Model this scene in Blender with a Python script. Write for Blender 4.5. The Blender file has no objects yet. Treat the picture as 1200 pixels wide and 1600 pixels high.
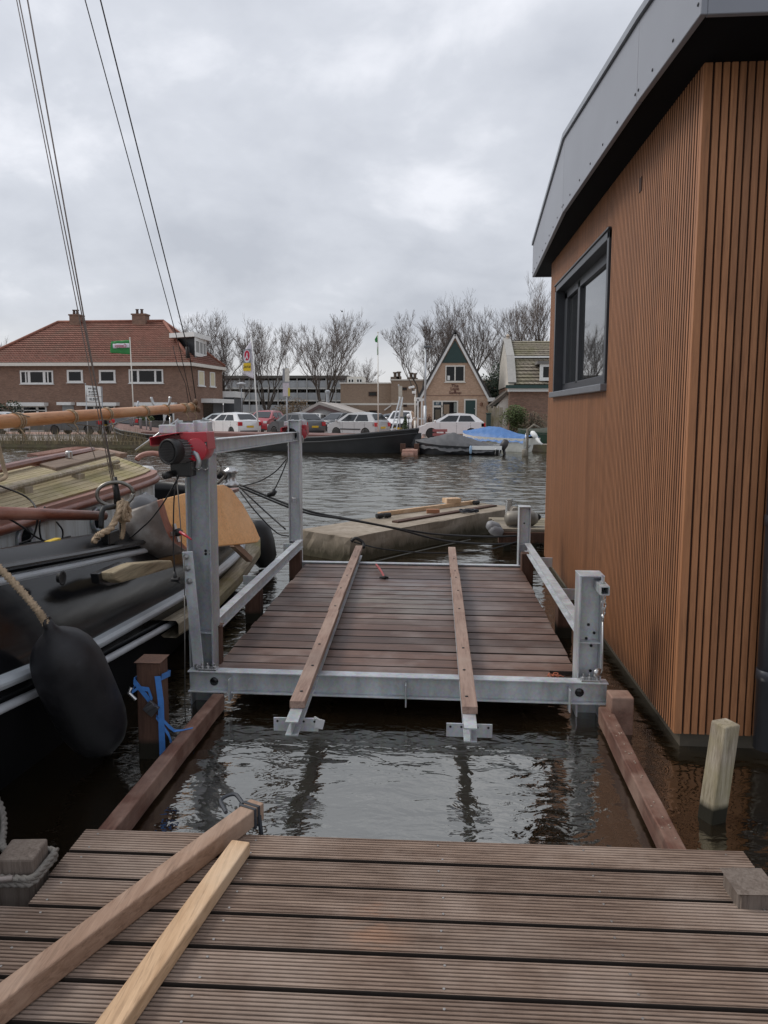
import bpy, bmesh, math, random
from mathutils import Vector, Matrix
R = math.radians
S = bpy.context.scene
C = S.collection
random.seed(7)

# ------------------------------------------------------------------ camera
FPX, U0, V0, CH = 1150.0, 600.0, 765.0, 1.6
PITCH = math.atan(122/FPX); YAW = math.atan(86*math.cos(PITCH)/FPX); ROLL = .003
cam = bpy.data.cameras.new('camera'); camo = bpy.data.objects.new('camera', cam); C.objects.link(camo)
cam.sensor_fit = 'VERTICAL'; cam.sensor_height = 36; cam.lens = 36*FPX/1600
cam.shift_y = -(800-V0)/1600; cam.clip_start = .05; cam.clip_end = 3000
camo.matrix_world = (Matrix.Translation((0, 0, CH)) @ Matrix.Rotation(YAW, 4, 'Z') @
                     Matrix.Rotation(math.pi/2-PITCH, 4, 'X') @ Matrix.Rotation(ROLL, 4, 'Z'))
S.camera = camo

# ------------------------------------------------------------------ sky and sun
SUN_EL, SUN_AZ = R(46), R(-82)          # azimuth measured from +Y towards +X
W = bpy.data.worlds.new('World'); S.world = W; W.use_nodes = True
nt = W.node_tree; nt.nodes.clear()
def wn(t, **k):
    n = nt.nodes.new(t)
    for a, b in k.items(): setattr(n, a, b)
    return n
def wl(a, b): nt.links.new(a, b)
out = wn('ShaderNodeOutputWorld'); bg = wn('ShaderNodeBackground'); bg.inputs['Strength'].default_value = .1
sky = wn('ShaderNodeTexSky', sky_type='NISHITA'); sky.sun_disc = False
sky.sun_elevation = SUN_EL; sky.sun_rotation = SUN_AZ; sky.air_density = 1.2; sky.dust_density = 2
tc = wn('ShaderNodeTexCoord'); sep = wn('ShaderNodeSeparateXYZ'); wl(tc.outputs['Generated'], sep.inputs[0])
ab = wn('ShaderNodeMath', operation='ABSOLUTE'); wl(sep.outputs['Z'], ab.inputs[0])
ad = wn('ShaderNodeMath', operation='ADD'); wl(ab.outputs[0], ad.inputs[0]); ad.inputs[1].default_value = .42
dx = wn('ShaderNodeMath', operation='DIVIDE'); wl(sep.outputs['X'], dx.inputs[0]); wl(ad.outputs[0], dx.inputs[1])
dy = wn('ShaderNodeMath', operation='DIVIDE'); wl(sep.outputs['Y'], dy.inputs[0]); wl(ad.outputs[0], dy.inputs[1])
cb = wn('ShaderNodeCombineXYZ'); wl(dx.outputs[0], cb.inputs[0]); wl(dy.outputs[0], cb.inputs[1])
def noise(scale, detail, rough, dist, off):
    m = wn('ShaderNodeMapping'); m.inputs['Location'].default_value = off; wl(cb.outputs[0], m.inputs['Vector'])
    n = wn('ShaderNodeTexNoise'); wl(m.outputs[0], n.inputs['Vector'])
    n.inputs['Scale'].default_value = scale; n.inputs['Detail'].default_value = detail
    n.inputs['Roughness'].default_value = rough; n.inputs['Distortion'].default_value = dist
    return n
n1 = noise(1.9, 8, .52, .25, (5.6, 3.4, 0)); n2 = noise(5.0, 6, .55, .3, (8.3, 2.2, 0))
mx = wn('ShaderNodeMix', data_type='FLOAT'); mx.inputs[0].default_value = .28
wl(n1.outputs['Fac'], mx.inputs[2]); wl(n2.outputs['Fac'], mx.inputs[3])
cr = wn('ShaderNodeValToRGB'); wl(mx.outputs[0], cr.inputs[0])
e = cr.color_ramp.elements
e[0].position = .385; e[0].color = (.52, .545, .605, 1)
e[1].position = .625; e[1].color = (.87, .885, .94, 1)
q = cr.color_ramp.elements.new(.455); q.color = (.585, .61, .67, 1)
q = cr.color_ramp.elements.new(.535); q.color = (.66, .685, .745, 1)
# a paler, slightly warm band low in the sky
hz = wn('ShaderNodeMapRange'); wl(ab.outputs[0], hz.inputs[0])
hz.inputs[1].default_value = .03; hz.inputs[2].default_value = .115; hz.inputs[3].default_value = .6; hz.inputs[4].default_value = 0
mh = wn('ShaderNodeMix', data_type='RGBA'); wl(hz.outputs[0], mh.inputs[0]); wl(cr.outputs[0], mh.inputs[6]); mh.inputs[7].default_value = (.80, .79, .77, 1)
# an overcast sky is brighter overhead than near the horizon
zb = wn('ShaderNodeMapRange'); wl(ab.outputs[0], zb.inputs[0]); zb.inputs[1].default_value = .1; zb.inputs[2].default_value = .75; zb.inputs[3].default_value = 7.5; zb.inputs[4].default_value = 8.5
sc = wn('ShaderNodeVectorMath', operation='SCALE'); wl(mh.outputs[2], sc.inputs[0]); wl(zb.outputs[0], sc.inputs['Scale'])
ms = wn('ShaderNodeMix', data_type='RGBA'); ms.inputs[0].default_value = .94; wl(sky.outputs[0], ms.inputs[6]); wl(sc.outputs[0], ms.inputs[7])
wl(ms.outputs[2], bg.inputs['Color']); wl(bg.outputs[0], out.inputs[0])
sun = bpy.data.lights.new('sun', 'SUN'); suno = bpy.data.objects.new('sun', sun); C.objects.link(suno)
sun.energy = 1.5; sun.angle = R(24); sun.color = (1, .96, .9)
sd = Vector((math.sin(SUN_AZ)*math.cos(SUN_EL), math.cos(SUN_AZ)*math.cos(SUN_EL), math.sin(SUN_EL)))
suno.rotation_euler = sd.to_track_quat('Z', 'Y').to_euler()
S.view_settings.view_transform = 'Standard'; S.view_settings.look = 'None'
S.view_settings.exposure = .45; S.view_settings.gamma = 1

# ------------------------------------------------------------------ picture point -> place
def ray(u, v):
    x = (u-U0)/FPX; y = -(v-V0)/FPX
    c, s = math.cos(ROLL), math.sin(ROLL); x, y = c*x-s*y, s*x+c*y
    cp, sp = math.cos(PITCH), math.sin(PITCH); fy = cp+y*sp; z = -sp+y*cp
    cy, sy = math.cos(YAW), math.sin(YAW)
    return Vector((x*cy-fy*sy, x*sy+fy*cy, z))
EYE = Vector((0, 0, CH))
def pz(u, v, z): d = ray(u, v); return EYE+d*((z-CH)/d.z)
def py(u, v, y): d = ray(u, v); return EYE+d*(y/d.y)
def px(u, v, x): d = ray(u, v); return EYE+d*(x/d.x)
def pp(u, v, P, N): d = ray(u, v); return EYE+d*((P-EYE).dot(N)/d.dot(N))

# ------------------------------------------------------------------ mesh builder
class MB:
    def __init__(s): s.v = []; s.f = []; s.m = []; s.mi = 0; s.sm = []; s.smooth = False
    def add(s, vs, fs):
        b = len(s.v); s.v += [tuple(p) for p in vs]
        for f in fs: s.f.append([b+i for i in f]); s.m.append(s.mi); s.sm.append(s.smooth)
        return s
    def box(s, a, b, rot=None, piv=None):
        x0, y0, z0 = a; x1, y1, z1 = b
        vs = [Vector(p) for p in ((x0,y0,z0),(x1,y0,z0),(x1,y1,z0),(x0,y1,z0),(x0,y0,z1),(x1,y0,z1),(x1,y1,z1),(x0,y1,z1))]
        if rot is not None:
            c = Vector(piv) if piv is not None else sum(vs, Vector())/8
            vs = [c+rot @ (p-c) for p in vs]
        return s.add(vs, [(0,3,2,1),(4,5,6,7),(0,1,5,4),(1,2,6,5),(2,3,7,6),(3,0,4,7)])
    def beam(s, p, q, w, h, up=(0,0,1)):
        """rectangular bar from p to q; w across, h along up"""
        p = Vector(p); q = Vector(q); d = (q-p).normalized(); u = Vector(up); r = d.cross(u).normalized(); u = r.cross(d)
        vs = [e+r*a*w/2+u*b*h/2 for e in (p, q) for a, b in ((-1,-1),(1,-1),(1,1),(-1,1))]
        return s.add(vs, [(0,1,2,3),(7,6,5,4),(0,4,5,1),(1,5,6,2),(2,6,7,3),(3,7,4,0)])
    def ibeam(s, p, q, w, h, t=.008, up=(0,0,1)):
        p = Vector(p); q = Vector(q); u = Vector(up).normalized()
        o = u*(h/2-t/2)
        s.beam(p+o, q+o, w, t, u); s.beam(p-o, q-o, w, t, u); s.beam(p, q, t*.8, h-2*t, u)
        return s
    def prism(s, poly, n, d):
        """polygon (3-D points) pushed by d along n"""
        n = Vector(n).normalized()*d; k = len(poly); a = [Vector(p) for p in poly]
        vs = a+[p+n for p in a]
        return s.add(vs, [list(range(k))[::-1], list(range(k, 2*k))]+[(i, (i+1) % k, k+(i+1) % k, k+i) for i in range(k)])
    def tube(s, pts, r, n=8, cap=True):
        pts = [Vector(p) for p in pts]; k = len(pts)
        rs = r if isinstance(r, (list, tuple)) else [r]*k
        vs = []; ref = None
        for i, p in enumerate(pts):
            d = (pts[min(i+1, k-1)]-pts[max(i-1, 0)])
            if d.length < 1e-9: d = Vector((0, 0, 1))
            d.normalize()
            if ref is None: ref = d.orthogonal().normalized()
            ref = (ref-d*ref.dot(d)); ref = ref.normalized() if ref.length > 1e-6 else d.orthogonal().normalized()
            b = d.cross(ref)
            for j in range(n):
                a = 2*math.pi*j/n; vs.append(p+(ref*math.cos(a)+b*math.sin(a))*rs[i])
        fs = [(i*n+j, i*n+(j+1) % n, (i+1)*n+(j+1) % n, (i+1)*n+j) for i in range(k-1) for j in range(n)]
        if cap and n > 2: fs += [list(range(n))[::-1], [(k-1)*n+j for j in range(n)]]
        return s.add(vs, fs)
    def lathe(s, prof, o, ax=(0,0,1), n=20):
        """profile of (radius, along) about axis ax through o"""
        ax = Vector(ax).normalized(); o = Vector(o); a = ax.orthogonal().normalized(); b = ax.cross(a); vs = []
        for r, h in prof:
            for j in range(n):
                t = 2*math.pi*j/n; vs.append(o+ax*h+(a*math.cos(t)+b*math.sin(t))*r)
        k = len(prof)
        fs = [(i*n+j, i*n+(j+1) % n, (i+1)*n+(j+1) % n, (i+1)*n+j) for i in range(k-1) for j in range(n)]
        if prof[0][0] > 1e-4: fs.append(list(range(n))[::-1])
        if prof[-1][0] > 1e-4: fs.append([(k-1)*n+j for j in range(n)])
        return s.add(vs, fs)
    def grid(s, rows, close=False):
        """rows: list of equal-length point lists"""
        k = len(rows); n = len(rows[0]); vs = [p for r in rows for p in r]
        return s.add(vs, [(i*n+j, i*n+j+1, (i+1)*n+j+1, (i+1)*n+j) for i in range(k-1) for j in range(n-1)])
    def quad(s, *p): return s.add(p, [tuple(range(len(p)))])
    def build(s, name, mats, parent=None, bevel=0, seg=2, solid=0, smooth=None, loc=None):
        off = Vector((0, 0, 0)); o_ = parent
        while o_ is not None: off += o_.location; o_ = o_.parent
        base = Vector(loc) if loc is not None and parent is None else Vector((0, 0, 0)); off = off+base
        me = bpy.data.meshes.new(name); me.from_pydata([tuple(Vector(p)-off) for p in s.v], [], s.f)
        for m in (mats if isinstance(mats, (list, tuple)) else [mats]): me.materials.append(m)
        for p, i, k in zip(me.polygons, s.m, s.sm): p.material_index = i; p.use_smooth = k if smooth is None else smooth
        me.update()
        bm = bmesh.new(); bm.from_mesh(me)
        if not getattr(s, 'raw', False): bmesh.ops.recalc_face_normals(bm, faces=bm.faces)
        bm.to_mesh(me); bm.free()
        o = bpy.data.objects.new(name, me); C.objects.link(o); o.location = base
        if parent is not None: o.parent = parent
        if solid: m = o.modifiers.new('solid', 'SOLIDIFY'); m.thickness = solid; m.offset = -1
        if bevel: m = o.modifiers.new('bevel', 'BEVEL'); m.width = bevel; m.segments = seg; m.limit_method = 'ANGLE'; m.angle_limit = R(35)
        return o
def thing(name, label, cat, loc=(0,0,0), rz=0, group=None):
    o = bpy.data.objects.new(name, None); C.objects.link(o); o.location = loc; o.rotation_euler = (0, 0, rz)
    o.empty_display_size = .2
    return tag(o, label, cat, group)
def tag(o, label, cat, group=None):
    o['label'] = label; o['category'] = cat
    if group: o['group'] = group
    return o
def struct(o, label=None):
    o['kind'] = 'structure'
    if label: o['label'] = label; o['category'] = o.name
    return o
def copy_tree(o, parent=None):
    c = o.copy(); C.objects.link(c)
    if parent is not None: c.parent = parent
    for ch in list(o.children): copy_tree(ch, c)
    return c
def curve(pts, n=6):
    """Catmull-Rom through pts"""
    P = [Vector(p) for p in pts]; P = [P[0]*2-P[1]]+P+[P[-1]*2-P[-2]]; o = []
    for i in range(1, len(P)-2):
        for k in range(n):
            t = k/n; a, b, c, d = P[i-1:i+3]
            o.append(.5*((2*b)+(c-a)*t+(2*a-5*b+4*c-d)*t*t+(3*b-a-3*c+d)*t**3))
    o.append(P[-2]); return o
def sag(a, b, d, n=14):
    a = Vector(a); b = Vector(b)
    return [a.lerp(b, i/n)-Vector((0, 0, d*4*(i/n)*(1-i/n))) for i in range(n+1)]
def letters(body, size, M4, mat, parent, name='lettering', depth=.004, sx=1):
    cu = bpy.data.curves.new('letters', 'FONT'); cu.body = body; cu.size = size; cu.extrude = depth; cu.align_x = 'CENTER'; cu.align_y = 'CENTER'
    o = bpy.data.objects.new('letters', cu); C.objects.link(o); bpy.context.view_layer.update()
    me = bpy.data.meshes.new_from_object(o.evaluated_get(bpy.context.evaluated_depsgraph_get()))
    bpy.data.objects.remove(o); bpy.data.curves.remove(cu)
    off = Vector((0, 0, 0)); p = parent
    while p is not None: off += p.location; p = p.parent
    me.transform(Matrix.Translation(-off) @ M4 @ Matrix.Diagonal((sx, 1, 1, 1)))
    me.materials.clear(); me.materials.append(mat)
    r = bpy.data.objects.new(name, me); C.objects.link(r)
    if parent is not None: r.parent = parent
    return r

# ------------------------------------------------------------------ materials
class N:
    def __init__(s, name):
        s.m = bpy.data.materials.new(name); s.m.use_nodes = True; s.t = s.m.node_tree; s.b = s.t.nodes['Principled BSDF']
        s.tc = s.n('ShaderNodeTexCoord'); s.co = s.tc.outputs['Object']
    def n(s, t, **k):
        q = s.t.nodes.new(t)
        for a, b in k.items(): setattr(q, a, b)
        return q
    def l(s, a, b): s.t.links.new(a, b)
    def map(s, scale=(1,1,1), loc=(0,0,0), rot=(0,0,0), src=None):
        m = s.n('ShaderNodeMapping'); m.inputs['Scale'].default_value = scale; m.inputs['Location'].default_value = loc; m.inputs['Rotation'].default_value = rot
        s.l(src or s.co, m.inputs['Vector']); return m.outputs[0]
    def noise(s, vec, scale, detail=5, rough=.55, dist=0):
        q = s.n('ShaderNodeTexNoise'); s.l(vec, q.inputs['Vector']); q.inputs['Scale'].default_value = scale
        q.inputs['Detail'].default_value = detail; q.inputs['Roughness'].default_value = rough; q.inputs['Distortion'].default_value = dist
        return q.outputs['Fac']
    def ramp(s, fac, stops):
        q = s.n('ShaderNodeValToRGB'); s.l(fac, q.inputs[0]); el = q.color_ramp.elements
        while len(el) < len(stops): el.new(.5)
        for e_, (p, c) in zip(el, stops): e_.position = p; e_.color = (*c, 1) if not isinstance(c, (int, float)) else (c, c, c, 1)
        return q.outputs[0]
    def mix(s, fac, a, b, mode='MIX'):
        q = s.n('ShaderNodeMix', data_type='RGBA', blend_type=mode)
        for sock, val in ((q.inputs[0], fac), (q.inputs[6], a), (q.inputs[7], b)):
            if isinstance(val, (int, float)): sock.default_value = val
            elif isinstance(val, tuple): sock.default_value = (*val, 1)
            else: s.l(val, sock)
        return q.outputs[2]
    def math(s, op, a, b=0):
        q = s.n('ShaderNodeMath', operation=op)
        for sock, val in ((q.inputs[0], a), (q.inputs[1], b)):
            if isinstance(val, (int, float)): sock.default_value = val
            else: s.l(val, sock)
        return q.outputs[0]
    def island(s, col, amt):
        g = s.n('ShaderNodeNewGeometry'); h = s.n('ShaderNodeHueSaturation')
        mr = s.n('ShaderNodeMapRange'); s.l(g.outputs['Random Per Island'], mr.inputs[0]); mr.inputs[3].default_value = 1-amt; mr.inputs[4].default_value = 1+amt
        s.l(mr.outputs[0], h.inputs['Value']); s.l(col, h.inputs['Color']); return h.outputs[0]
    def bump(s, h, strength=.3, dist=.01):
        q = s.n('ShaderNodeBump'); q.inputs['Strength'].default_value = strength; q.inputs['Distance'].default_value = dist; s.l(h, q.inputs['Height'])
        s.l(q.outputs[0], s.b.inputs['Normal']); return q
    def col(s, c): s.l(c, s.b.inputs['Base Color'])
    def set(s, rough=.5, metal=0, spec=.5, coat=0):
        s.b.inputs['Roughness'].default_value = rough; s.b.inputs['Metallic'].default_value = metal
        s.b.inputs['Specular IOR Level'].default_value = spec; s.b.inputs['Coat Weight'].default_value = coat; s.b.inputs['Coat Roughness'].default_value = .05
        return s.m
def k(c, f): return tuple(max(0, min(1, x*f)) for x in c)
def plain(name, c, rough=.5, metal=0, var=.12, scale=6, bump=0, bscale=60, spec=.5, coat=0, island=0, stretch=(1,1,1), c2=None, dist=.004):
    n = N(name); v = n.map(stretch)
    f = n.noise(v, scale, 6, .6)
    co = n.ramp(f, [(.3, k(c, 1-var)), (.55, c), (.75, c2 or k(c, 1+var))])
    if island: co = n.island(co, island)
    n.col(co)
    if bump: n.bump(n.noise(v, bscale, 4, .6), bump, dist)
    return n.set(rough, metal, spec, coat)
def wood(name, c, c2, axis='x', scale=5, rough=.7, bump=.35, island=.15, worn=None, spec=.3, wet=None, spots=()):
    n = N(name); st = {'x': (.06, 1, 1), 'y': (1, .06, 1), 'z': (1, 1, .06)}[axis]
    v = n.map(k3(st, scale))
    g = n.noise(v, 26, 8, .7, .8); big = n.noise(n.map((1, 1, 1)), 2.2, 5, .6); g2 = n.noise(v, 95, 4, .7, .4)
    gr = n.ramp(g, [(.34, 0), (.64, 1)]); co = n.mix(gr, c, c2); co = n.mix(n.ramp(g2, [(.5, 0), (.68, .55)]), co, k(c2, .55))
    co = n.mix(n.ramp(n.noise(v, 60, 4, .7, .3), [(.58, 0), (.72, .45)]), co, k(c, 1.35))
    if worn: co = n.mix(n.ramp(big, [(.46, 0), (.66, .75)]), co, worn)
    else: co = n.mix(n.ramp(big, [(.4, 0), (.75, .4)]), co, k(c, .6))
    if island: co = n.island(co, island)
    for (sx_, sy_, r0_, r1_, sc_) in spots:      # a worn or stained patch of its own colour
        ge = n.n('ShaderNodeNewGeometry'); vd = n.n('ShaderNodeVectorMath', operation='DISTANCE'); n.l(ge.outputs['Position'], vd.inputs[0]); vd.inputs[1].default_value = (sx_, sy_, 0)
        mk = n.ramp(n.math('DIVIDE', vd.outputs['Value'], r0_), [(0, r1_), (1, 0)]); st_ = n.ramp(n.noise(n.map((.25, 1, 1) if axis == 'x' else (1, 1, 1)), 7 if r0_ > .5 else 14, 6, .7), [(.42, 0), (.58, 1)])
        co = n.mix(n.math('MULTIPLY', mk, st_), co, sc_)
    if wet is not None:      # algae and wet wood up to the usual water mark
        ge = n.n('ShaderNodeNewGeometry'); sp_ = n.n('ShaderNodeSeparateXYZ'); n.l(ge.outputs['Position'], sp_.inputs[0])
        zz = n.math('ADD', sp_.outputs[2], n.math('MULTIPLY', big, -.10)); mk = n.ramp(n.math('ADD', zz, .5), [(.5+wet-.06, 1), (.5+wet-.03, 0)]); co = n.mix(mk, co, (.016, .014, .008))
    n.col(co); n.bump(g2, bump, .003)
    return n.set(rough, 0, spec)
def k3(t, f): return tuple(x*f for x in t)
# ------------------------------------------------------------------ shared materials
def brick(name, c1, c2, mortar, sx=.22, sz=.065, rough=.9):
    n = N(name); s = n.n('ShaderNodeSeparateXYZ'); n.l(n.co, s.inputs[0])
    cb_ = n.n('ShaderNodeCombineXYZ'); n.l(n.math('ADD', s.outputs[0], s.outputs[1]), cb_.inputs[0]); n.l(s.outputs[2], cb_.inputs[1])
    b = n.n('ShaderNodeTexBrick'); n.l(cb_.outputs[0], b.inputs['Vector'])
    b.inputs['Scale'].default_value = 1; b.inputs['Brick Width'].default_value = sx; b.inputs['Row Height'].default_value = sz
    b.inputs['Mortar Size'].default_value = .008; b.inputs['Bias'].default_value = 0
    b.inputs['Color1'].default_value = (*c1, 1); b.inputs['Color2'].default_value = (*c2, 1); b.inputs['Mortar'].default_value = (*mortar, 1)
    f = n.noise(n.map(), .6, 6, .6); f2 = n.noise(n.map((4, 4, 16)), 1.4, 3, .7)
    co = n.mix(n.ramp(f, [(.35, 0), (.7, .35)]), b.outputs['Color'], k(c1, .6))
    co = n.mix(n.ramp(f2, [(.5, 0), (.62, .5)]), co, k(c2, 1.25))
    n.col(co); n.bump(b.outputs['Fac'], -.4, .006); return n.set(rough, 0, .2)
def tiles(name, c1, c2, moss, row=.34, colw=.24):
    n = N(name); s = n.n('ShaderNodeSeparateXYZ'); n.l(n.co, s.inputs[0])
    cb_ = n.n('ShaderNodeCombineXYZ'); n.l(n.math('ADD', s.outputs[0], s.outputs[1]), cb_.inputs[0]); n.l(s.outputs[2], cb_.inputs[1])
    b = n.n('ShaderNodeTexBrick'); b.offset = 0; n.l(cb_.outputs[0], b.inputs['Vector']); b.inputs['Scale'].default_value = 1
    b.inputs['Brick Width'].default_value = colw; b.inputs['Row Height'].default_value = row*.62; b.inputs['Mortar Size'].default_value = .03; b.inputs['Mortar Smooth'].default_value = .6
    b.inputs['Color1'].default_value = (*c1, 1); b.inputs['Color2'].default_value = (*c2, 1); b.inputs['Mortar'].default_value = (*k(c1, .3), 1)
    f = n.noise(n.map(), .55, 6, .65); f2 = n.noise(n.map(), 6, 3, .7)
    co = n.mix(n.ramp(f, [(.45, 0), (.72, .7)]), b.outputs['Color'], moss)
    co = n.mix(n.ramp(f2, [(.5, 0), (.7, .35)]), co, k(c2, 1.4))
    n.col(co); n.bump(b.outputs['Fac'], -1, .04); return n.set(.85, 0, .2)
def galv(name, c=(.50, .52, .54)):
    n = N(name); vo = n.n('ShaderNodeTexVoronoi'); n.l(n.map(), vo.inputs['Vector']); vo.inputs['Scale'].default_value = 70
    f = n.noise(n.map((1, 1, .35)), 7, 6, .65)
    co = n.ramp(f, [(.3, k(c, .72)), (.5, c), (.72, k(c, 1.25))])
    co = n.mix(.18, co, vo.outputs['Color'], 'SOFT_LIGHT'); n.col(co)
    r = n.ramp(f, [(.3, .36), (.7, .6)]); n.l(r, n.b.inputs['Roughness']); n.bump(n.noise(n.map(), 120, 3), .08, .002)
    n.set(.45, .45, .5); n.l(r, n.b.inputs['Roughness']); return n.m
M = {}
M['galv'] = galv('galvanised_steel'); M['galv2'] = galv('galvanised_steel_dull', (.38, .40, .42))
M['chrome'] = plain('bolt_steel', (.5, .5, .5), .3, .9, .1)
M['deck'] = wood('grooved_deck_wood', (.265, .192, .148), (.135, .09, .067), 'x', 1.2, .65, .6, .22, worn=(.32, .25, .205), spots=((*pz(583, 1455, 0).xy, .15, .6, (.38, .21, .13)), (*pz(590, 1428, 0).xy, .06, .8, (.40, .18, .09))))
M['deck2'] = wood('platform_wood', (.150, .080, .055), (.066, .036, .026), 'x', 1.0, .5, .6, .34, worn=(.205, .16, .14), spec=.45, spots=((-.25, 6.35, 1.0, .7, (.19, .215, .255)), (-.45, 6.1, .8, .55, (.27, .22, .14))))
M['darkwood'] = wood('dark_hardwood', (.11, .058, .04), (.06, .031, .022), 'z', 1.2, .75, .5, .1, wet=-.13)
M['railwood'] = wood('red_hardwood', (.16, .075, .053), (.085, .04, .029), 'y', 1.0, .6, .5, .1, worn=(.34, .235, .185))
M['greywood'] = wood('weathered_grey_wood', (.42, .37, .30), (.20, .165, .12), 'z', 1.2, .85, .6, .1, worn=(.20, .175, .07), wet=-.15)
M['oldplank'] = wood('old_grey_planks', (.30, .265, .215), (.17, .14, .105), 'x', 1.2, .85, .6, .15, worn=(.22, .19, .12))
M['postwood'] = wood('weathered_post_wood', (.20, .165, .14), (.11, .085, .07), 'z', 1.2, .85, .6, .1)
M['beamwood'] = wood('brown_beam_wood', (.37, .25, .18), (.25, .155, .105), 'y', 1.0, .6, .3, .0, worn=(.42, .31, .24))
M['palewood'] = wood('pale_beam_wood', (.60, .41, .255), (.42, .265, .15), 'y', 1.0, .6, .3, .0, worn=(.62, .47, .33))
M['guidewood'] = wood('guide_wood', (.37, .26, .21), (.22, .14, .11), 'y', 1.0, .7, .5, .0, worn=(.36, .27, .22))
M['black'] = plain('black_rubber', (.011, .011, .012), .55, 0, .3, 4, .2, 40)
M['blackgloss'] = plain('black_gloss', (.012, .012, .013), .25, 0, .2)
M['cable'] = plain('black_cable', (.012, .012, .013), .5)
M['white'] = plain('white_paint', (.72, .72, .70), .5, 0, .08)
M['cream'] = plain('cream_paint', (.66, .63, .57), .6, 0, .08)
M['red'] = plain('red_enamel', (.42, .014, .03), .35, 0, .1, coat=.3)
M['blue'] = plain('blue_webbing', (.05, .19, .52), .7, 0, .2, 20, .3, 300)
M['rope'] = plain('tan_rope', (.40, .30, .20), .9, 0, .25, 30, .5, 150)
M['greyrope'] = plain('grey_rope', (.20, .185, .165), .9, 0, .25, 30, .5, 150)
M['glass'] = plain('dark_window_glass', (.008, .009, .010), .06, 0, .2, spec=.3)
M['conc'] = plain('concrete', (.34, .28, .22), .9, 0, .3, 2.2, .4, 40, c2=(.45, .39, .31))
M['green'] = plain('dark_green_paint', (.012, .045, .04), .4)
M['anth'] = plain('anthracite_panel', (.215, .225, .255), .42, .1, .05, 2)
M['anthdark'] = plain('anthracite_frame', (.035, .038, .045), .4)

# ------------------------------------------------------------------ the setting: water, bank, roads
WZ = -.22
def water():
    n = N('canal_water')
    geo = n.n('ShaderNodeNewGeometry')
    p = geo.outputs['Position']
    a = n.noise(n.map((1.0, 1.9, 1), src=p, rot=(0, 0, .12)), 5.2, 3, .5, .5)
    b = n.noise(n.map((1.0, 2.0, 1), src=p, rot=(0, 0, -.2)), 2.0, 3, .5, .4)
    c = n.noise(n.map((1.0, 1.5, 1), src=p), 16, 3, .55, .2)
    calm = n.noise(n.map((1, 1.6, 1), src=p), .16, 3, .5)
    h = n.math('ADD', n.math('MULTIPLY', a, .8), n.math('ADD', n.math('MULTIPLY', b, 1.5), n.math('MULTIPLY', c, .09)))
    sx_ = n.n('ShaderNodeSeparateXYZ'); n.l(p, sx_.inputs[0]); mr_ = n.n('ShaderNodeMapRange'); mr_.interpolation_type = 'SMOOTHSTEP'
    n.l(sx_.outputs[1], mr_.inputs[0]); mr_.inputs[1].default_value = 7; mr_.inputs[2].default_value = 14; mr_.inputs[3].default_value = .5; mr_.inputs[4].default_value = .45   # sheltered slip, open canal
    h = n.math('MULTIPLY', n.math('MULTIPLY', h, n.ramp(calm, [(.35, .8), (.65, 1.1)])), mr_.outputs[0])
    bp = n.n('ShaderNodeBump'); bp.inputs['Strength'].default_value = 1; bp.inputs['Distance'].default_value = .022; n.l(h, bp.inputs['Height'])
    d = n.n('ShaderNodeBsdfDiffuse'); d.inputs['Color'].default_value = (.012, .008, .004, 1)
    g = n.n('ShaderNodeBsdfGlossy'); g.inputs['Roughness'].default_value = .015; g.inputs['Color'].default_value = (.98, .98, .93, 1)
    fr = n.n('ShaderNodeFresnel'); fr.inputs['IOR'].default_value = 3.4
    for q in (d, g, fr): n.l(bp.outputs[0], q.inputs['Normal'])
    ms_ = n.n('ShaderNodeMixShader'); n.l(fr.outputs[0], ms_.inputs[0]); n.l(d.outputs[0], ms_.inputs[1]); n.l(g.outputs[0], ms_.inputs[2])
    n.l(ms_.outputs[0], n.t.nodes['Material Output'].inputs['Surface'])
    return n.m
import numpy as np
def waves():
    """open canal as real small waves, dying out towards the sheltered slip"""
    rg = np.random.default_rng(4); ys = [7.4]
    while ys[-1] < 34.9: ys.append(ys[-1]+.018+.0021*ys[-1])
    ys = np.array(ys); nc = 620; t = np.linspace(-1, 1, nc); X = t[None, :]*(3.0+.80*ys)[:, None]; Y = np.repeat(ys[:, None], nc, 1); Z = np.zeros_like(X)
    for i in range(46):
        L = .16*(1.042**i)*rg.uniform(.9, 1.1); th = rg.normal(1.45, .55); kx, ky = math.cos(th)*6.283/L, math.sin(th)*6.283/L
        fade = np.clip(L/(.0062*Y), 0, 1)**2       # waves too short for the mesh fade out
        g = .55+.45*np.sin(X*rg.uniform(.1, .5)+Y*rg.uniform(.1, .6)+rg.uniform(0, 6))
        Z += fade*g*(.0285*L/6.283*min(1, (.32/L)**.45))*np.sin(kx*X+ky*Y+rg.uniform(0, 6.28))
    amp = np.clip((Y-7.4)/4.5, 0, 1); amp = amp*amp*(3-2*amp); Z = WZ+Z*amp*np.clip((34.9-Y)/1.0, 0, 1)*np.clip((1-abs(t))[None, :]*30, 0, 1)
    nr = len(ys); me = bpy.data.meshes.new('open_water'); co = np.stack([X, Y, Z], -1).reshape(-1, 3); idx = np.arange(nr*nc).reshape(nr, nc)
    q_ = np.stack([idx[:-1, :-1], idx[:-1, 1:], idx[1:, 1:], idx[1:, :-1]], -1).reshape(-1, 4)
    me.vertices.add(len(co)); me.vertices.foreach_set('co', co.astype(np.float32).ravel()); me.loops.add(q_.size); me.loops.foreach_set('vertex_index', q_.astype(np.int32).ravel())
    me.polygons.add(len(q_)); me.polygons.foreach_set('loop_start', np.arange(0, q_.size, 4, dtype=np.int32)); me.polygons.foreach_set('use_smooth', np.ones(len(q_), bool)); me.update(calc_edges=True); me.validate()
    o = bpy.data.objects.new('canal_water', me); C.objects.link(o); return o, X[0, 0], X[-1, 0]
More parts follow.
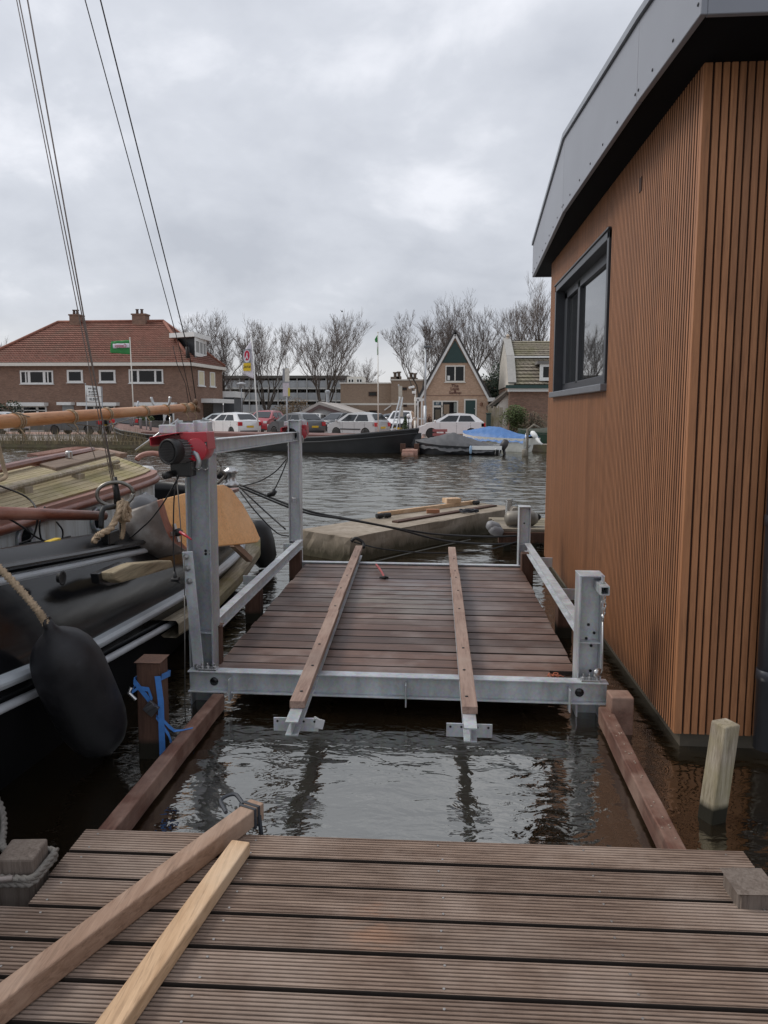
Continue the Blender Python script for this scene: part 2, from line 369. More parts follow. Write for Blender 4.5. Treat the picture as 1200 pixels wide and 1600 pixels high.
WM = water(); wo, xa, xb = waves(); wo.data.materials.append(WM); struct(wo)
m = MB(); m.raw = True; m.quad((-160, -80, WZ), (160, -80, WZ), (160, 7.4, WZ), (-160, 7.4, WZ)); m.quad((-160, 7.4, WZ), (xa, 7.4, WZ), (xb, 34.9, WZ), (-160, 34.9, WZ)); m.quad((-xa, 7.4, WZ), (160, 7.4, WZ), (160, 34.9, WZ), (-xb, 34.9, WZ)); m.quad((-160, 34.9, WZ), (160, 34.9, WZ), (160, 47, WZ), (-160, 47, WZ)); struct(m.build('slip_water', WM))
BK = lambda x: 34.6-.03*(x+.9)      # bank edge y at x
def bankpts(off, z): return [(x, BK(x)+off, z) for x in (-150, -60, -30, -15.2, -8, -.9, 4, 20, 60, 150)]
pav = plain('paving', (.25, .215, .19), .9, 0, .2, .5, .3, 30, c2=(.31, .27, .24))
redpave = brick('red_brick_paving', (.34, .19, .15), (.40, .25, .20), (.26, .19, .16), .22, .22)
n = N('red_paving'); f = n.noise(n.map(), .5, 6, .6); f2 = n.noise(n.map(), 9, 3, .6)
n.col(n.mix(n.ramp(f2, [(.4, 0), (.65, .5)]), n.ramp(f, [(.3, (.27, .155, .125)), (.7, (.37, .24, .20))]), (.42, .33, .29))); redp = n.set(.9, 0, .2)
grass = plain('verge_grass', (.085, .10, .035), .95, 0, .4, 3, .6, 60, c2=(.15, .13, .06))
g = MB(); a = bankpts(.25, 0); g.grid([a, [(x, 900, 0) for x, y, z in a]]); struct(g.build('ground', pav))
# quay edge: wood sheeting on the left, capping plank
q = MB(); a0 = bankpts(0, -1.2); a1 = bankpts(0, .1); a2 = bankpts(.3, .1); a3 = bankpts(.3, -.2); q.grid([a0, a1, a2, a3])
struct(q.build('quay_edge', wood('quay_wood', (.17, .14, .10), (.09, .07, .05), 'x', 1, .9, .5, 0, worn=(.16, .15, .08))))
r_ = MB(); a = bankpts(9.5, .004); b = bankpts(17.5, .004); r_.grid([a[:6], b[:6]]); struct(r_.build('road', redp))
r_ = MB(); a = bankpts(.35, .008); b = bankpts(9.2, .008); r_.grid([a[4:7], b[4:7]]); struct(r_.build('pavement', redp))
r_ = MB(); a = bankpts(17.6, .0); b = bankpts(17.6, .12); c_ = bankpts(17.85, .12); d_ = bankpts(17.85, 0); r_.grid([a[:6], b[:6], c_[:6], d_[:6]])
a = bankpts(9.2, 0); b = bankpts(9.2, .1); c_ = bankpts(9.4, .1); d_ = bankpts(9.4, 0); r_.grid([a[:5], b[:5], c_[:5], d_[:5]])
struct(r_.build('kerb', plain('kerb_stone', (.36, .34, .32), .9)))

# ------------------------------------------------------------------ houseboat on the right
HX, HY, HT, HB, HE = 1.285, 3.93, 3.30, -.13, 8.9
hb = thing('houseboat', 'modern houseboat clad in vertical brown slats with a dark flat roof edge', 'houseboat', (HX, HY, WZ))
clad = wood('brown_cladding', (.37, .168, .076), (.255, .108, .046), 'z', .7, .55, .2, .16, worn=(.32, .138, .06), spec=.4)
back = plain('cladding_groove', (.045, .018, .010), .8)
WY0, WY1, WZ0, WZ1 = 5.88, 8.50, 1.79, 2.98
b = MB()
for a0, a1, z0, z1 in ((HY+.02, WY0, HB, HT+.1), (WY1, HE, HB, HT+.1), (WY0, WY1, HB, WZ0), (WY0, WY1, WZ1, HT+.1)): b.box((HX+.020, a0, z0+.004), (HX+.12, a1, z1))
b.box((HX+.02, HY+.014, HB+.004), (HX+4.5, HY+.02+.06, HT+.1)); b.box((HX+.2, HE-.1, HB), (HX+4.5, HE, HT+.1))
b.build('wall', back, hb)
s = MB(); P = .0393; y = HY+.036
s.box((HX, HY, HB), (HX+.040, HY+.032, HT+.08))
while y < HE-.02:
    if WY0-.03 < y < WY1: s.box((HX, y, HB), (HX+.0195, y+.0235, WZ0-.004)); s.box((HX, y, WZ1+.004), (HX+.0195, y+.0235, HT+.08))
    else: s.box((HX, y, HB), (HX+.0195, y+.0235, HT+.08))
    y += P
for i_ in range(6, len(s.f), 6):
    for j_ in (2, 4): s.m[i_+j_] = 1     # groove flanks coloured darker to deepen the shade between slats
s.build('side_slats', [clad, plain('groove_shade_brown', (.085, .034, .018), .7)], hb, bevel=.0015, seg=1)
s = MB(); x = HX+.052
while x < HX+4.4: s.box((x, HY, HB), (x+.0305, HY+.0135, HT+.08)); x += P*1.02
s.build('front_slats', clad, hb, bevel=.002, seg=1)
p = MB(); p.box((HX+.05, HY+.05, -.8), (HX+4.4, HE-.1, HB+.003)); p.build('concrete_hull', plain('wet_concrete', (.085, .07, .05), .7, 0, .4, 3, .5, 30), hb)
w = MB()
fr = .06
w.box((HX-.012, WY0, WZ0), (HX+.10, WY0+fr, WZ1)); w.box((HX-.012, WY1-fr, WZ0), (HX+.10, WY1, WZ1)); w.box((HX-.012, WY0, WZ1-fr), (HX+.10, WY1, WZ1+.003))
w.box((HX-.025, WY0-.02, WZ1+.003), (HX+.05, WY1+.02, WZ1+.02))
for z0, z1 in ((WZ0+.03, WZ0+.12), (WZ1-.15, WZ1-.06)): w.box((HX+.085, WY0+fr, z0), (HX+.15, WY1-fr, z1))
for y0, y1 in ((WY0+fr, WY0+.20), (WY1-.22, WY1-fr), (WY1-.95, WY1-.85)): w.box((HX+.085, y0, WZ0+.10), (HX+.148, y1, WZ1-.08))
win = w.build('window', M['anthdark'], hb, bevel=.004)
g = MB(); g.box((HX+.115, WY0+fr, WZ0+.05), (HX+.13, WY1-fr, WZ1-.08)); gl = plain('mirror_glass', (.02, .022, .024), .01, 0, .1, spec=1)
gl.node_tree.nodes['Principled BSDF'].inputs['IOR'].default_value = 2.1
g.build('pane', gl, win)
g = MB(); g.box((HX-.05, WY0-.03, WZ0-.028), (HX+.1, WY1+.03, WZ0+.03)); g.build('sill', plain('sill_metal', (.17, .18, .20), .4, .4), win, bevel=.006)
# roof: fascia of flat panels that bends in plan, level soffit
FB = [(1.10, 3.45), (1.068, 4.36), (1.035, 6.62), (1.16, 9.7)]; FT = [3.655, 3.73, 3.905, 3.69]
f = MB()
for i in range(3):
    (x0, y0), (x1, y1) = FB[i], FB[i+1]; g_ = .003
    if i: y0 += g_
    f.add([(x0, y0, HT), (x1, y1-g_, HT), (x1, y1-g_, FT[i+1]), (x0, y0, FT[i]), (x0+.03, y0, HT), (x1+.03, y1-g_, HT), (x1+.03, y1-g_, FT[i+1]), (x0+.03, y0, FT[i])],
          [(0,1,2,3),(7,6,5,4),(0,4,5,1),(1,5,6,2),(2,6,7,3),(3,7,4,0)])
f.box((FB[0][0]+.03, 3.45, HT), (6, 3.48, FT[0])); f.box((FB[3][0]+.03, 9.67, HT), (6, 9.7, FT[3]))
f.build('fascia', M['anth'], hb, bevel=.003, seg=1)
f = MB()
for (x0, y0), (x1, y1), t0, t1 in zip(FB, FB[1:], FT, FT[1:]):
    f.add([(x0-.018, y0, t0+.004), (x1-.018, y1, t1+.004), (x1-.018, y1, t1+.045), (x0-.018, y0, t0+.045), (x0+.2, y0, t0+.004), (x1+.2, y1, t1+.004), (x1+.2, y1, t1+.045), (x0+.2, y0, t0+.045)],
          [(0,1,2,3),(7,6,5,4),(0,4,5,1),(1,5,6,2),(2,6,7,3),(3,7,4,0)])
f.build('roof_trim', plain('trim_metal', (.20, .21, .23), .35, .4), hb)
f = MB(); f.smooth = True
for (x0, y0), (x1, y1) in zip(FB, FB[1:]):
    m_ = max(2, round((y1-y0)/.36))
    for j in range(m_):
        t = (j+.12)/m_ if j else .03/(y1-y0)
        for t_ in ((t,) if j else (t, 1-t)): f.lathe([(.009, 0), (.007, .004), (0, .005)], (x0+(x1-x0)*t_-.0005, y0+(y1-y0)*t_, HT+.055), (-1, 0, 0), 8)
f.build('fascia_screws', M['anthdark'], hb)
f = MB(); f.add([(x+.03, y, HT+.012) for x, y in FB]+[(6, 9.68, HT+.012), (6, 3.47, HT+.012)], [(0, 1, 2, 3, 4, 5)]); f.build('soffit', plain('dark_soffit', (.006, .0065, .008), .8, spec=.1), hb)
f = MB(); f.add([(x+.1, y, t) for (x, y), t in zip(FB, FT)]+[(6, 9.68, FT[3]), (6, 6.6, FT[2]), (6, 3.47, FT[0])], [(0, 1, 5, 6), (1, 2, 5), (2, 3, 4, 5)]); f.build('roof', M['anthdark'], hb)
d = MB(); d.smooth = True; dp = (1.732, 3.86); d.tube([(dp[0], dp[1], HT), (dp[0], dp[1], -.16)], .058, 20)
for z in (1.05, .24): d.lathe([(.058, -.03), (.063, -.028), (.063, .028), (.058, .03)], (dp[0], dp[1], z), (0, 0, 1), 20)
d.build('downpipe', plain('pipe_plastic', (.035, .037, .045), .4), hb)
v = MB(); v.box((HX-.004, 5.03, 3.02), (HX+.01, 5.09, 3.11)); v.build('vent_grille', back, hb)

# ------------------------------------------------------------------ jetty in the foreground
DA = R(1.2); dv = Vector((math.cos(DA), math.sin(DA), 0)); dn = Vector((-math.sin(DA), math.cos(DA), 0)); D0 = Vector((0, 2.613, 0))
jt = thing('jetty', 'grooved hardwood jetty in the foreground with weathered brown boards', 'jetty', (0, 1.6, 0))
bd = MB(); bs = MB()
for i in range(15):
    xl = -1.335 if i < 3 else -3.0; xr = 1.135+.012*min(i, 3) if i < 4 else 1.165
    if i > 4: xr = 2.2
    y1 = -i*.1496; w_ = .1345; ng = 9; prof = [(0, -.028), (0, 0)]
    for j in range(ng):
        c0 = w_*(j+.5)/ng; prof += [(c0-.0031, 0), (c0-.0019, -.006), (c0+.0019, -.006), (c0+.0031, 0)]
    prof += [(w_, 0), (w_, -.028)]
    jz = random.uniform(-.0015, .0015); jx = random.uniform(-.006, .006); jr = random.uniform(-.002, .002)
    A = [D0+dv*(xl+jx)+dn*(y1-p_+jr)+Vector((0, 0, z_+jz)) for p_, z_ in prof]
    B = [D0+dv*(xr+jx)+dn*(y1-p_-jr)+Vector((0, 0, z_+jz)) for p_, z_ in prof]
    f0 = len(bd.f); bd.prism(A, dv, xr-xl); ne = len(prof)
    bd.m[f0+2] = bd.m[f0+2+ne-2] = 1                       # gap shade, with some damp dirt, painted on the board edges
    for j in range(ng): bd.m[f0+2+3+4*j] = 1               # groove floors take the same dark colour
    for xx in (-1.27, -.67, .02, .55, 1.06):
        for o_ in (.03, .11):
            c0 = D0+dv*(xx+random.uniform(-.01, .01))+dn*(y1-o_+random.uniform(-.006, .006))+Vector((0, 0, jz+.0005))
            bs.lathe([(.0045, 0), (.004, .0012), (0, .0014)], c0, (0, 0, 1), 8)
bd.build('deck_boards', [M['deck'], plain('edge_shade_dirt', (.03, .021, .016), .9)], jt, bevel=.0012, seg=1)
bs.build('screws', plain('screw_steel', (.38, .36, .34), .4, .8), jt)
jb = MB()
for xx in (-1.25, -.65, .03, .55, 1.05): jb.box((xx-.035, .4, -.17), (xx+.035, 2.54, -.03))
jb.box((-1.3, 2.45, -.2), (1.1, 2.52, -.032)); jb.build('joists', M['darkwood'], jt)
# orange stain patch is a thin worn spot of bare wood
def post(name, label, c, w_, z0, z1, mat, rz=0, lean=(0, 0), group=None, bev=.008):
    m = MB(); h = w_/2; rt = Matrix.Rotation(rz, 3, 'Z'); r0 = random.Random(sum(map(ord, label)))
    rows = []
    for z in [z0+(z1-z0)*i/5 for i in range(6)]:
        t = (z-z0)/(z1-z0)
        rows.append([Vector((c[0]+lean[0]*t, c[1]+lean[1]*t, z))+rt @ Vector((a*h*(1+r0.uniform(-.03, .03)), b_*h*(1+r0.uniform(-.03, .03)), 0)) for a, b_ in ((-1,-1),(1,-1),(1,1),(-1,1))])
    for r in rows: r.append(r[0])
    m.grid(rows); m.add(rows[-1][:4], [(0, 1, 2, 3)])
    bm_ = m.build(name, mat, None, bevel=bev, loc=(c[0], c[1], z0))
    tag(bm_, label, 'post', group); bme = bmesh.new(); bme.from_mesh(bm_.data); bmesh.ops.remove_doubles(bme, verts=bme.verts, dist=1e-5); bme.to_mesh(bm_.data); bme.free()
    return bm_
pl = post('mooring_post', 'grey square mooring post with rope round it at left jetty edge', (-1.415, 2.29), .125, -1.2, .10, M['postwood'], .12)
m = MB(); m.smooth = True; m.tube([(-1.50, 2.20, .035), (-1.40, 2.205, .05)], .011, 10); m.build('iron_pin', plain('worn_iron', (.30, .26, .24), .5, .6), pl, bevel=0)
pr = post('mooring_post', 'low cut off mooring post at the right end of the jetty', (1.045, 2.375), .125, -1.2, .055, M['postwood'], .05)
m = MB(); m.smooth = True; m.tube([(1.09, 2.39, .03), (1.17, 2.39, .035)], .012, 10); m.build('iron_pin', plain('rusty_iron', (.16, .09, .06), .7, .3), pr)
def twisted(pts, r, turns, n=3, strand=None):
    """rope of n strands twisted round a path"""
    P_ = [Vector(p) for p in pts]; m = MB(); m.smooth = True; K = len(P_)
    ref = None; fr_ = []
    for i, p in enumerate(P_):
        d = (P_[min(i+1, K-1)]-P_[max(i-1, 0)]).normalized()
        if ref is None: ref = d.orthogonal().normalized()
        ref = (ref-d*ref.dot(d)).normalized(); fr_.append((ref.copy(), d.cross(ref)))
    for s_ in range(n):
        q_ = []
        for i, p in enumerate(P_):
            a = 2*math.pi*(s_/n+turns*i/(K-1)); q_.append(p+(fr_[i][0]*math.cos(a)+fr_[i][1]*math.sin(a))*r*.5)
        m.tube(q_, r*.56, 6)
    return m
loop = []
for i in range(60):
    a = 2*math.pi*i/26; q_ = .098; cx = max(-1, min(1, 1.35*math.cos(a+.8)))*.075; cy = max(-1, min(1, 1.35*math.sin(a+.8)))*.075
    loop.append((-1.415+cx*1.05, 2.29+cy*1.05, .015+.017*(i/26)))
up = curve([loop[-1], (-1.53, 2.36, .06), py(0, 1257, 2.75), py(-60, 1160, 3.0), (-2.0, 3.15, .40)], 10)
m = twisted(loop+up[1:], .014, 30); tag(m.build('mooring_rope', M['greyrope']), 'grey twisted rope wound round the left mooring post', 'rope')
# loose timbers lying on the boards
def timber(name, label, a, b_, w_, h_, mat, z0=.002):
    m = MB(); a = Vector((*a, z0+h_/2)); b_ = Vector((*b_, z0+h_/2)); m.beam(a, b_, w_, h_)
    return tag(m.build(name, mat, bevel=.006, loc=a), label, 'timber')
timber('timber_beam', 'long brown squared beam lying across the jetty with a black strap at its tip', (-.700, 2.715), (-1.26, 1.44), .068, .07, M['beamwood'])
timber('timber_beam', 'pale yellow beam lying on the jetty, shorter and lighter than the brown one', (-.700, 2.475), (-.86, 1.40), .072, .05, M['palewood'])
m = MB(); c0 = Vector((-.715, 2.68, .037)); ax = Vector((-.40, -.915, 0)).normalized(); sx = Vector((ax.y, -ax.x, 0))
for t in (0, .022):
    sq = [c0+ax*t+sx*a*.037+Vector((0, 0, b_*.038)) for a, b_ in ((-1,-1),(1,-1),(1,1),(-1,1),(-1,-1))]
    m.tube(sq, .006, 6)
m.tube(curve([c0+sx*.04+Vector((0, 0, .03)), c0+sx*.09+Vector((0, .02, .045)), c0+sx*.14+Vector((0, -.03, .035)), c0+sx*.05+ax*.09+Vector((0, 0, .036))], 6), .008, 6)
m.tube(curve([c0-sx*.038, c0-sx*.045+Vector((0, 0, -.06)), c0-sx*.06+Vector((0, 0, -.15))], 5), .009, 6)
m.smooth = True; tag(m.build('lashing_strap', plain('grey_strap', (.035, .04, .05), .6)), 'black lashing strap looped round the tip of the brown beam', 'strap')

# ------------------------------------------------------------------ rails and piles round the slip
def rail(label, a, b_):
    m = MB(); n_ = 8; w_, h_ = .072, .10; rows = []
    a = Vector(a); b_ = Vector(b_); d = (b_-a).normalized(); r = Vector((d.y, -d.x, 0))
    for i in range(n_+1):
        c0 = a.lerp(b_, i/n_); j = lambda: random.uniform(-.0025, .0025)
        rows.append([c0+r*(-w_/2+j())+Vector((0,0,-h_)), c0+r*(w_/2+j())+Vector((0,0,-h_)), c0+r*(w_/2+j())+Vector((0,0,j())), c0+r*(-w_/2+j())+Vector((0,0,j()))]); rows[-1].append(rows[-1][0])
    m.grid(rows); m.add(rows[0][:4], [(0,1,2,3)]); m.add(rows[-1][:4], [(3,2,1,0)])
    o = tag(m.build('timber_rail', M['railwood'], loc=a), label, 'rail')
    bme = bmesh.new(); bme.from_mesh(o.data); bmesh.ops.remove_doubles(bme, verts=bme.verts, dist=1e-5); bmesh.ops.recalc_face_normals(bme, faces=bme.faces); bme.to_mesh(o.data); bme.free()
    mo = o.modifiers.new('bevel', 'BEVEL'); mo.width = .007; mo.segments = 2; mo.limit_method = 'ANGLE'; mo.angle_limit = R(40)
    return o
rail('red brown timber rail just above the water on the boat side', (-1.345, 2.50, -.10), (-1.315, 4.22, -.10))
o = rail('red brown timber rail just above the water on the houseboat side', (.945, 2.50, -.10), (.975, 4.20, -.10))
m = MB()
for i in range(26):
    t = random.random(); c0 = Vector((.945, 2.55, -.10)).lerp(Vector((.975, 4.1, -.10)), t)+Vector((random.uniform(-.025, .025), 0, .001)); m.lathe([(.004, 0), (.003, .003), (0, .0035)], c0, (0, 0, 1), 6)
m.build('nail_heads', plain('nail', (.5, .42, .34), .4, .6), o)
G4 = 'timber piles standing in the water'
post('timber_pile', 'dark square pile wrapped in a blue ratchet strap', (-1.495, 3.66), .125, -1.6, .302, M['darkwood'], .02, group=None)
post('timber_pile', 'brown square pile behind the rail beside the houseboat', (1.05, 4.16), .125, -1.6, -.003, M['railwood'], .02)
post('timber_pile', 'pale leaning weathered pile standing alone in front of the houseboat', (1.122, 3.24), .085, -1.6, .235, M['greywood'], .42, (.16, 0))
post('timber_pile', 'dark pile bolted behind the far left steel post', (-1.475, 7.45), .12, -1.6, .16, M['darkwood'], 0)
post('timber_pile', 'brown pile under the middle of the left steel rail', (-1.585, 6.15), .13, -1.6, .09, M['darkwood'], 0)
post('timber_pile', 'dark pile bolted below the far right steel post', (.905, 7.45), .12, -1.6, .18, M['darkwood'], 0)
post('timber_pile', 'dark pile under the middle of the right steel rail', (1.03, 5.95), .12, -1.6, .10, M['darkwood'], 0)
post('timber_pile', 'narrow dark pile hidden close behind the hoist post', (-1.40, 4.47), .07, -1.6, .25, M['darkwood'], 0)
# blue ratchet strap
def ribbon(m, pts, w_, wd):
    pts = [Vector(p) for p in pts]; K = len(pts); A = []; B = []
    for i, p in enumerate(pts):
        wv = Vector(wd[i] if isinstance(wd, list) else wd).normalized()*w_/2; A.append(p-wv); B.append(p+wv)
    m.grid([A, B])
X0, X1, Y0, Y1 = -1.562, -1.428, 3.592, 3.73
bst = MB()
ribbon(bst, [(X1-.01, Y0-.006, .235), (X1+.004, Y0-.008, .10), (X1+.004, Y0-.009, -.05), (X1+.006, Y0-.01, -.26)], .03, (1, .25, 0))
ribbon(bst, [(X1+.012, Y0-.004, .23), (X1+.004, Y1, .20), (X0-.004, Y1, .2), (X0-.006, Y0-.004, .205), (X0+.03, Y0-.008, .165), (X0+.07, Y0-.010, .115), (X1-.03, Y0-.012, .065)], .034, (.12, 0, 1))
ribbon(bst, [(X0-.004, Y0-.004, .175), (X0-.01, Y0-.02, .15), (X0+.02, Y0-.01, .17), (X0+.075, Y0-.012, .165), (X1-.04, Y0-.014, .11)], .022, (.3, 0, 1))
ribbon(bst, [(X1-.01, Y0-.013, .03), (X1+.03, Y0+.03, -.05), (-1.385, 3.66, -.09), (-1.352, 3.69, -.098), (-1.306, 3.72, -.097), (-1.304, 3.725, -.2)], .018, [(0, .5, 1), (0, .5, 1), (0, 1, .4), (0, 1, 0), (0, 1, 0), (0, 1, 0)])
ribbon(bst, [(X1-.02, Y0-.012, .02), (X1+.03, Y0+.02, -.09), (-1.38, 3.62, -.16)], .02, (0, .6, 1))
st = tag(bst.build('ratchet_strap', M['blue'], solid=.002, loc=(X1, Y0, 0)), 'blue ratchet strap tied round the dark pile and over the left rail', 'strap')
m = MB(); m.box((X1-.075, Y0-.03, .035), (X1-.012, Y0-.012, .10), Matrix.Rotation(.7, 3, 'Y')); m.lathe([(.012, -.03), (.012, .03)], (X1-.045, Y0-.03, .075), (1, 0, .6), 10); m.build('ratchet', plain('ratchet_steel', (.12, .12, .13), .4, .7), st, bevel=.003)
m = MB(); m.tube([(X0-.012, Y0-.02, .175), (X0-.02, Y0-.03, .15), (X0+.015, Y0-.03, .115)], .01, 8); m.build('hook', M['chrome'], st)
# ------------------------------------------------------------------ boat lift: steel frame, platform, guide rails, hoists
PY0, PY1 = 4.40, 7.66
lf = thing('boat_lift', 'galvanised steel boat lift frame with four posts, side rails and cross beams', 'boat lift', (0, 4.3, WZ))
UX = (1, 0, 0)
POSTS = {'fl': (-1.452, PY0, 1.44, .152, .15), 'bl': (-1.51, PY1, 1.50, .125, .13), 'fr': (.908, PY0, .636, .142, .15), 'br': (.893, PY1, .622, .12, .13)}
for key, (x, y, z, w_, d_) in POSTS.items():
    m = MB(); m.ibeam((x, y, -1.6), (x, y, z), d_, w_, .010, UX)
    if key in ('br', 'bl', 'fr'): m.box((x-w_/2-.002, y-d_/2-.002, z), (x+w_/2+.002, y+d_/2+.002, z+.008))
    m.box((x-w_/2+.01, y-d_/2+.008, .23), (x+w_/2-.01, y-.006, .238))
    po = m.build('post', M['galv2'] if key == 'fl' else M['galv'], lf, bevel=.0015, seg=1)
    if key in ('fr', 'fl', 'br'):
        h = MB(); h.smooth = True
        pts = {'fr': [(0, .33), (.035, .28), (.02, .20), (.02, .045), (-.01, .245)], 'fl': [(.02, .74), (.05, .74), (.02, .72), (.05, .72)], 'br': [(0, .45)]}[key]
        for a, b_ in pts: h.lathe([(.009, 0), (.009, .002), (0, .0022)], (x+a, y-.0055, b_), (0, -1, 0), 10)
        h.build('bolt_holes', M['black'], po)
# ring on the far left post
m = MB(); m.smooth = True; c0 = py(460, 783, PY1-.07); m.tube([c0+Vector((.026*math.sin(a), -.004, .03*math.cos(a))) for a in [i*math.pi/9 for i in range(19)]], .005, 6)
m.tube([c0+Vector((-.03, 0, .03)), c0+Vector((.03, 0, .035))], .006, 6); m.build('ring', M['chrome'], lf)
def beam_part(name, a, b_, w_, h_, t=.008, mat='galv', up=(0,0,1), ch=None):
    m = MB(); m.ibeam(a, b_, w_, h_, t, up); return m.build(name, M[mat], lf, bevel=.001, seg=1)
YB = 4.285
fb = MB(); fb.ibeam((-1.515, YB, -.045), (1.005, YB, -.045), .075, .135, .009)
for xx in (-1.25, -.18, .78): fb.box((xx-.004, YB-.075, -.150), (xx+.004, YB-.004, -.012))
fbo = fb.build('front_beam', M['galv'], lf, bevel=.0015, seg=1)
for xx in (-1.36, .845): m = MB(); m.smooth = True; m.lathe([(.026, 0), (.026, .002), (0, .0022)], (xx, YB-.006, -.05), (0, -1, 0), 16); m.build('cable_hole', M['blackgloss'], fbo)
for xx in (-1.40, .90):
    m = MB(); m.box((xx-.05, YB-.03, .0225), (xx+.06, YB+.03, .034))
    for q_ in (-.035, .0, .045): m.lathe([(.013, 0), (.013, .012), (.006, .012), (.006, .03), (0, .03)], (xx+q_, YB-.005, .034), (0, 0, 1), 6)
    m.build('clamp_plate', M['chrome'], lf, bevel=.001, seg=1)
beam_part('rear_beam', (-1.45, PY1-.07, -.02), (.90, PY1-.07, -.02), .07, .08)
for x in (-1.452, .925):
    m = MB(); z0 = .21; m.ibeam((x, PY0+.07, z0), (x, PY1-.06, z0), .062, .085, .008); m.build('side_rail', M['galv'], lf, bevel=.001, seg=1)
m = MB(); m.ibeam((-1.395, PY0+.0, 1.385), (-1.505, PY1-.04, 1.34), .075, .09, .008); m.build('top_beam', M['galv'], lf, bevel=.001, seg=1)
br = MB(); a = py(293, 862, 4.295); b_ = py(311, 1048, 4.295); br.beam(a, b_, .066, .012, (0, 1, 0)); bro = br.build('brace_plate', M['galv'], lf, bevel=.002)
m = MB()
for u, v in ((291, 870), (293, 888), (296, 908), (308, 1042)):
    c0 = py(u, v, 4.288); m.lathe([(.021, 0), (.021, .003), (.014, .003), (.014, .013), (.008, .013), (.008, .026), (0, .026)], c0, (0, -1, 0), 6)
m.build('bolts', M['chrome'], bro)
# plates that fix the side rails to the piles
for x0, x1, y, z0, z1 in ((-1.66, -1.50, 6.08, .12, .20), (-1.57, -1.46, 7.3, .14, .26), (.96, 1.12, 5.88, .10, .19), (.95, 1.09, 7.0, .13, .22)): m = MB(); m.box((x0, y, z0), (x1, y+.01, z1)); m.build('fixing_plate', M['galv'], lf, bevel=.001, seg=1)
# square tube, shackle and wire on the near right post
t = MB(); tx, tz = .955, .585
for a0, b0, a1, b1 in ((-.026, -.026, .026, -.020), (-.026, .020, .026, .026), (-.026, -.020, -.020, .020), (.020, -.020, .026, .020)): t.box((tx+a0, PY0-.20, tz+b0), (tx+a1, PY0+.06, tz+b1))
t.tube([(tx, PY0-.12, tz+.02), (tx, PY0-.12, tz+.075)], .006, 8); t.lathe([(.014, 0), (.014, .012), (0, .012)], (tx, PY0-.12, tz+.027), (0, 0, 1), 6)
to = t.build('pulley_arm', M['galv'], lf)
m = MB(); m.smooth = True; yy = PY0-.17
for i, zz in enumerate((.535, .495, .455)):
    m.tube([(tx+(.014*math.cos(a) if i % 2 else .010*math.cos(a)), yy, zz+.026*math.sin(a)) for a in [j*math.pi/8 for j in range(17)]], .0045, 6)
m.tube([(tx, yy, .44), (tx, yy, .40)], .009, 8); m.tube([(tx, yy, .40), (tx+.012, yy+.02, .10), (tx+.005, yy+.03, .075)], .0042, 6)
m.lathe([(.03, -.006), (.03, .006), (.012, .012), (0, .012)], (tx-.008, yy+.05, .072), (.5, -.8, 0), 14); m.build('wire_and_shackle', M['chrome'], lf)

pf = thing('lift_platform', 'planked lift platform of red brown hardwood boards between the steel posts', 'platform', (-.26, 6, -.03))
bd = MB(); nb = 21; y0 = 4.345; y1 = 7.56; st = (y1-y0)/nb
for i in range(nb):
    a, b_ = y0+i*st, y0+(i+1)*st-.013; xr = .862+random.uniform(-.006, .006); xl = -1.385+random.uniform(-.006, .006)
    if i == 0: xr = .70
    zz = random.uniform(-.002, .002); bd.box((xl, a, -.028+zz), (xr, b_, zz)); bd.m[-4] = bd.m[-2] = 1  # board sides coloured dark to stand for shade in the gaps
bd.build('boards', [M['deck2'], plain('board_gap_shade', (.022, .014, .011), .9)], pf, bevel=.003, seg=1)
bd = MB()
for xx in (-1.2, -.75, -.3, .15, .6): bd.box((xx-.03, 4.36, -.10), (xx+.03, 7.52, -.031))
bd.build('underframe', M['darkwood'], pf)
m = MB()
for i in range(5):
    c0 = py(868+random.uniform(-9, 9), 1050+random.uniform(-3, 3), 4.37); c0.z = .008
    m.tube(curve([c0+Vector((random.uniform(-.04, .04), random.uniform(-.02, .02), random.uniform(0, .02))) for _ in range(4)], 4), .0025, 5)
tag(m.build('string_tangle', plain('red_string', (.42, .13, .07), .8), loc=(.73, 4.37, 0)), 'small tangle of reddish string at the near right corner of the platform', 'string')

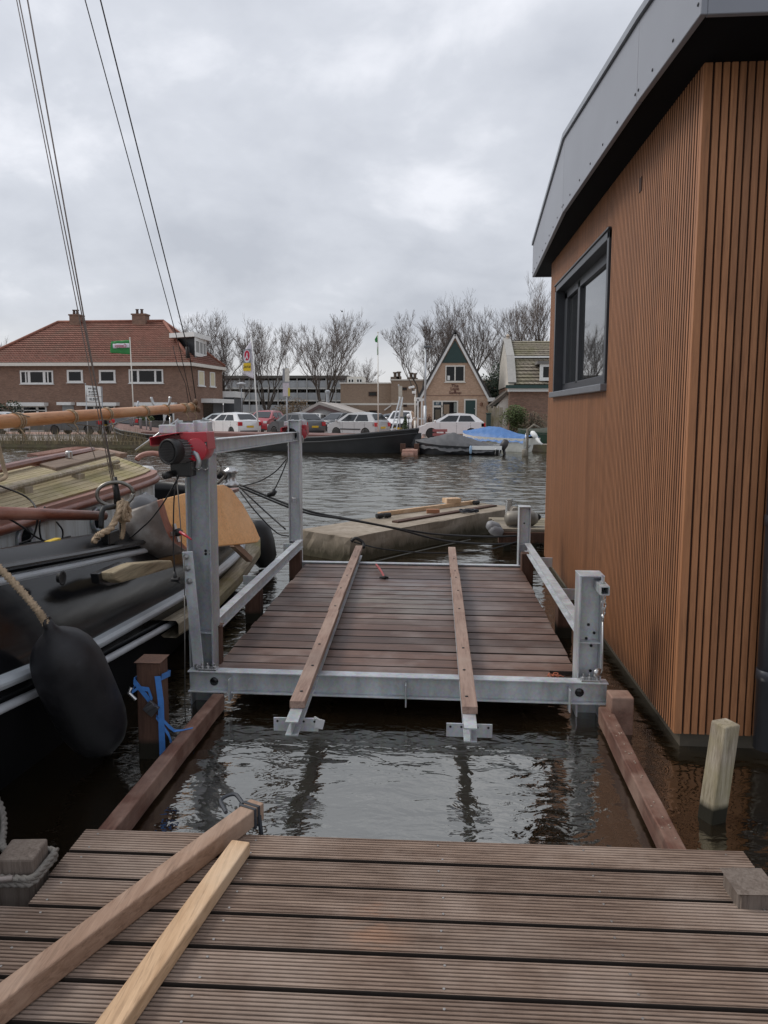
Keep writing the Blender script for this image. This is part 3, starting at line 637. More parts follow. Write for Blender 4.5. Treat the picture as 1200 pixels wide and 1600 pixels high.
GG = None
for lab, (xn, xf), yn in (('steel guide rail with a bolted timber top, left one of the two on the platform', (-.715, -.868), 3.60), ('steel guide rail with a bolted timber top, right one of the two on the platform', (.168, .156), 3.60)):
    g = thing('guide_rail', lab, 'guide rail', ((xn+xf)/2, 5.8, .03))
    A = Vector((xn, yn, 0)); B = Vector((xf, 8.03, 0)); d = (B-A).normalized(); r = Vector((d.y, -d.x, 0)); zz = Vector((0, 0, 1))
    m = MB(); m.ibeam(A-d*.16+zz*.042, B-d*.03+zz*.042, .064, .074, .008); m.build('steel_beam', M['galv'], g, bevel=.001, seg=1)
    m = MB(); cuts = [0, .48, .73, 1]; cuts = [0, .395, .70, 1]; L = (B-A).length
    for c0, c1 in zip(cuts, cuts[1:]):
        off = r*random.uniform(-.004, .004); m.beam(A+d*(L*c0+.002)+zz*.100+off, A+d*(L*c1-.002)+zz*.100+off, .078, .04)
    tt = m.build('timber_top', M['guidewood'], g, bevel=.003)
    m = MB(); m.smooth = True
    for c0 in (.03, .12, .21, .42, .55, .66, .72, .85): m.lathe([(.009, 0), (.008, .003), (0, .0035)], A+d*L*c0+zz*.1205+r*random.uniform(-.012, .012), (0, 0, 1), 10)
    m.build('screw_heads', M['black'], tt)
    m = MB(); c0 = A-d*.02+zz*.005; m.beam(c0-r*.115, c0-r*.012, .008, .07); m.beam(c0+r*.012, c0+r*.115, .008, .07)
    ep = m.build('end_plate', M['galv'], g, bevel=.001, seg=1)
    m = MB()
    for a in (-.095, -.04, .04, .095): m.lathe([(.006, 0), (.006, .002), (0, .002)], c0+r*a+zz*.018-d*.0042, -d, 8)
    m.build('plate_holes', M['black'], ep)
    if xn < 0:
        m = MB(); m.box(c0+r*.10+Vector((0, -.012, -.015)), c0+r*.145+Vector((0, -.010, .035)), Matrix.Rotation(.25, 3, 'Y')); tg = m.build('paper_tag', plain('tag_paper', (.55, .55, .56), .8), g)
        m = MB(); m.tube(curve([c0+r*.09+zz*.02, c0+r*.10+zz*.05-d*.02, c0+r*.125+zz*.03-d*.015], 5), .0025, 5); m.build('tag_wire', M['white'], tg)

m = MB(); m.smooth = True; a = pz(601, 903, .012); b_ = pz(588, 882, .05)
m.tube(curve([a, a.lerp(b_, .4)+Vector((0, 0, .012)), b_], 6), .011, 8); cl = tag(m.build('pruning_tool', plain('red_grip', (.36, .07, .07), .5), loc=a), 'red handled hand tool lying on the far part of the platform', 'tool')
m = MB(); m.tube([a+Vector((-.05, .01, .002)), a+Vector((.0, 0, .004)), a+Vector((.035, .012, .002))], [.006, .018, .008], 8); m.build('head', M['black'], cl)

# ------------------------------------------------------------------ electric hoists
def hoist(label):
    h = thing('electric_hoist', label, 'hoist', (-1.452, PY0, 1.44))
    H = lambda u, v, y=4.2: py(u, v, y)
    m = MB()
    for (u0_, v0_, u1, v1, yy) in ((248, 664, 274, 677, 4.22), (275.5, 661, 302, 677, 4.25), (304, 659, 324, 675.5, 4.30)):
        a, b_ = H(u0_, v1, yy), H(u1, v0_, yy); m.box((a.x, yy, a.z), (b_.x, yy+.10, b_.z))
    for (u, yy) in ((274.8, 4.21), (303, 4.25)): a = H(u, 680, yy); m.box((a.x-.006, yy, a.z), (a.x+.004, yy+.12, a.z+.085))
    m.build('mounting_bracket', M['galv'], h, bevel=.004)
    m = MB(); poly = [H(u, v, 4.15) for u, v in ((279, 676), (322, 675), (325, 703), (310, 704), (302, 694), (292, 690), (283, 689))]; m.prism(poly, (0, 1, 0), .15)
    tp = [H(234, 684, 4.09), H(279.5, 676, 4.09)]; lo = [H(236, 697, 4.09), H(283, 689, 4.09)]
    m.beam(tp[0]+Vector((0, .08, 0)), tp[1]+Vector((0, .08, 0)), .17, .006); m.beam(lo[0]+Vector((0, .08, 0)), tp[0]+Vector((0, .08, 0)), .17, .006, (1, 0, .2))
    m.prism([H(236, 684, 4.24), H(281, 677, 4.24), H(283, 692, 4.24), H(237, 698, 4.24)], (0, 1, 0), .006)
    m.build('housing', M['red'], h, bevel=.004)
    m = MB(); m.smooth = True; c0 = H(311, 702, 4.2); m.lathe([(0, -.06), (.066, -.06), (.066, .08), (0, .08)], c0, (0, 1, 0), 28); m.build('drum_cover', M['red'], h, bevel=.003)
    m = MB(); m.smooth = True; c0 = H(262, 706, 4.05); ax = Vector((.45, .893, 0))
    m.lathe([(0, .004), (.058, .004), (.060, 0), (.071, -.004), (.074, .004), (.074, .05), (.070, .062), (.04, .066)], c0, ax, 32); fc = m.build('fan_cover', M['black'], h)
    m = MB(); m.smooth = False
    for i in range(-6, 7):
        o_ = i*.009; l_ = math.sqrt(max(0, .056**2-o_**2)); sx_ = Vector((-ax.y, ax.x, 0))
        m.beam(c0+sx_*o_-Vector((0, 0, l_))-ax*.003, c0+sx_*o_+Vector((0, 0, l_))-ax*.003, .0022, .003, ax)
        m.beam(c0-sx_*l_+Vector((0, 0, o_))-ax*.003, c0+sx_*l_+Vector((0, 0, o_))-ax*.003, .0022, .003, ax)
    m.build('fan_grille', plain('grille_black', (.03, .03, .032), .35), fc)
    m = MB(); m.smooth = False; m.lathe([(.056, .062), (.056, .19)], c0, ax, 20)
    for i in range(22):
        a = 2*math.pi*i/22; s1 = Vector((-ax.y, ax.x, 0)); n_ = s1*math.cos(a)+Vector((0, 0, 1))*math.sin(a)
        m.beam(c0+ax*.07+n_*.062, c0+ax*.19+n_*.062, .0035, .014, n_)
    m.build('motor_fins', plain('motor_grey', (.20, .20, .20), .45, .4), h)
    m = MB(); a = H(266, 745, 4.16); b_ = H(298, 721, 4.16); m.box((a.x, 4.16, a.z), (b_.x, 4.26, b_.z)); a = H(300, 720, 4.2); m.box((a.x-.14, 4.18, a.z), (a.x, 4.27, a.z+.03)); m.build('switch_box', M['blackgloss'], h, bevel=.006)
    m = MB(); m.smooth = True; c0 = H(266, 741, 4.13); m.lathe([(0, 0), (.022, 0), (.022, .045), (0, .045)], c0, (-.4, -.9, -.1), 16); m.build('cable_gland', M['black'], h)
    m = MB(); m.smooth = True; m.tube(curve([H(303, 706, 4.15), H(308, 712, 4.14), H(311, 722, 4.14), H(309, 731, 4.15)], 5), [.014]*16, 8); m.build('guide_arm', M['galv2'], h)
    m = MB(); q_ = [H(313, 692, 4.145), H(323, 690, 4.145), H(324, 701, 4.145), H(314, 702, 4.145)]; m.prism(q_, (0, 1, 0), .004); ml = m.build('rating_plate', plain('plate_black', (.03, .03, .03), .4), h)
    m = MB()
    for v in (693.5, 696.5, 699.5): m.prism([H(314.5, v, 4.143), H(319 if v > 695 else 322, v-.3, 4.143), H(319 if v > 695 else 322, v+.8, 4.143), H(314.5, v+1, 4.143)], (0, 1, 0), .001)
    m.build('plate_print', M['white'], ml)
    return h
h1 = hoist('red electric hoist with black motor on top of the near left steel post')
h2 = copy_tree(h1); h2['label'] = 'red electric hoist half hidden behind the far left steel post'
h2.location = (-1.50, PY1+.30, 1.42); h2.scale = (.82, .9, .9)
# what hangs from the near hoist
m = MB(); m.smooth = True; H = py
m.tube(curve([H(278, 742, 4.16), H(272, 780, 4.17), H(271, 850, 4.18), H(273, 893, 4.18)], 8), .0045, 6); m.tube([H(273, 893, 4.18), H(274, 908, 4.18)], [.008, .013], 8)
cb1 = tag(m.build('hoist_cable', M['cable'], loc=H(278, 742, 4.16)), 'black hoist cable hanging straight down with a plug at its end', 'cable')
m = MB(); m.tube([H(274, 908, 4.18), H(283, 911, 4.16)], .005, 6); m.tube([H(268, 906, 4.18), H(280, 905, 4.17)], .012, 8); m.build('plug', M['black'], cb1)
m = MB(); m.smooth = True; m.tube([H(276, 742, 4.2), H(283, 832, 4.24), H(284, 860, 4.25)], .0035, 6); m.tube([H(288.5, 930, 4.28), H(289, 1118, 4.28)], .0035, 6); m.tube([H(288, 870, 4.25), H(288.5, 930, 4.28)], .003, 6)
wr = tag(m.build('wire_rope', plain('steel_wire', (.16, .15, .14), .5, .6), loc=H(276, 742, 4.2)), 'thin steel wire rope running down beside the hoist post', 'wire')
m = MB(); m.smooth = True; m.tube([H(281, 831, 4.2), H(286, 834, 4.18), H(299, 843, 4.1)], [.007, .011, .004], 8); m.build('wire_stop', M['red'], wr)
m = MB(); m.smooth = True; m.tube(curve([H(279, 745, 4.18), H(262, 775, 4.3), H(245, 800, 4.5), H(225, 822, 4.75), H(190, 846, 5.0), H(120, 852, 4.75), H(70, 846, 4.55), H(30, 852, 4.3), H(-10, 866, 4.2)], 8), .005, 6)
tag(m.build('power_cord', M['cable'], loc=H(279, 745, 4.18)), 'black power cord drooping from the hoist over the barge rail', 'cable')
m = MB(); m.smooth = True
m.tube([H(316, 733, 4.3)+Vector((.014*i-.04, -.02+.012*math.sin(i*2.1), .01*math.cos(i*2.1))) for i in range(7)], .0035, 6); m.build('cotter_chain', M['chrome'], h1)

# ------------------------------------------------------------------ concrete pontoon and what lies on it
Bp = Vector((-1.05, 8.65, 0)); Ap = Vector((-1.75, 9.20, 0)); Cp = Vector((1.25, 11.72, 0)); Dp = Ap+(Cp-Bp)
m = MB(); rows = []; pr_ = []
path = [Ap, Bp, Cp, Dp, Ap]; pts = []
for a, b_ in zip(path, path[1:]):
    for i in range(10): pts.append(a.lerp(b_, i/10))
for z in (-.7, -.24, -.12, 0, .092): rows.append([p+Vector((random.uniform(-.012, .012), random.uniform(-.012, .012), z)) for p in pts]); rows[-1].append(rows[-1][0])
cen = (Ap+Bp+Cp+Dp)/4
rows.append([cen+(p-cen)*.994+Vector((0, 0, .10)) for p in pts]+[cen+(pts[0]-cen)*.985+Vector((0, 0, .10))])
m.grid(rows); m.add(rows[-1][:-1], [list(range(40))])
n = N('pontoon_concrete'); f = n.noise(n.map(), 1.6, 8, .65); f2 = n.noise(n.map((1, 1, .4)), 9, 6, .7); s_ = n.n('ShaderNodeSeparateXYZ'); n.l(n.co, s_.inputs[0])
wet = n.ramp(n.math('ADD', n.math('MULTIPLY', s_.outputs[2], 1.9), n.math('MULTIPLY', f2, .55)), [(.42, 1), (.72, 0)])
co = n.ramp(f, [(.3, (.20, .165, .125)), (.5, (.29, .245, .195)), (.7, (.38, .33, .275))]); co = n.mix(n.ramp(f2, [(.45, 0), (.7, .7)]), co, (.17, .14, .10))
n.col(n.mix(wet, co, (.06, .052, .034))); n.bump(f2, .6, .02)
tag(m.build('pontoon', n.set(.9, 0, .2), loc=(Bp.x, Bp.y, WZ)), 'low concrete pontoon with mossy sides floating behind the platform', 'pontoon')
T = lambda u, v, z=.1: pz(u, v, z)
def lumber(name, lab, a, b_, w_, h_, mat, z=.101, cat='timber'):
    a = Vector(a); b_ = Vector(b_); a.z = b_.z = z+h_/2; m = MB(); m.beam(a, b_, w_, h_); return tag(m.build(name, mat, bevel=.004, loc=a), lab, cat)
lumber('timber_beam', 'long pale beam lying along the far side of the concrete pontoon', T(592, 807), T(746, 787), .06, .06, M['palewood'])
lumber('plank', 'thin dark plank lying in the middle of the concrete pontoon', T(617, 817), T(772, 791), .11, .025, M['darkwood'])
a = T(707, 791); b0 = lumber('wood_block', 'square pale wood block resting on the pontoon beam', (a.x-.13, a.y-.08, 0), (a.x+.10, a.y+.03, 0), .17, .075, M['palewood'], .16, 'block')
a = T(676, 802); lumber('wood_block', 'small reddish block lying on the concrete pontoon between beam and plank', (a.x-.09, a.y, 0), (a.x+.10, a.y+.02, 0), .08, .06, plain('red_block', (.33, .15, .08), .8), .101, 'block')
m = MB(); m.smooth = True; c0 = T(733, 797, .15)
for q_ in range(3): m.tube(curve([c0+Vector((math.cos(a*.9+q_)*(.10+.02*q_), math.sin(a*.9+q_)*.06, .02*math.sin(a*2)-.01)) for a in range(8)], 4), .011, 6)
tag(m.build('strap_coil', plain('dark_strap', (.03, .035, .045), .7), loc=c0), 'dark strap lying in a heap on the pontoon plank', 'strap')
for (u, v), lb_ in (((593, 806), 'black bar clamp at the very near end of the pale pontoon beam'), ((605, 805), 'second black bar clamp just in from the near end of the pale pontoon beam'), ((744, 785), 'black bar clamp at the far end of the pale pontoon beam')): m = MB(); c0 = T(u, v, .14); m.lathe([(.035, -.05), (.035, .05)], c0, (1, .7, 0), 10); m.tube([c0, c0+Vector((.01, -.03, -.07))], .012, 6); tag(m.build('bar_clamp', M['black'], loc=c0), lb_, 'clamp')
# little timber raft between pontoon and houseboat
rf = thing('timber_raft', 'old timber raft with mossy beams between pontoon and houseboat', 'raft', (1.2, 9.9, WZ))
m = MB()
for i in range(7): y = 9.75+i*.16; m.box((.78+random.uniform(-.05, .05), y, .02), (3.0, y+.145, .055+random.uniform(-.005, .005)))
m.build('planks', M['oldplank'], rf, bevel=.004, seg=1)
m = MB(); m.box((.80, 9.7, -.13), (3.0, 9.80, .018)); m.box((.86, 9.69, -.3), (.96, 9.70, -.05)); m.box((1.2, 9.69, -.28), (1.3, 9.70, -.08)); m.box((.80, 10.6, -.13), (3, 10.75, .018)); m.build('side_beam', M['darkwood'], rf, bevel=.006)
m = MB(); m.smooth = True; c0 = py(812, 811, 9.95); c0.z = .17
m.lathe([(0, -.20), (.05, -.20), (.10, -.17), (.105, 0), (.105, .18), (.06, .24), (0, .24)], c0, (1, .15, 0), 20); bb = tag(m.build('gas_bottle', plain('dull_metal', (.22, .20, .17), .5, .4), loc=(c0.x, c0.y, .055)), 'dull metal drum lying on its side on the timber raft', 'drum')
for i, (u, v) in enumerate(((771, 823), (775, 829))):
    m = MB(); m.smooth = True; c0 = py(u, v, 9.66-.02*i); m.lathe([(0, -.10), (.045, -.09), (.07, -.05), (.07, .05), (.045, .09), (0, .10)], c0, (.9, .2, -.35), 16)
    tag(m.build('boat_fender', plain('grey_fender', (.22, .22, .23), .5), loc=c0), ('upper' if i == 0 else 'lower')+' of two small grey fenders on the corner of the timber raft', 'fender')
m = MB(); m.smooth = True; c0 = py(795, 812, 10.3); c0.z = .056; m.lathe([(.05, 0), (.055, .02), (.05, .05), (.035, .07), (.034, .10), (.05, .12), (.05, .33), (.048, .33)], c0, (0, 0, 1), 16)
gm = bpy.data.materials.new('clear_plastic'); gm.use_nodes = True; q_ = gm.node_tree.nodes['Principled BSDF']; q_.inputs['Transmission Weight'].default_value = .9; q_.inputs['Roughness'].default_value = .1; q_.inputs['IOR'].default_value = 1.1; q_.inputs['Base Color'].default_value = (.8, .8, .8, 1)
tag(m.build('glass_lantern', gm, loc=c0), 'clear glass lantern standing at the back of the timber raft', 'lantern')
m = MB(); m.smooth = True
for i in range(3): m.tube(curve([py(838+6*math.cos(a+i)*(.6+.2*i), 808+4*math.sin(a+i), 10) for a in range(7)], 4), .014, 6)
tag(m.build('rope_coil', plain('dark_rope', (.04, .04, .04), .8), loc=py(838, 810, 10)), 'dark coil of rope behind the right steel post on the raft', 'rope')
# mooring lines across to the houseboat
def line(name, lab, pts, r, mat, cat='rope', n=8):
    m = MB(); m.smooth = True; q_ = curve(pts, n); m.tube(q_, r, 6); return tag(m.build(name, mat, loc=pts[0]), lab, cat)
line('mooring_line', 'black mooring line from the barge sagging over the pontoon to the raft, upper strand', [py(374, 757, 8.2), py(470, 795, 8.0), py(560, 814, 8.0), py(640, 829, 8.3), py(700, 836, 8.7), py(790, 838, 9.5), py(900, 830, 10)], .013, M['cable'])
line('mooring_line', 'black mooring line from the barge hanging lower over the pontoon side, second strand', [py(374, 761, 8.1), py(470, 799, 7.9), py(545, 812, 7.9), py(618, 826, 8.1), py(690, 844, 8.5), py(760, 850, 9.2), py(800, 849, 9.6)], .013, M['cable'])
line('mooring_line', 'thin black line from the left guide rail tip across the water to the raft', [py(553, 847, 8.05), py(600, 858, 8.1), py(674, 864, 8.6), py(750, 861, 9.0), py(812, 845, 9.6), py(860, 828, 10)], .008, M['cable'])
line('mooring_line', 'thin line running low over the water beside the pontoon', [py(575, 880, 8.0), py(650, 862, 8.8), py(735, 843, 9.7)], .006, plain('grey_line', (.10, .10, .09), .8))
line('mooring_line', 'thin black line from the barge bow to the far left post foot', [py(375, 762, 8.2), py(410, 795, 8.0), py(446, 827, 7.75)], .009, M['cable'])
line('mooring_line', 'thin black line hanging from the barge bow down to the water', [py(373, 765, 8.2), py(400, 800, 8.0), py(432, 832, 7.9), py(452, 838, 7.8)], .008, M['cable'])
ec = line('extension_cord', 'black extension cord hanging in a loop from the far left post to the barge', [py(449, 716, PY1), py(430, 737, 7.8), py(405, 752, 8.0), py(376, 760, 8.2)], .007, M['cable'], 'cable')
m = MB(); m.smooth = True; m.tube(sag(py(449, 718, PY1), py(427, 768, 7.7), .02, 8), .007, 6); m.tube([py(430, 766, 7.7), py(426, 771, 7.7), py(418, 774, 7.7)], [.03, .035, .02], 8); m.build('plug', M['cable'], ec)
m = MB(); m.smooth = True; m.tube(curve([py(549, 846, 8.05), py(556, 841, 8.05), py(567, 848, 8.05), py(568, 856, 8.0)], 5), .02, 6); tag(m.build('black_strap', M['black'], loc=py(549, 846, 8.05)), 'black strap tied over the far end of the left guide rail', 'strap')
# ------------------------------------------------------------------ sailing barge on the left
def interp(tab, y):
    for (a, va), (b, vb) in zip(tab, tab[1:]):
        if y <= b: t = max(0, (y-a)/(b-a)); t = t if a != tab[0][0] or y > a else 0; return va+(vb-va)*t
    return tab[-1][1]
ST = [.3, 1, 1.8, 2.5, 3.1, 3.6, 4.1, 4.6, 5.2, 5.8, 6.4, 7.0, 7.5, 7.9, 8.2, 8.45, 8.62, 8.74]
end = [(0, 0), (6.6, 0), (7.0, -.02), (7.5, -.10), (7.9, -.22), (8.2, -.40), (8.45, -.66), (8.62, -1.05), (8.74, -1.62)]
XW = [(.3, -2.25), (2.5, -2.15), (3.6, -2.06), (4.6, -1.99), (5.5, -2.0), (6.6, -2.06), (9, -2.06)]
X2 = [(.3, -2.15), (2.5, -2.02), (3.1, -1.985), (5, -1.97), (6, -1.96), (9, -1.96)]; Z2 = [(.3, .42), (2.5, .31), (3.07, .26), (4.1, .135), (5.2, .045), (6, .01), (6.8, .02), (7.6, .06), (9, .12)]
X1 = [(.3, -2.12), (2.5, -2.0), (3.1, -1.965), (5, -1.95), (9, -1.95)]; Z1 = [(.3, .55), (2.5, .45), (3.05, .38), (3.95, .27), (5.4, .195), (6.2, .175), (7, .19), (8, .24), (9, .3)]
XU = [(.3, -2.2), (3, -2.13), (9, -2.10)]; ZU = [(.3, 1.05), (2.5, .89), (3.4, .80), (4.1, .725), (5.1, .625), (6, .57), (7, .56), (8, .6), (9, .66)]
XB = [(.3, -2.3), (3, -2.21), (9, -2.18)]; ZB = [(.3, 1.15), (2.5, 1.0), (3.5, .90), (4.7, .79), (5.25, .735), (6, .68), (7, .67), (8, .71), (9, .77)]
I = interp
bg_ = thing('sailing_barge', 'old black hulled sailing barge with planked cabin roof moored at the left', 'sailing barge', (-2.6, 4.5, WZ))
def row(xt, zt, dx=0, dz=0, ys=ST): return [Vector((I(xt, y)+dx+I(end, y), y, (zt if isinstance(zt, (int, float)) else I(zt, y))+dz)) for y in ys]
m = MB(); m.smooth = True
mid = [a.lerp(b_, .5)+Vector((.025, 0, 0)) for a, b_ in zip(row(X1, Z1), row(XU, ZU))]
m.grid([row(X2, Z2), row(X1, Z1), mid, row(XU, ZU)])
n = N('hull_black'); f = n.noise(n.map((1, .5, 1)), 1.6, 5, .6); f2 = n.noise(n.map((1, .25, 3)), 6, 4, .6)
n.col(n.ramp(f, [(.35, (.006, .006, .007)), (.7, (.011, .0115, .013))])); n.set(.14, 0, .34, 0); n.l(n.ramp(f2, [(.3, .10), (.75, .26)]), n.b.inputs['Roughness']); n.bump(f, .08, .04); HULL = n.m
m.build('hull', HULL, bg_)
FLIP = lambda rows: [[Vector((-7.56-p.x, p.y, p.z)) for p in r] for r in rows]
m = MB(); m.smooth = True; m.grid([row(XW, -.8, -.35), row(XW, -.23), row(X2, Z2)]); m.grid(FLIP([row(XW, -.8, -.35), row(XW, -.23), row(X2, Z2), row(X1, Z1), row(XB, ZB)])); m.grid(FLIP([row(XB, ZB, -.06), row(XB, ZB, -.06, -.25), row(XB, ZB, -.9, -.25)])); m.build('bottom', plain('tar_black', (.005, .005, .006), .8, 0, .3, 3, spec=.12), bg_)
hullg = plain('hull_grey', (.42, .45, .48), .4, 0, .15, 4)
m = MB(); m.smooth = True; m.grid([row(XU, ZU), row(XB, ZB), row(XB, ZB, -.05), row(XU, ZU, -.06), row(XU, ZU, -.06, -.22)]); m.build('bulwark', plain('bulwark_black', (.010, .0105, .012), .3, 0, .2, 3, spec=.25), bg_)
YS = [y for y in ST if y <= 5.6]+[5.62]
fine = lambda a, b_, n_=26: [a+(b_-a)*i/n_ for i in range(n_+1)]
def strake(name, xt, zt, w_, h_, mat, a, b_, dx=0, dz=0):
    ys = fine(a, b_); m = MB(); c = row(xt, zt, dx, dz, ys); o = Vector((w_, 0, 0)); u = Vector((0, 0, h_/2))
    m.grid([[p-u-o*.3 for p in c], [p-u*.8+o*.7 for p in c], [p-u*.2+o for p in c], [p+u*.2+o for p in c], [p+u*.8+o*.7 for p in c], [p+u-o*.3 for p in c]])
    for q_ in (0, -1): pass
    return m.build(name, mat, bg_)
strake('rubbing_strake', X1, Z1, .045, .065, hullg, .3, 8.3)
strake('upper_strake', XU, ZU, .03, .05, hullg, .3, 5.2, 0, -.03)
strake('cap_rail', XU, ZU, .04, .04, M['blackgloss'], .3, 8.4, 0, .035)
m = MB(); m.smooth = True; m.tube(row(X2, Z2, .03, 0, fine(.3, 5.25)), .022, 10); m.build('rubbing_pipe', plain('pipe_white', (.50, .52, .55), .4), bg_)
m = MB(); S3 = [(5.0, -1.86), (5.8, -1.84), (6.7, -1.85), (7.6, -1.90), (8.2, -2.05), (8.5, -2.3)]; S3z = [(5, .06), (5.8, .015), (6.7, .05), (7.7, .13), (8.5, .16)]
ys = fine(5.0, 8.5); c = [Vector((I(S3, y), y, I(S3z, y))) for y in ys]
prf = [(-.09, -.075), (.0, -.075), (.02, -.05), (.02, .03), (0, .05), (-.14, .05), (-.14, -.04)]
m.grid([[p+Vector((a, 0, b_)) for p in c] for a, b_ in prf]+[[p+Vector((*(prf[0][:1]), 0, prf[0][1])) for p in c]])
m.build('stern_timber', wood('mossy_timber', (.44, .385, .30), (.22, .185, .13), 'y', 1, .85, .6, 0, worn=(.19, .165, .05)), bg_)
m = MB(); m.smooth = True; m.grid([row(XU, ZU, -.06, -.2), row(XU, ZU, -.55, -.2)]); m.build('side_deck', plain('deck_paint', (.07, .075, .08), .6, 0, .3, 4), bg_)
# the far end of the cabin, seen over the bow
CX = -2.68; CZ = [(.5, .90), (4.3, .91), (7.2, .985), (8, 1.0)]
cy = [.5, 1.5, 2.5, 3.5, 4.3, 5, 5.7, 6.4, 6.8, 7.05, 7.2, 7.3]; cx = [0, 0, 0, 0, 0, 0, -.0, -.02, -.05, -.12, -.24, -.5]
edge = [Vector((CX+d, y, I(CZ, y))) for y, d in zip(cy, cx)]+[Vector((-3.67, 7.62, 1.175)), Vector((-4.3, 7.55, 1.10))]
m = MB(); m.smooth = True; m.grid([[p-Vector((0, 0, .62)) for p in edge], [p-Vector((0, 0, .01)) for p in edge]])
n = N('cabin_paint'); f = n.noise(n.map((1, 1, .12)), 14, 6, .7); n.col(n.ramp(f, [(.35, (.36, .35, .30)), (.5, (.58, .61, .61)), (.7, (.68, .72, .73))])); n.set(.5)
m.build('cabin_side', n.m, bg_)
redw = wood('varnished_red_wood', (.24, .085, .05), (.16, .05, .03), 'y', 1, .32, .2, 0, worn=(.34, .17, .13), spec=.5)
m = MB(); m.smooth = True; ce = curve(edge, 5)
m.tube([p+Vector((.02, 0, -.036)) for p in ce], .036, 10); m.build('cabin_trim', redw, bg_)
m = MB(); m.grid([[p+Vector((.03, 0, -.012)) for p in ce], [p+Vector((.03, 0, .028)) for p in ce], [p+Vector((-.085, 0, .04)) for p in ce], [p+Vector((-.085, 0, .0)) for p in ce]]); m.build('roof_edge', wood('faded_red_wood', (.36, .21, .17), (.27, .14, .11), 'y', 1, .6, .3, 0), bg_)
# planked roof: strips between the side edge and the ridge
def roof(t, y):
    e0 = Vector((CX+I(list(zip(cy, cx)), y), y, I(CZ, y)+.02)); r0 = Vector((-3.02-.17*(y-4.0), y+.25, 1.105+.016*(y-4)))
    p = e0.lerp(r0, t); p.z = e0.z+(r0.z-e0.z)*math.sin(min(t, 1.9)*math.pi/2); return p
m = MB(); m.smooth = False
ns = 15; ys = fine(1.0, 7.28, 22)
for i in range(ns*2-2):
    t0, t1 = i/ns+.05, (i+1)/ns+.05-.006
    m.grid([[roof(t0, y) for y in ys], [roof(t1, y) for y in ys]])
plankm = wood('weathered_roof_planks', (.45, .385, .26), (.335, .275, .17), 'y', 1.2, .85, .4, .1, worn=(.27, .24, .095))
m.build('roof_planks', plankm, bg_, solid=.018)
m = MB(); m.smooth = True; m.grid([[roof(t, y)-Vector((0, 0, .022)) for y in ys] for t in (0, .3, .6, 1, 1.4, 1.8)]); m.build('roof_base', M['black'], bg_)
q = lambda u, v, z: pz(u, v, z)
m = MB(); a = q(0, 783, 1.05); b_ = q(232, 725, 1.075)
m.tube(curve([roof(.30, 3.4)+Vector((0,0,.06)), roof(.33, 4.5)+Vector((0,0,.062)), roof(.36, 5.6)+Vector((0,0,.062)), roof(.36, 6.55)+Vector((0,0,.055))], 6), .02, 8)
for y in (3.9, 4.75, 5.6, 6.4): p = roof(.33, y); m.box(p+Vector((-.03, -.05, -.01)), p+Vector((.03, .05, .05)))
m.build('grab_rail', M['greywood'], bg_, bevel=0)
m = MB()
m.tube(curve([roof(1.0, 2.6)+Vector((0,0,.05)), roof(1.0, 4.5)+Vector((0,0,.06)), roof(1.0, 5.6)+Vector((0,0,.06)), roof(.98, 7.0)+Vector((0,0,.05))], 6), .03, 8)
for y in (3.2, 4.4, 5.6, 6.6): p = roof(1.0, y); m.box(p+Vector((-.03, -.07, -.01)), p+Vector((.03, .07, .04)))
m.build('grab_rail', redw, bg_)
def lay(t0, t1, y0, y1, h_, name, mat, label=None, skew=0):
    m = MB(); a, b_, c_, d_ = roof(t0, y0), roof(t1, y0), roof(t1, y1+skew), roof(t0, y1+skew); u = Vector((0, 0, h_)); lo = Vector((0, 0, -.01))
    m.add([a+lo, b_+lo, c_+lo, d_+lo, a+u, b_+u, c_+u, d_+u], [(0,1,2,3),(7,6,5,4),(0,4,5,1),(1,5,6,2),(2,6,7,3),(3,7,4,0)]); return m.build(name, mat, bg_, bevel=.006)
lay(.42, .56, 4.2, 6.1, .03, 'roof_board', M['greywood'])
lay(.62, .92, 5.5, 7.1, .045, 'hatch_board', wood('brown_board', (.25, .19, .145), (.16, .115, .085), 'y', 1, .8, .5, 0))
m = MB(); m.beam(roof(1.04, 7.22)+Vector((0, .03, .03)), roof(.40, 7.24)+Vector((0, .03, .045)), .10, .05); m.build('roof_board', wood('end_board_wood', (.33, .23, .18), (.24, .16, .12), 'x', 1, .8, .4, 0), bg_, bevel=.006)
m = MB(); p = roof(.86, 6.1); m.lathe([(.03, 0), (.03, .05), (.02, .06), (0, .06)], p+Vector((0, 0, .05)), (0, 0, 1), 12); m.build('roof_vent', M['chrome'], bg_)
for u, v in ((38, 842), (225, 786), (150, 812)):
    m = MB(); m.smooth = True; c0 = px(u, v, CX+.004); m.lathe([(.10, 0), (.10, .02), (.075, .024), (.07, .006), (0, .006)], c0, (1, 0, 0), 24); po = m.build('porthole', M['galv2'], bg_)
    m = MB(); m.lathe([(.066, .012), (0, .013)], c0, (1, 0, 0), 20); m.build('pane', M['glass'], po)
m = MB(); m.smooth = True; c0 = px(91, 903, -2.0); m.lathe([(.03, 0), (.04, .004), (.028, .006), (.025, -.02), (0, -.03)], c0+Vector((.02, 0, 0)), (1, 0, 0), 14); m.build('hawse_hole', M['black'], bg_)
m = MB(); pts = [px(u, v, -1.965) for u, v in ((145, 894), (180, 880), (243, 875), (246, 886), (205, 898), (160, 910), (147, 905))]; m.prism(pts, (1, 0, 0), .12); m.build('timber_chock', wood('chock_wood', (.40, .33, .22), (.20, .155, .095), 'y', 1, .8, .5, 0), bg_, bevel=.012)
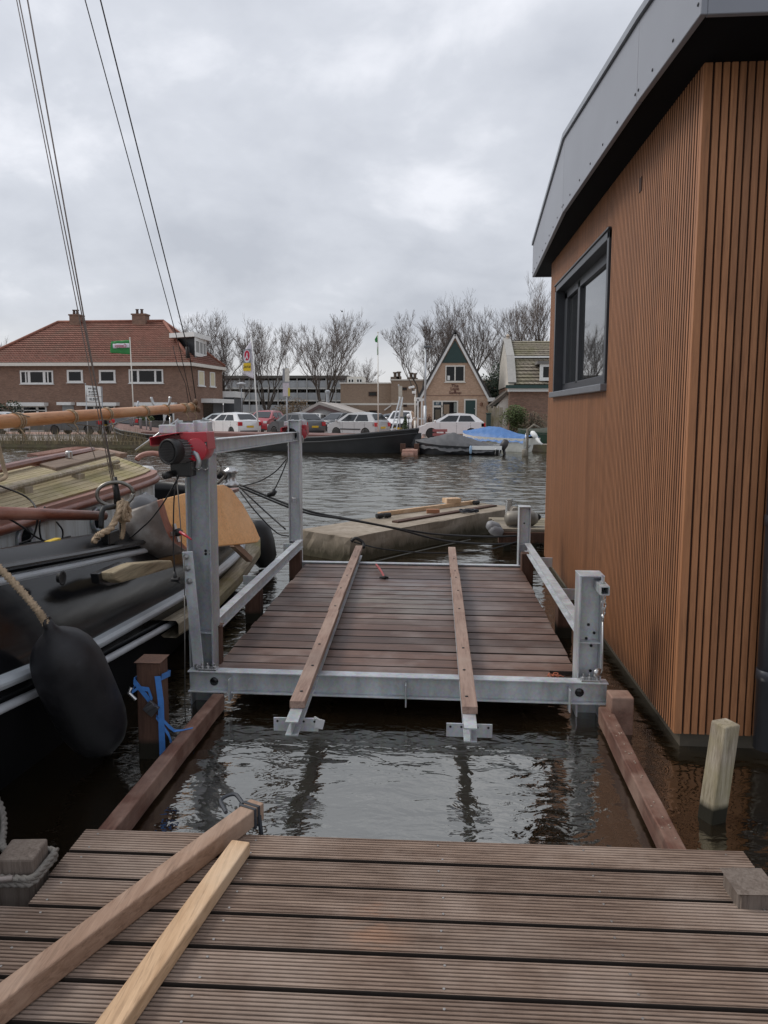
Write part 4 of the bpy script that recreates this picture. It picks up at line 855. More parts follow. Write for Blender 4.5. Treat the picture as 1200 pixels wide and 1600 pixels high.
m = MB(); pts = [px(u, v, -1.965) for u, v in ((140, 896), (182, 878), (212, 888), (200, 905), (156, 916), (143, 911))]; m.prism(pts, (1, 0, 0), .05); m.build('chock_pad', M['blackgloss'], bg_, bevel=.006)
for (a, b_, c_) in ((130, 843, 8), (85, 846, 9)):
    m = MB(); c0 = px(a, b_, -2.22); m.box(c0+Vector((-.03, -.06, -.008)), c0+Vector((.01, .06, .012))); m.build('yellow_fairlead', plain('yellow_paint', (.62, .42, .03), .5), bg_, bevel=.004)
# mast and boom, stays and running lines
MT = py(-290, -1800, 3.6); mx_, my_ = MT.x, MT.y
m = MB(); m.smooth = True; m.tube([(mx_, my_, .5), (mx_, my_, 5), (mx_, my_, MT.z+.3)], [.10, .09, .06], 16); spar = wood('oregon_spar', (.52, .235, .09), (.40, .165, .06), 'y', .8, .35, .15, 0, worn=(.58, .33, .17), spec=.5); m.build('mast', spar, bg_)
bA, bB = Vector((-3.50, 3.2, 1.435)), py(304, 636.5, 7.5)
m = MB(); m.smooth = True; bd_ = (bB-bA); K = 14; m.tube([bA+bd_*(i/K) for i in range(K+1)], [.058-.016*(i/K) for i in range(K+1)], 18); bo = m.build('boom', spar, bg_)
dn_ = bd_.normalized(); s1 = dn_.orthogonal().normalized(); s2 = dn_.cross(s1)
for t, cnt in ((.36, 2), (.45, 3), (.58, 2), (.68, 2), (.80, 2), (.88, 1), (.95, 3), (.985, 3)):
    m = MB(); m.smooth = True
    for j in range(cnt):
        c0 = bA+bd_*t+dn_*.022*j; r0 = .062-.016*t; m.tube([c0+(s1*math.cos(a)+s2*math.sin(a))*r0+dn_*.012*math.sin(a) for a in [i*math.pi/8 for i in range(17)]], .006, 5)
    c0 = bA+bd_*t; m.tube(curve([c0+Vector((.03, 0, -.05)), c0+Vector((.05, .02, -.09)), c0+Vector((.03, .06, -.12))], 4), .005, 5); m.build('lashing', M['rope'], bo)
m = MB(); m.smooth = True; c0 = py(252, 629, 7.0)
m.tube(curve([c0+Vector((-.10, 0, .05)), c0+Vector((-.07, 0, -.02)), c0+Vector((0, 0, -.05)), c0+Vector((.07, 0, -.02)), c0+Vector((.09, 0, .055))], 6), .014, 8)
m.tube([py(279, 655, 7.0), py(212, 704, 6.9)], .012, 8); m.tube([py(266, 650, 7.3), py(266, 676, 7.3)], .01, 8); m.build('boom_crutch', M['chrome'], bg_)
base = px(180, 770, -2.2); SW = plain('stay_wire', (.26, .225, .21), .6, .1)
def to(u, v, s): P_ = py(u, v, s); return P_
for (pt, u, rr) in ((base, 43, .0048), (base+Vector((0, .03, 0)), 30, .0038), (base+Vector((0, -.02, 0)), 26, .0032)):
    D_ = py(u, 0, 4.5); m = MB(); m.smooth = True; m.tube([pt, D_, D_+(D_-pt)*.15, MT], rr, 6)
    if rr > .005: m.tube([base, base+(D_-base)*.10], .008, 8)
    m.build('shroud', SW, bg_)
LD = plain('dark_line', (.035, .03, .03), .7)
m = MB(); m.smooth = True
m.tube([bB+Vector((.02, 0, .04)), py(297, 560, 7.2), py(157, 0, 5.2), MT], .0055, 6); m.build('topping_lift', LD, bg_); m = MB(); m.smooth = True
m.tube([bB+Vector((-.03, 0, .04)), py(281, 545, 7.2), py(133, 0, 5.2), MT], .0042, 6)
m.tube([bB+Vector((-.06, 0, .04)), py(290, 600, 7.3), py(277, 570, 7.2), py(270, 540, 7.15)], .004, 6)
c0 = py(293, 550, 7.2); m.tube([c0+Vector((0, 0, .05)), c0, c0-Vector((0, 0, .06))], .02, 8); m.build('topping_lift', LD, bg_)
for i, (u, v) in enumerate(((306, 628), (300, 633), (310, 640))):
    m = MB(); m.smooth = True; c0 = py(u, v, 7.45); m.lathe([(.028, -.012), (.034, 0), (.028, .012)], c0, (.6, .8, .2), 12); m.build('pulley_block', plain('block_brown', (.16, .09, .05), .6), bo)
m = MB(); m.smooth = True
for u, v in ((0, 608), (0, 622)): pass
m.tube([py(-10, 636, 4.6), py(60, 655, 5.4), py(160, 668, 6.2), py(225, 648, 6.9)], .004, 5); m.tube([py(90, 651, 5.6), py(140, 690, 6.4), py(150, 720, 6.4)], .004, 5); m.build('running_lines', M['greyrope'], bg_)
# deadeye fittings, ring and rope at the chain plate
m = MB(); m.smooth = True; c0 = px(180, 772, -2.19); cr_ = [c0+Vector((.105*math.cos(a), .05*math.cos(a), .082*math.sin(a))) for a in [i*math.pi/14 for i in range(29)]]
m.tube(cr_, .013, 8); m.build('steel_ring', plain('ring_steel', (.22, .21, .19), .35, .8), bg_)
m = MB(); m.smooth = True; b0 = px(183, 798, -2.18)
m.tube([px(180, 745, -2.2), px(182, 768, -2.19), px(184, 787, -2.19)], [.012, .022, .026], 8); m.tube(curve([px(158, 826, -2.18), px(160, 798, -2.18), px(170, 793, -2.18), px(186, 795, -2.18), px(192, 830, -2.18)], 5), .018, 8)
m.build('chain_plate', M['black'], bg_)
kp = []
for i in range(60): a = i*.62; kp.append(b0+Vector((.045+.02*math.sin(a*.37), .075*math.cos(a)*(.6+.4*math.sin(i*.9)), .075*math.sin(a)*(.7+.3*math.cos(i*.7))+.0)))
m = twisted(kp, .018, 40)
m2 = twisted(curve([px(190, 785, -2.14), px(182, 808, -2.13), px(172, 826, -2.13), px(155, 836, -2.14), px(146, 846, -2.15)], 10), .024, 16); m.add(m2.v, m2.f); m.sm[-len(m2.f):] = [True]*len(m2.f)
m2 = twisted(curve([px(192, 812, -2.14), px(193, 826, -2.14), px(190, 842, -2.14)], 8), .018, 8); m.add(m2.v, m2.f); m.sm[-len(m2.f):] = [True]*len(m2.f)
tag(m.build('rope_knot', M['rope'], loc=b0), 'thick tan rope knotted round the steel ring on the barge rail', 'rope')
m = MB(); m.box(px(166, 846, -2.16)+Vector((-.02, -.04, -.02)), px(166, 846, -2.16)+Vector((.04, .12, .07))); m.build('fairlead', M['blackgloss'], bg_, bevel=.01)
m = MB(); m.smooth = True; m.lathe([(0, 0), (.10, .02), (.13, .12), (.13, .35), (0, .36)], px(210, 806, -2.32), (-.15, 1, 0), 20); m.build('grey_tank', plain('tank_grey', (.07, .072, .078), .45), bg_)
m = MB(); m.smooth = True; m.tube([py(-60, 801, 3.7), py(60, 803, 4.3), py(163, 806, 4.85)], [.040, .038, .032], 12); tag(m.build('spar', redw, loc=py(60, 803, 4.3)), 'red brown varnished spar lying along the barge rail', 'spar')
m = MB(); m.smooth = True
for pts in ([(-8, 756, 4.0), (40, 776, 4.5), (58, 800, 4.4), (52, 838, 4.4), (30, 850, 4.3)], [(70, 792, 4.5), (62, 820, 4.4), (68, 846, 4.5), (96, 842, 4.7)], [(-5, 800, 3.9), (30, 820, 4.2), (70, 845, 4.5), (110, 838, 4.8)], [(88, 815, 4.6), (98, 830, 4.7), (96, 850, 4.7)]):
    m.tube(curve([py(*p) for p in pts], 7), .006, 5)
tag(m.build('deck_lines', M['cable'], loc=py(60, 800, 4.4)), 'loose dark lines looped along the barge side deck', 'rope')
# leeboard, raised: varnished panel with a steel head
A, B_, C_ = py(225, 810, 5.0), py(407, 845, 6.6), py(345, 757, 6.2); NN = (B_-A).cross(C_-A).normalized()
if NN.dot(EYE-A) < 0: NN = -NN
lb = thing('leeboard', 'raised orange varnished leeboard with a rounded steel head on the barge side', 'leeboard', A)
L_ = lambda u, v: pp(u, v, A, NN)
m = MB(); m.prism([L_(u, v) for u, v in ((252, 780), (300, 768), (338, 758), (350, 757), (362, 764), (380, 788), (398, 820), (407, 842), (403, 847), (380, 850), (345, 853), (292, 858), (275, 840), (262, 815))], NN, -.045)
teak = wood('orange_varnish', (.86, .45, .155), (.74, .35, .105), 'x', .6, .3, .1, 0, worn=(.86, .50, .22), spec=.3); m.build('board', teak, lb, bevel=.008)
m = MB(); m.prism([L_(u, v)+NN*.004 for u, v in ((240, 785), (254, 779.5), (264, 815), (277, 840), (294, 859), (287, 864), (262, 846), (248, 818))], NN, -.05); m.build('edge_band', wood('red_band', (.30, .12, .08), (.22, .08, .05), 'z', 1, .5, .2, 0, worn=(.42, .24, .18)), lb, bevel=.004)
m = MB(); m.smooth = True
P0 = [L_(u, v)+NN*.03 for u, v in ((240, 784), (247, 812), (262, 845), (289, 864))]; P1 = [L_(u, v)-NN*.18 for u, v in ((222, 792), (219, 818), (232, 848), (268, 868))]
c0_ = curve(P0, 6); c1_ = curve(P1, 6); c2_ = [p+NN*-.06 for p in c0_]; m.grid([c0_, [p.lerp(q_, .5)+NN*.05 for p, q_ in zip(c0_, c1_)], c1_]); m.build('steel_head', plain('brushed_steel', (.16, .14, .125), .5, .25, .35, 7, c2=(.26, .25, .24)), lb, solid=.012)
m = MB(); m.smooth = True; c0 = L_(274, 833)+NN*.01; m.lathe([(.03, 0), (.03, .03), (.012, .035), (.012, .05), (0, .05)], c0, NN, 12); m.build('pivot_bolt', M['black'], lb)
m = MB(); e1 = (L_(290, 826)-L_(260, 832)).normalized(); e2 = NN.cross(e1); m.beam(c0-e1*.08, c0+e1*.08, .03, .012, NN); m.beam(c0-e2*.07, c0+e2*.07, .03, .012, NN); m.build('pivot_plate', M['chrome'], lb)
m = MB(); m.beam(L_(372, 848)-NN*.05, py(390, 874, 6.5), .05, .05); m.build('prop', M['beamwood'], lb)
# gear on the far side deck
m = MB(); m.smooth = True; c0 = py(361, 761, 8.0); m.lathe([(.09, 0), (.09, .04), (.06, .06), (.055, .14), (.085, .16), (.085, .19), (.05, .20), (.05, .215), (0, .215)], c0, (0, 0, 1), 18); m.build('winch', M['chrome'], bg_)
m = MB(); m.box(py(330, 772, 8.0), py(374, 762, 8.3)); m.build('winch_bed', redw, bg_, bevel=.01)
m = MB(); m.smooth = True; c0 = py(322, 730, 7.6)
m.tube([c0+Vector((.10*math.cos(a)+.03, .1*math.cos(a), .105*math.sin(a))) for a in [i*math.pi/12 for i in range(25)]], .012, 8)
m.tube([py(322, 712, 7.6), py(338, 758, 7.7)], .013, 6); m.tube([py(328, 712, 7.6), py(334, 758, 7.8)], .012, 6); m.tube(curve([py(330, 748, 7.7), py(340, 735, 7.7), py(352, 742, 7.8), py(340, 756, 7.8)], 5), .016, 6); m.build('deck_tackle', M['greyrope'], bg_)
m = MB(); m.smooth = True; c0 = py(344, 742, 8.0); m.lathe([(0, -.05), (.08, -.04), (.11, 0), (.07, .05), (0, .06)], c0, (.2, .2, 1), 14); m.build('black_cover', M['black'], bg_)
m = MB(); m.smooth = True; c0 = py(225, 725, 7.7); m.lathe([(0, 0), (.11, .0), (.12, .06), (.09, .11), (0, .12)], c0-Vector((0, 0, .14)), (0, 0, 1), 16); m.build('white_drum', M['white'], bg_)
m = MB(); m.smooth = True; c0 = py(236, 716, 7.8); m.tube([c0+Vector((.16*math.cos(a), .05*math.sin(a), .07*math.sin(a)-.02)) for a in [i*math.pi/10 for i in range(11)]], .03, 8); m.build('red_hose', redw, bg_)
m = MB(); m.smooth = True; c0 = Vector((-1.92, 8.35, .16)); c0 = py(407, 848, 8.3); m.lathe([(0, -.30), (.08, -.28), (.15, -.18), (.165, 0), (.15, .16), (.08, .25), (0, .27)], c0, (-.25, .1, 1), 22); tag(m.build('boat_fender', M['black'], loc=c0), 'round black fender hanging at the far end of the barge', 'fender')
# big fender on the near side
t0, t1 = px(80, 985, -1.76), px(166, 1168, -1.735); ax = (t1-t0); L0 = ax.length; ax.normalize()
fd = thing('boat_fender', 'big black sausage shaped fender hanging from a thick rope on the barge hull', 'fender', t0)
m = MB(); m.smooth = True; prof = [(0, -.06), (.020, -.06), (.026, -.02), (.045, .02), (.085, .06), (.122, .105), (.147, .16), (.161, .23), (.166, .30), (.166, L0-.30), (.161, L0-.22), (.148, L0-.15), (.124, L0-.09), (.09, L0-.045), (.055, L0-.015), (.032, L0+.005), (.026, L0+.04), (0, L0+.04)]
m.lathe(prof, t0, ax, 36); n = N('fender_rubber'); f = n.noise(n.map(), 6, 6, .6); n.col(n.ramp(f, [(.35, (.008, .008, .010)), (.55, (.017, .017, .02)), (.66, (.03, .03, .034)), (.74, (.075, .075, .078))])); n.set(.5, 0, .4); n.bump(n.noise(n.map(), 90, 3), .15, .003); n.l(n.ramp(f, [(.3, .42), (.7, .65)]), n.b.inputs['Roughness'])
m.build('body', n.m, fd)
m = MB(); m.smooth = True; m.tube([t0-ax*.05+Vector((0, .025*math.cos(a), .025*math.sin(a))) for a in [i*math.pi/6 for i in range(13)]], .008, 6); m.build('eye', M['black'], fd)
e0 = t0-ax*.06; m = twisted(curve([e0+Vector((0, 0, -.015)), px(60, 955, -1.79), px(30, 920, -1.88), px(0, 889, -1.98), px(-40, 850, -2.08)], 12), .02, 22); tag(m.build('fender_rope', M['rope'], loc=e0), 'thick tan twisted rope holding the big black fender', 'rope')
m = MB(); m.smooth = True; m.tube(curve([py(-4, 690, 3.4), py(6, 730, 3.45), py(9, 745, 3.45), py(-4, 752, 3.4)], 6), .010, 8); tag(m.build('rope_end', M['rope'], loc=py(0, 720, 3.4)), 'tan rope loop at the left edge above the cabin roof', 'rope')
# ------------------------------------------------------------------ far bank: houses
BR = brick('brown_brick', (.19, .115, .085), (.27, .165, .12), (.17, .145, .125), .26, .085)
BR2 = brick('buff_brick', (.44, .29, .20), (.52, .36, .26), (.40, .32, .25), .24, .08)
BR3 = brick('tan_brick', (.285, .205, .15), (.33, .245, .18), (.25, .20, .16), .3, .1)
TIL = tiles('red_roof_tiles', (.165, .07, .05), (.235, .105, .078), (.11, .075, .055))
TIL2 = tiles('mossy_roof_tiles', (.21, .18, .145), (.28, .245, .195), (.145, .145, .065), .40, .30)
litg = bpy.data.materials.new('painted_lit_window'); litg.use_nodes = True; q_ = litg.node_tree.nodes['Principled BSDF']; q_.inputs['Base Color'].default_value = (.62, .55, .38, 1); q_.inputs['Roughness'].default_value = .2
curt = plain('net_curtain', (.30, .30, .29), .8, 0, .3, 30)
def window(par, u0, v0, u1, v1, y, divs=(), fw=.09, mat='white', pane='glass', sill=True, hdiv=None, label=None):
    a, b_ = py(u0, v1, y), py(u1, v0, y); x0, x1, z0, z1 = a.x, b_.x, a.z, b_.z
    m = MB(); Y0_, Y1_ = y-.07, y+.03
    m.box((x0, Y0_, z0), (x0+fw, Y1_, z1)); m.box((x1-fw, Y0_, z0), (x1, Y1_, z1)); m.box((x0+fw, Y0_, z0), (x1-fw, Y1_, z0+fw)); m.box((x0+fw, Y0_, z1-fw), (x1-fw, Y1_, z1))
    for d, w_ in divs: xx = x0+(x1-x0)*d; m.box((xx-w_/2, Y0_+.01, z0+fw), (xx+w_/2, Y1_, z1-fw))
    if hdiv: zz = z0+(z1-z0)*hdiv; m.box((x0+fw, Y0_+.01, zz-.04), (x1-fw, Y1_-.01, zz+.04))
    if sill: m.box((x0-.06, y-.14, z0-.05), (x1+.06, y+.02, z0))
    w = m.build('window', M[mat], par)
    m = MB(); m.quad((x0+.02, y-.012, z0+.02), (x1-.02, y-.012, z0+.02), (x1-.02, y-.012, z1-.02), (x0+.02, y-.012, z1-.02)); m.build('pane', M[pane] if isinstance(pane, str) else pane, w)
    return w, (x0, x1, z0, z1)
def slab(par, name, u0, v0, u1, v1, y, d, mat, back=0.0):
    a, b_ = py(u0, v1, y), py(u1, v0, y); m = MB(); m.box((a.x, y-d, a.z), (b_.x, y+back, b_.z)); return m.build(name, mat, par)
# --- long brown brick house with hipped tiled roof
HY0 = 60
c1 = py(297, 568, HY0); c2 = py(347, 573, 66.5); xl = py(-28, 568, HY0).x
hs = thing('brick_house', 'long brown brick house with hipped red tiled roof and white windows', 'house', (-30, 62, 0))
m = MB(); pl_ = [(xl, HY0), (c1.x, HY0), (c2.x, 66.5), (c2.x-4, 76), (xl, 76)]; EZ = 5.45
m.grid([[Vector((x, y, -.2)) for x, y in pl_+pl_[:1]], [Vector((x, y, EZ+.1)) for x, y in pl_+pl_[:1]]]); m.build('wall', BR, hs)
e = .45; E0, E1, E2, E3, E4 = (xl-e, HY0-e, EZ+.12), (c1.x+.25, HY0-e, EZ+.12), (c2.x+.25, 66.6, EZ+.12), (c2.x-3.8, 76.3, EZ+.12), (xl-e, 76, EZ+.12)
R0 = py(91, 503, 66.5); R1 = py(256, 503, 66.5); R0.z = R1.z
m = MB(); nr = 22
def slope(a, b_, c_, d_, rows=20, st=.045):
    """tiled slope from eave a-b up to ridge d-c, each course a little step"""
    a, b_, c_, d_ = map(Vector, (a, b_, c_, d_)); nrm = (b_-a).cross(d_-a).normalized(); nrm = nrm if nrm.z > 0 else -nrm
    for i in range(rows):
        t0, t1 = i/rows, (i+1)/rows; m.add([a.lerp(d_, t0)+nrm*st, b_.lerp(c_, t0)+nrm*st, b_.lerp(c_, t1), a.lerp(d_, t1), a.lerp(d_, t0), b_.lerp(c_, t0)], [(0, 1, 2, 3), (4, 5, 1, 0)])
slope(E0, E1, R1, R0); slope(E1, E2, R1, R1, 20); slope(E2, E3, R1, R1, 20); slope(E4, E0, R0, R0, 20); m.add([E3, E4, R0, R1], [(0, 1, 2, 3)])
rf_ = m.build('roof', TIL, hs)
m = MB(); m.smooth = True
for a, b_ in ((R0, R1), (R1, E1), (R1, E2), (R0, E0)): m.tube([Vector(a)+Vector((0, 0, .05)), Vector(b_)+Vector((0, 0, .08))], .14, 6)
m.build('ridge_tiles', plain('ridge_tile', (.23, .09, .06), .85, 0, .3, 3), rf_)
m = MB(); g_ = [E0, E1, E2, E3]
for a, b_ in zip(g_, g_[1:]): m.beam(Vector(a)-Vector((0, 0, .16)), Vector(b_)-Vector((0, 0, .16)), .22, .26)
m.build('gutter', M['cream'], hs)
m = MB(); m.add([E0, E1, E2, E3, E4], [(0, 1, 2, 3, 4)]); m.build('soffit', M['cream'], hs)
for (u0, v0, u1, v1) in ((113, 491, 127, 506), (210, 490, 230, 506)):
    a, b_ = py(u0, v1+4, 66.5), py(u1, v0+3, 66.5); m = MB(); m.box((a.x, 66.0, a.z-.3), (b_.x, 67.0, b_.z)); m.box((a.x-.08, 65.95, b_.z), (b_.x+.08, 67.05, b_.z+.12)); ch = m.build('chimney', BR, rf_)
    m = MB(); w_ = b_.x-a.x
    for t in (.25, .6): m.lathe([(.14, 0), (.11, .35), (.16, .38), (.16, .45), (0, .45)], (a.x+w_*t, 66.5, b_.z+.12), (0, 0, 1), 10)
    m.build('chimney_pot', plain('pot_dark', (.09, .06, .05), .9), ch)
a, b_ = py(145, 545, 63.1), py(157, 536, 63.7); m = MB(); nrm = Vector((0, -.53, .85)); m.prism([Vector((a.x, 63.0, a.z)), Vector((b_.x, 63.0, a.z)), Vector((b_.x, 63.9, a.z+.56)), Vector((a.x, 63.9, a.z+.56))], nrm, .14); sk = m.build('skylight', M['white'], rf_)
# dormer on the right slope
dq = {}
D1, D2, D3 = py(274, 556, 62.3), py(304.5, 556, 62.0), py(322, 560, 65.6); dz0, dz1 = py(304, 562, 62.3).z, py(304, 527, 62.3).z
m = MB(); m.prism([Vector((D1.x, 63.2, dz0-.4)), Vector((D2.x, 62.0, dz0-.4)), Vector((D3.x, 65.6, dz0-.4)), Vector((D1.x+.4, 66.6, dz0-.4))], (0, 0, 1), dz1-dz0+.4); dm = m.build('dormer', plain('dormer_black', (.022, .024, .028), .5), hs)
m = MB(); o_ = .35; m.prism([Vector((D1.x-.6, 62.6, dz1)), Vector((D2.x+.1, 61.6, dz1)), Vector((D3.x+.4, 65.9, dz1)), Vector((D1.x, 67, dz1))], (0, 0, 1), .38); m.build('dormer_roof', M['white'], dm)
f0, f1 = Vector((D2.x, 62.0, 0)), Vector((D3.x, 65.6, 0)); fd_ = (f1-f0); fn = Vector((fd_.y, -fd_.x, 0)).normalized()
F = lambda t, z, o=0: f0+fd_*t+fn*o+Vector((0, 0, z))
m = MB()
for t0, t1, z0, z1 in ((.0, .06, .62, 1), (.94, 1, .62, 1), (.06, .94, .62, .70), (.06, .94, .93, 1), (.36, .42, .70, .93), (.66, .72, .70, .93)):
    zz0, zz1 = dz0+(dz1-dz0)*((z0-.55)/.45), dz0+(dz1-dz0)*((z1-.55)/.45); m.prism([F(t0, zz0), F(t1, zz0), F(t1, zz1), F(t0, zz1)], fn, .06)
dw = m.build('window', M['white'], dm)
m = MB(); m.quad(F(.04, dz0+.3, .02), F(.96, dz0+.3, .02), F(.96, dz1-.05, .02), F(.04, dz1-.05, .02)); m.build('pane', curt, dw)
m = MB(); m.prism([F(0, dz0-.35), F(1, dz0-.35), F(1, dz0+.25), F(0, dz0+.25)], fn, .03); m.build('apron', plain('zinc', (.33, .35, .36), .5, .3), dm)
Yf = HY0
window(hs, 32.5, 579, 83, 600, Yf, ((.17, .10), (.27, .22), (.73, .22), (.84, .1)), .12)
window(hs, 105.5, 578, 129.5, 598, Yf, (), .16); window(hs, 155.5, 578, 180.5, 598, Yf, (), .16)
window(hs, 202, 577, 255, 599, Yf, ((.09, .14), (.27, .18), (.77, .16)), .12)
window(hs, 22, 634, 73, 660, Yf, ((.1, .1), (.28, .2), (.72, .2)), .12, hdiv=.72); window(hs, 135, 633, 180, 662, Yf, ((.30, .16), (.74, .16)), .12, hdiv=.7)
window(hs, 218, 633, 272, 666, Yf, ((.08, .16), (.20, .2), (.72, .2)), .12, hdiv=.72)
for r_ in ((17.5, 629, 75.5, 634.5), (95, 628.5, 117, 633), (126, 629, 187, 634), (215, 629, 277, 634)): slab(hs, 'canopy', *r_, Yf, .7, M['white'])
a, b_ = py(99, 668, Yf), py(115, 633, Yf); m = MB(); m.box((a.x, Yf-.03, 0), (b_.x, Yf+.05, b_.z)); m.build('door', plain('grey_door', (.30, .32, .33), .5), hs)
# side wall windows, panes coloured pale yellow to look lit
s0, s1 = Vector((c1.x, HY0, 0)), Vector((c2.x, 66.5, 0)); sdv = s1-s0; sn = Vector((sdv.y, -sdv.x, 0)).normalized()
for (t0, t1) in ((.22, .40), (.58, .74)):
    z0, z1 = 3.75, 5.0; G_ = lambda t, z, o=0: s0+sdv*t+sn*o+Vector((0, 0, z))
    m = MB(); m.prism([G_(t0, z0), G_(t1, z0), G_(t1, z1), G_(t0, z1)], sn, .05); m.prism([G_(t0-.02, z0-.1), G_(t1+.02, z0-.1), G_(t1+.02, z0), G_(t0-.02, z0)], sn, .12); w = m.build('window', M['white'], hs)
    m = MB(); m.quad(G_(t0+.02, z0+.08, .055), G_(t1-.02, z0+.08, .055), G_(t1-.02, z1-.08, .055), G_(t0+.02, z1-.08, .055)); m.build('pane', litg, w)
m = MB(); m.prism([s0+sdv*.30+Vector((0, 0, 2.3)), s1+Vector((0, 0, 2.3)), s1+Vector((0, 0, 2.65)), s0+sdv*.30+Vector((0, 0, 2.65))], sn, 1.1); m.build('porch_roof', M['white'], hs)
m = MB(); m.prism([s0+sdv*.36, s0+sdv*.66, s0+sdv*.66+Vector((0, 0, 2.3)), s0+sdv*.36+Vector((0, 0, 2.3))], sn, .03); m.build('doorway', M['blackgloss'], hs)
m = MB(); m.prism([s0+sdv*.66, s0+sdv*.97, s0+sdv*.97+Vector((0, 0, 2.3)), s0+sdv*.66+Vector((0, 0, 2.3))], sn, .05); m.build('garage_door', plain('garage_grey', (.13, .14, .15), .5), hs)
gx0, gx1 = py(348, 640, 67.0).x, py(366, 640, 67.0).x
an = thing('garage', 'flat roofed dark grey garage against the brick house corner', 'garage', (gx0, 67, 0)); m = MB(); m.box((gx0+.1, 67.0, -.1), (gx1, 70, 2.85)); m.build('wall', plain('garage_board', (.11, .12, .13), .6), an); m = MB(); m.box((gx0+.02, 66.7, 2.85), (gx1+.2, 70, 3.4)); m.build('roof', M['white'], an)
# garden wall and shrubs
y = 54; a, b_ = py(36, 668, y), py(330, 668, y); m = MB(); m.box((a.x, y, 0), (b_.x, y+.25, .78)); m.box((a.x, y-.04, .78), (b_.x, y+.29, .86)); tag(m.build('garden_wall', plain('dark_wall', (.115, .11, .10), .9, 0, .3, 2), loc=(a.x, y, 0)), 'low dark garden wall along the road before the brick house', 'wall')

# --- leaves
def leafball(m, c, rad, n_, s, rnd, flat=1):
    for _ in range(n_):
        d = Vector((rnd.gauss(0, 1), rnd.gauss(0, 1), rnd.gauss(0, 1))); d.normalize(); rr = rnd.random()**.4
        p = Vector(c)+Vector((d.x*rad[0], d.y*rad[1], d.z*rad[2]))*rr; a = Vector((rnd.gauss(0, 1), rnd.gauss(0, 1), rnd.gauss(0, .7))).normalized()*s*rnd.uniform(.6, 1.3); b_ = a.orthogonal().normalized()*s*rnd.uniform(.35, .7)
        m.add([p-a, p-b_, p+a, p+b_], [(0, 1, 2, 3)])
def leafmat(name, c, c2): return plain(name, c, .7, 0, .5, 1.2, 0, c2=c2, island=.35)
LF = leafmat('dark_evergreen', (.020, .038, .016), (.045, .075, .025)); LG = leafmat('hedge_green', (.07, .10, .025), (.16, .17, .05)); LB = leafmat('bare_hedge', (.115, .095, .055), (.17, .14, .08))
BARK = plain('bare_bark', (.085, .068, .056), .9, 0, .35, 3, c2=(.13, .115, .085)); TW = plain('twig_bark', (.135, .11, .097), .9, 0, .3, 1)
def shrub(name, label, cat, c, rad, n_, s, mat, seed=1, clumps=7, group=None, stems=True):
    rnd = random.Random(seed); t = thing(name, label, cat, (c[0], c[1], 0), group=group); m = MB(); m.raw = True
    for i in range(clumps):
        cc = (c[0]+rnd.uniform(-.6, .6)*rad[0], c[1]+rnd.uniform(-.6, .6)*rad[1], c[2]+rnd.uniform(-.6, .6)*rad[2]); leafball(m, cc, [r*rnd.uniform(.38, .62) for r in rad], n_//clumps, s, rnd)
    m.build('foliage', mat, t)
    m = MB()
    for i in range(4): m.tube([(c[0]+rnd.uniform(-.3, .3)*rad[0], c[1], 0), (c[0]+rnd.uniform(-.5, .5)*rad[0], c[1]+rnd.uniform(-.3, .3)*rad[1], c[2]+rad[2]*.5)], [.05, .02], 5)
    m.build('stem', BARK, t); return t

# --- gable house with clipped triangular front
GY = 50
gh = thing('gable_house', 'buff brick house with a steep triangular gable and dark green top boarding', 'house', (1, GY, 0))
gx0, gx1 = py(657, 625, GY).x, py(763, 625, GY).x; ap = py(711, 520, GY); gm_ = (gx0+gx1)/2; ap.x = gm_
ez = py(700, 622, GY).z; gt = py(700, 567, GY).z; hw = (gx1-gx0)/2
m = MB(); pf_ = [Vector((gx0, GY, -.1)), Vector((gx1, GY, -.1)), Vector((gx1, GY, ez)), Vector((gm_, GY, ap.z-.25)), Vector((gx0, GY, ez))]; m.prism(pf_, (0, 1, 0), 9); m.build('wall', BR2, gh)
sl = (ap.z-ez)/hw
def gx(z): return gm_-hw*(1-(z-ez)/(ap.z-ez)), gm_+hw*(1-(z-ez)/(ap.z-ez))
a, b_ = gx(gt); m = MB(); m.prism([Vector((a+.18, GY-.0, gt)), Vector((b_-.18, GY, gt)), Vector((gm_, GY, ap.z-.5))], (0, -1, 0), .06)
tb = m.build('gable_boarding', M['green'], gh)
m = MB()
for i in range(1, 10): xx = a+.18+(b_-a-.36)*i/10; zt = ap.z-.5-abs(xx-gm_)*(ap.z-.5-gt)/((b_-a)/2-.18); m.box((xx-.02, GY-.085, gt+.03), (xx+.02, GY-.061, max(gt+.05, zt-.05)))
m.build('board_strips', M['green'], tb)
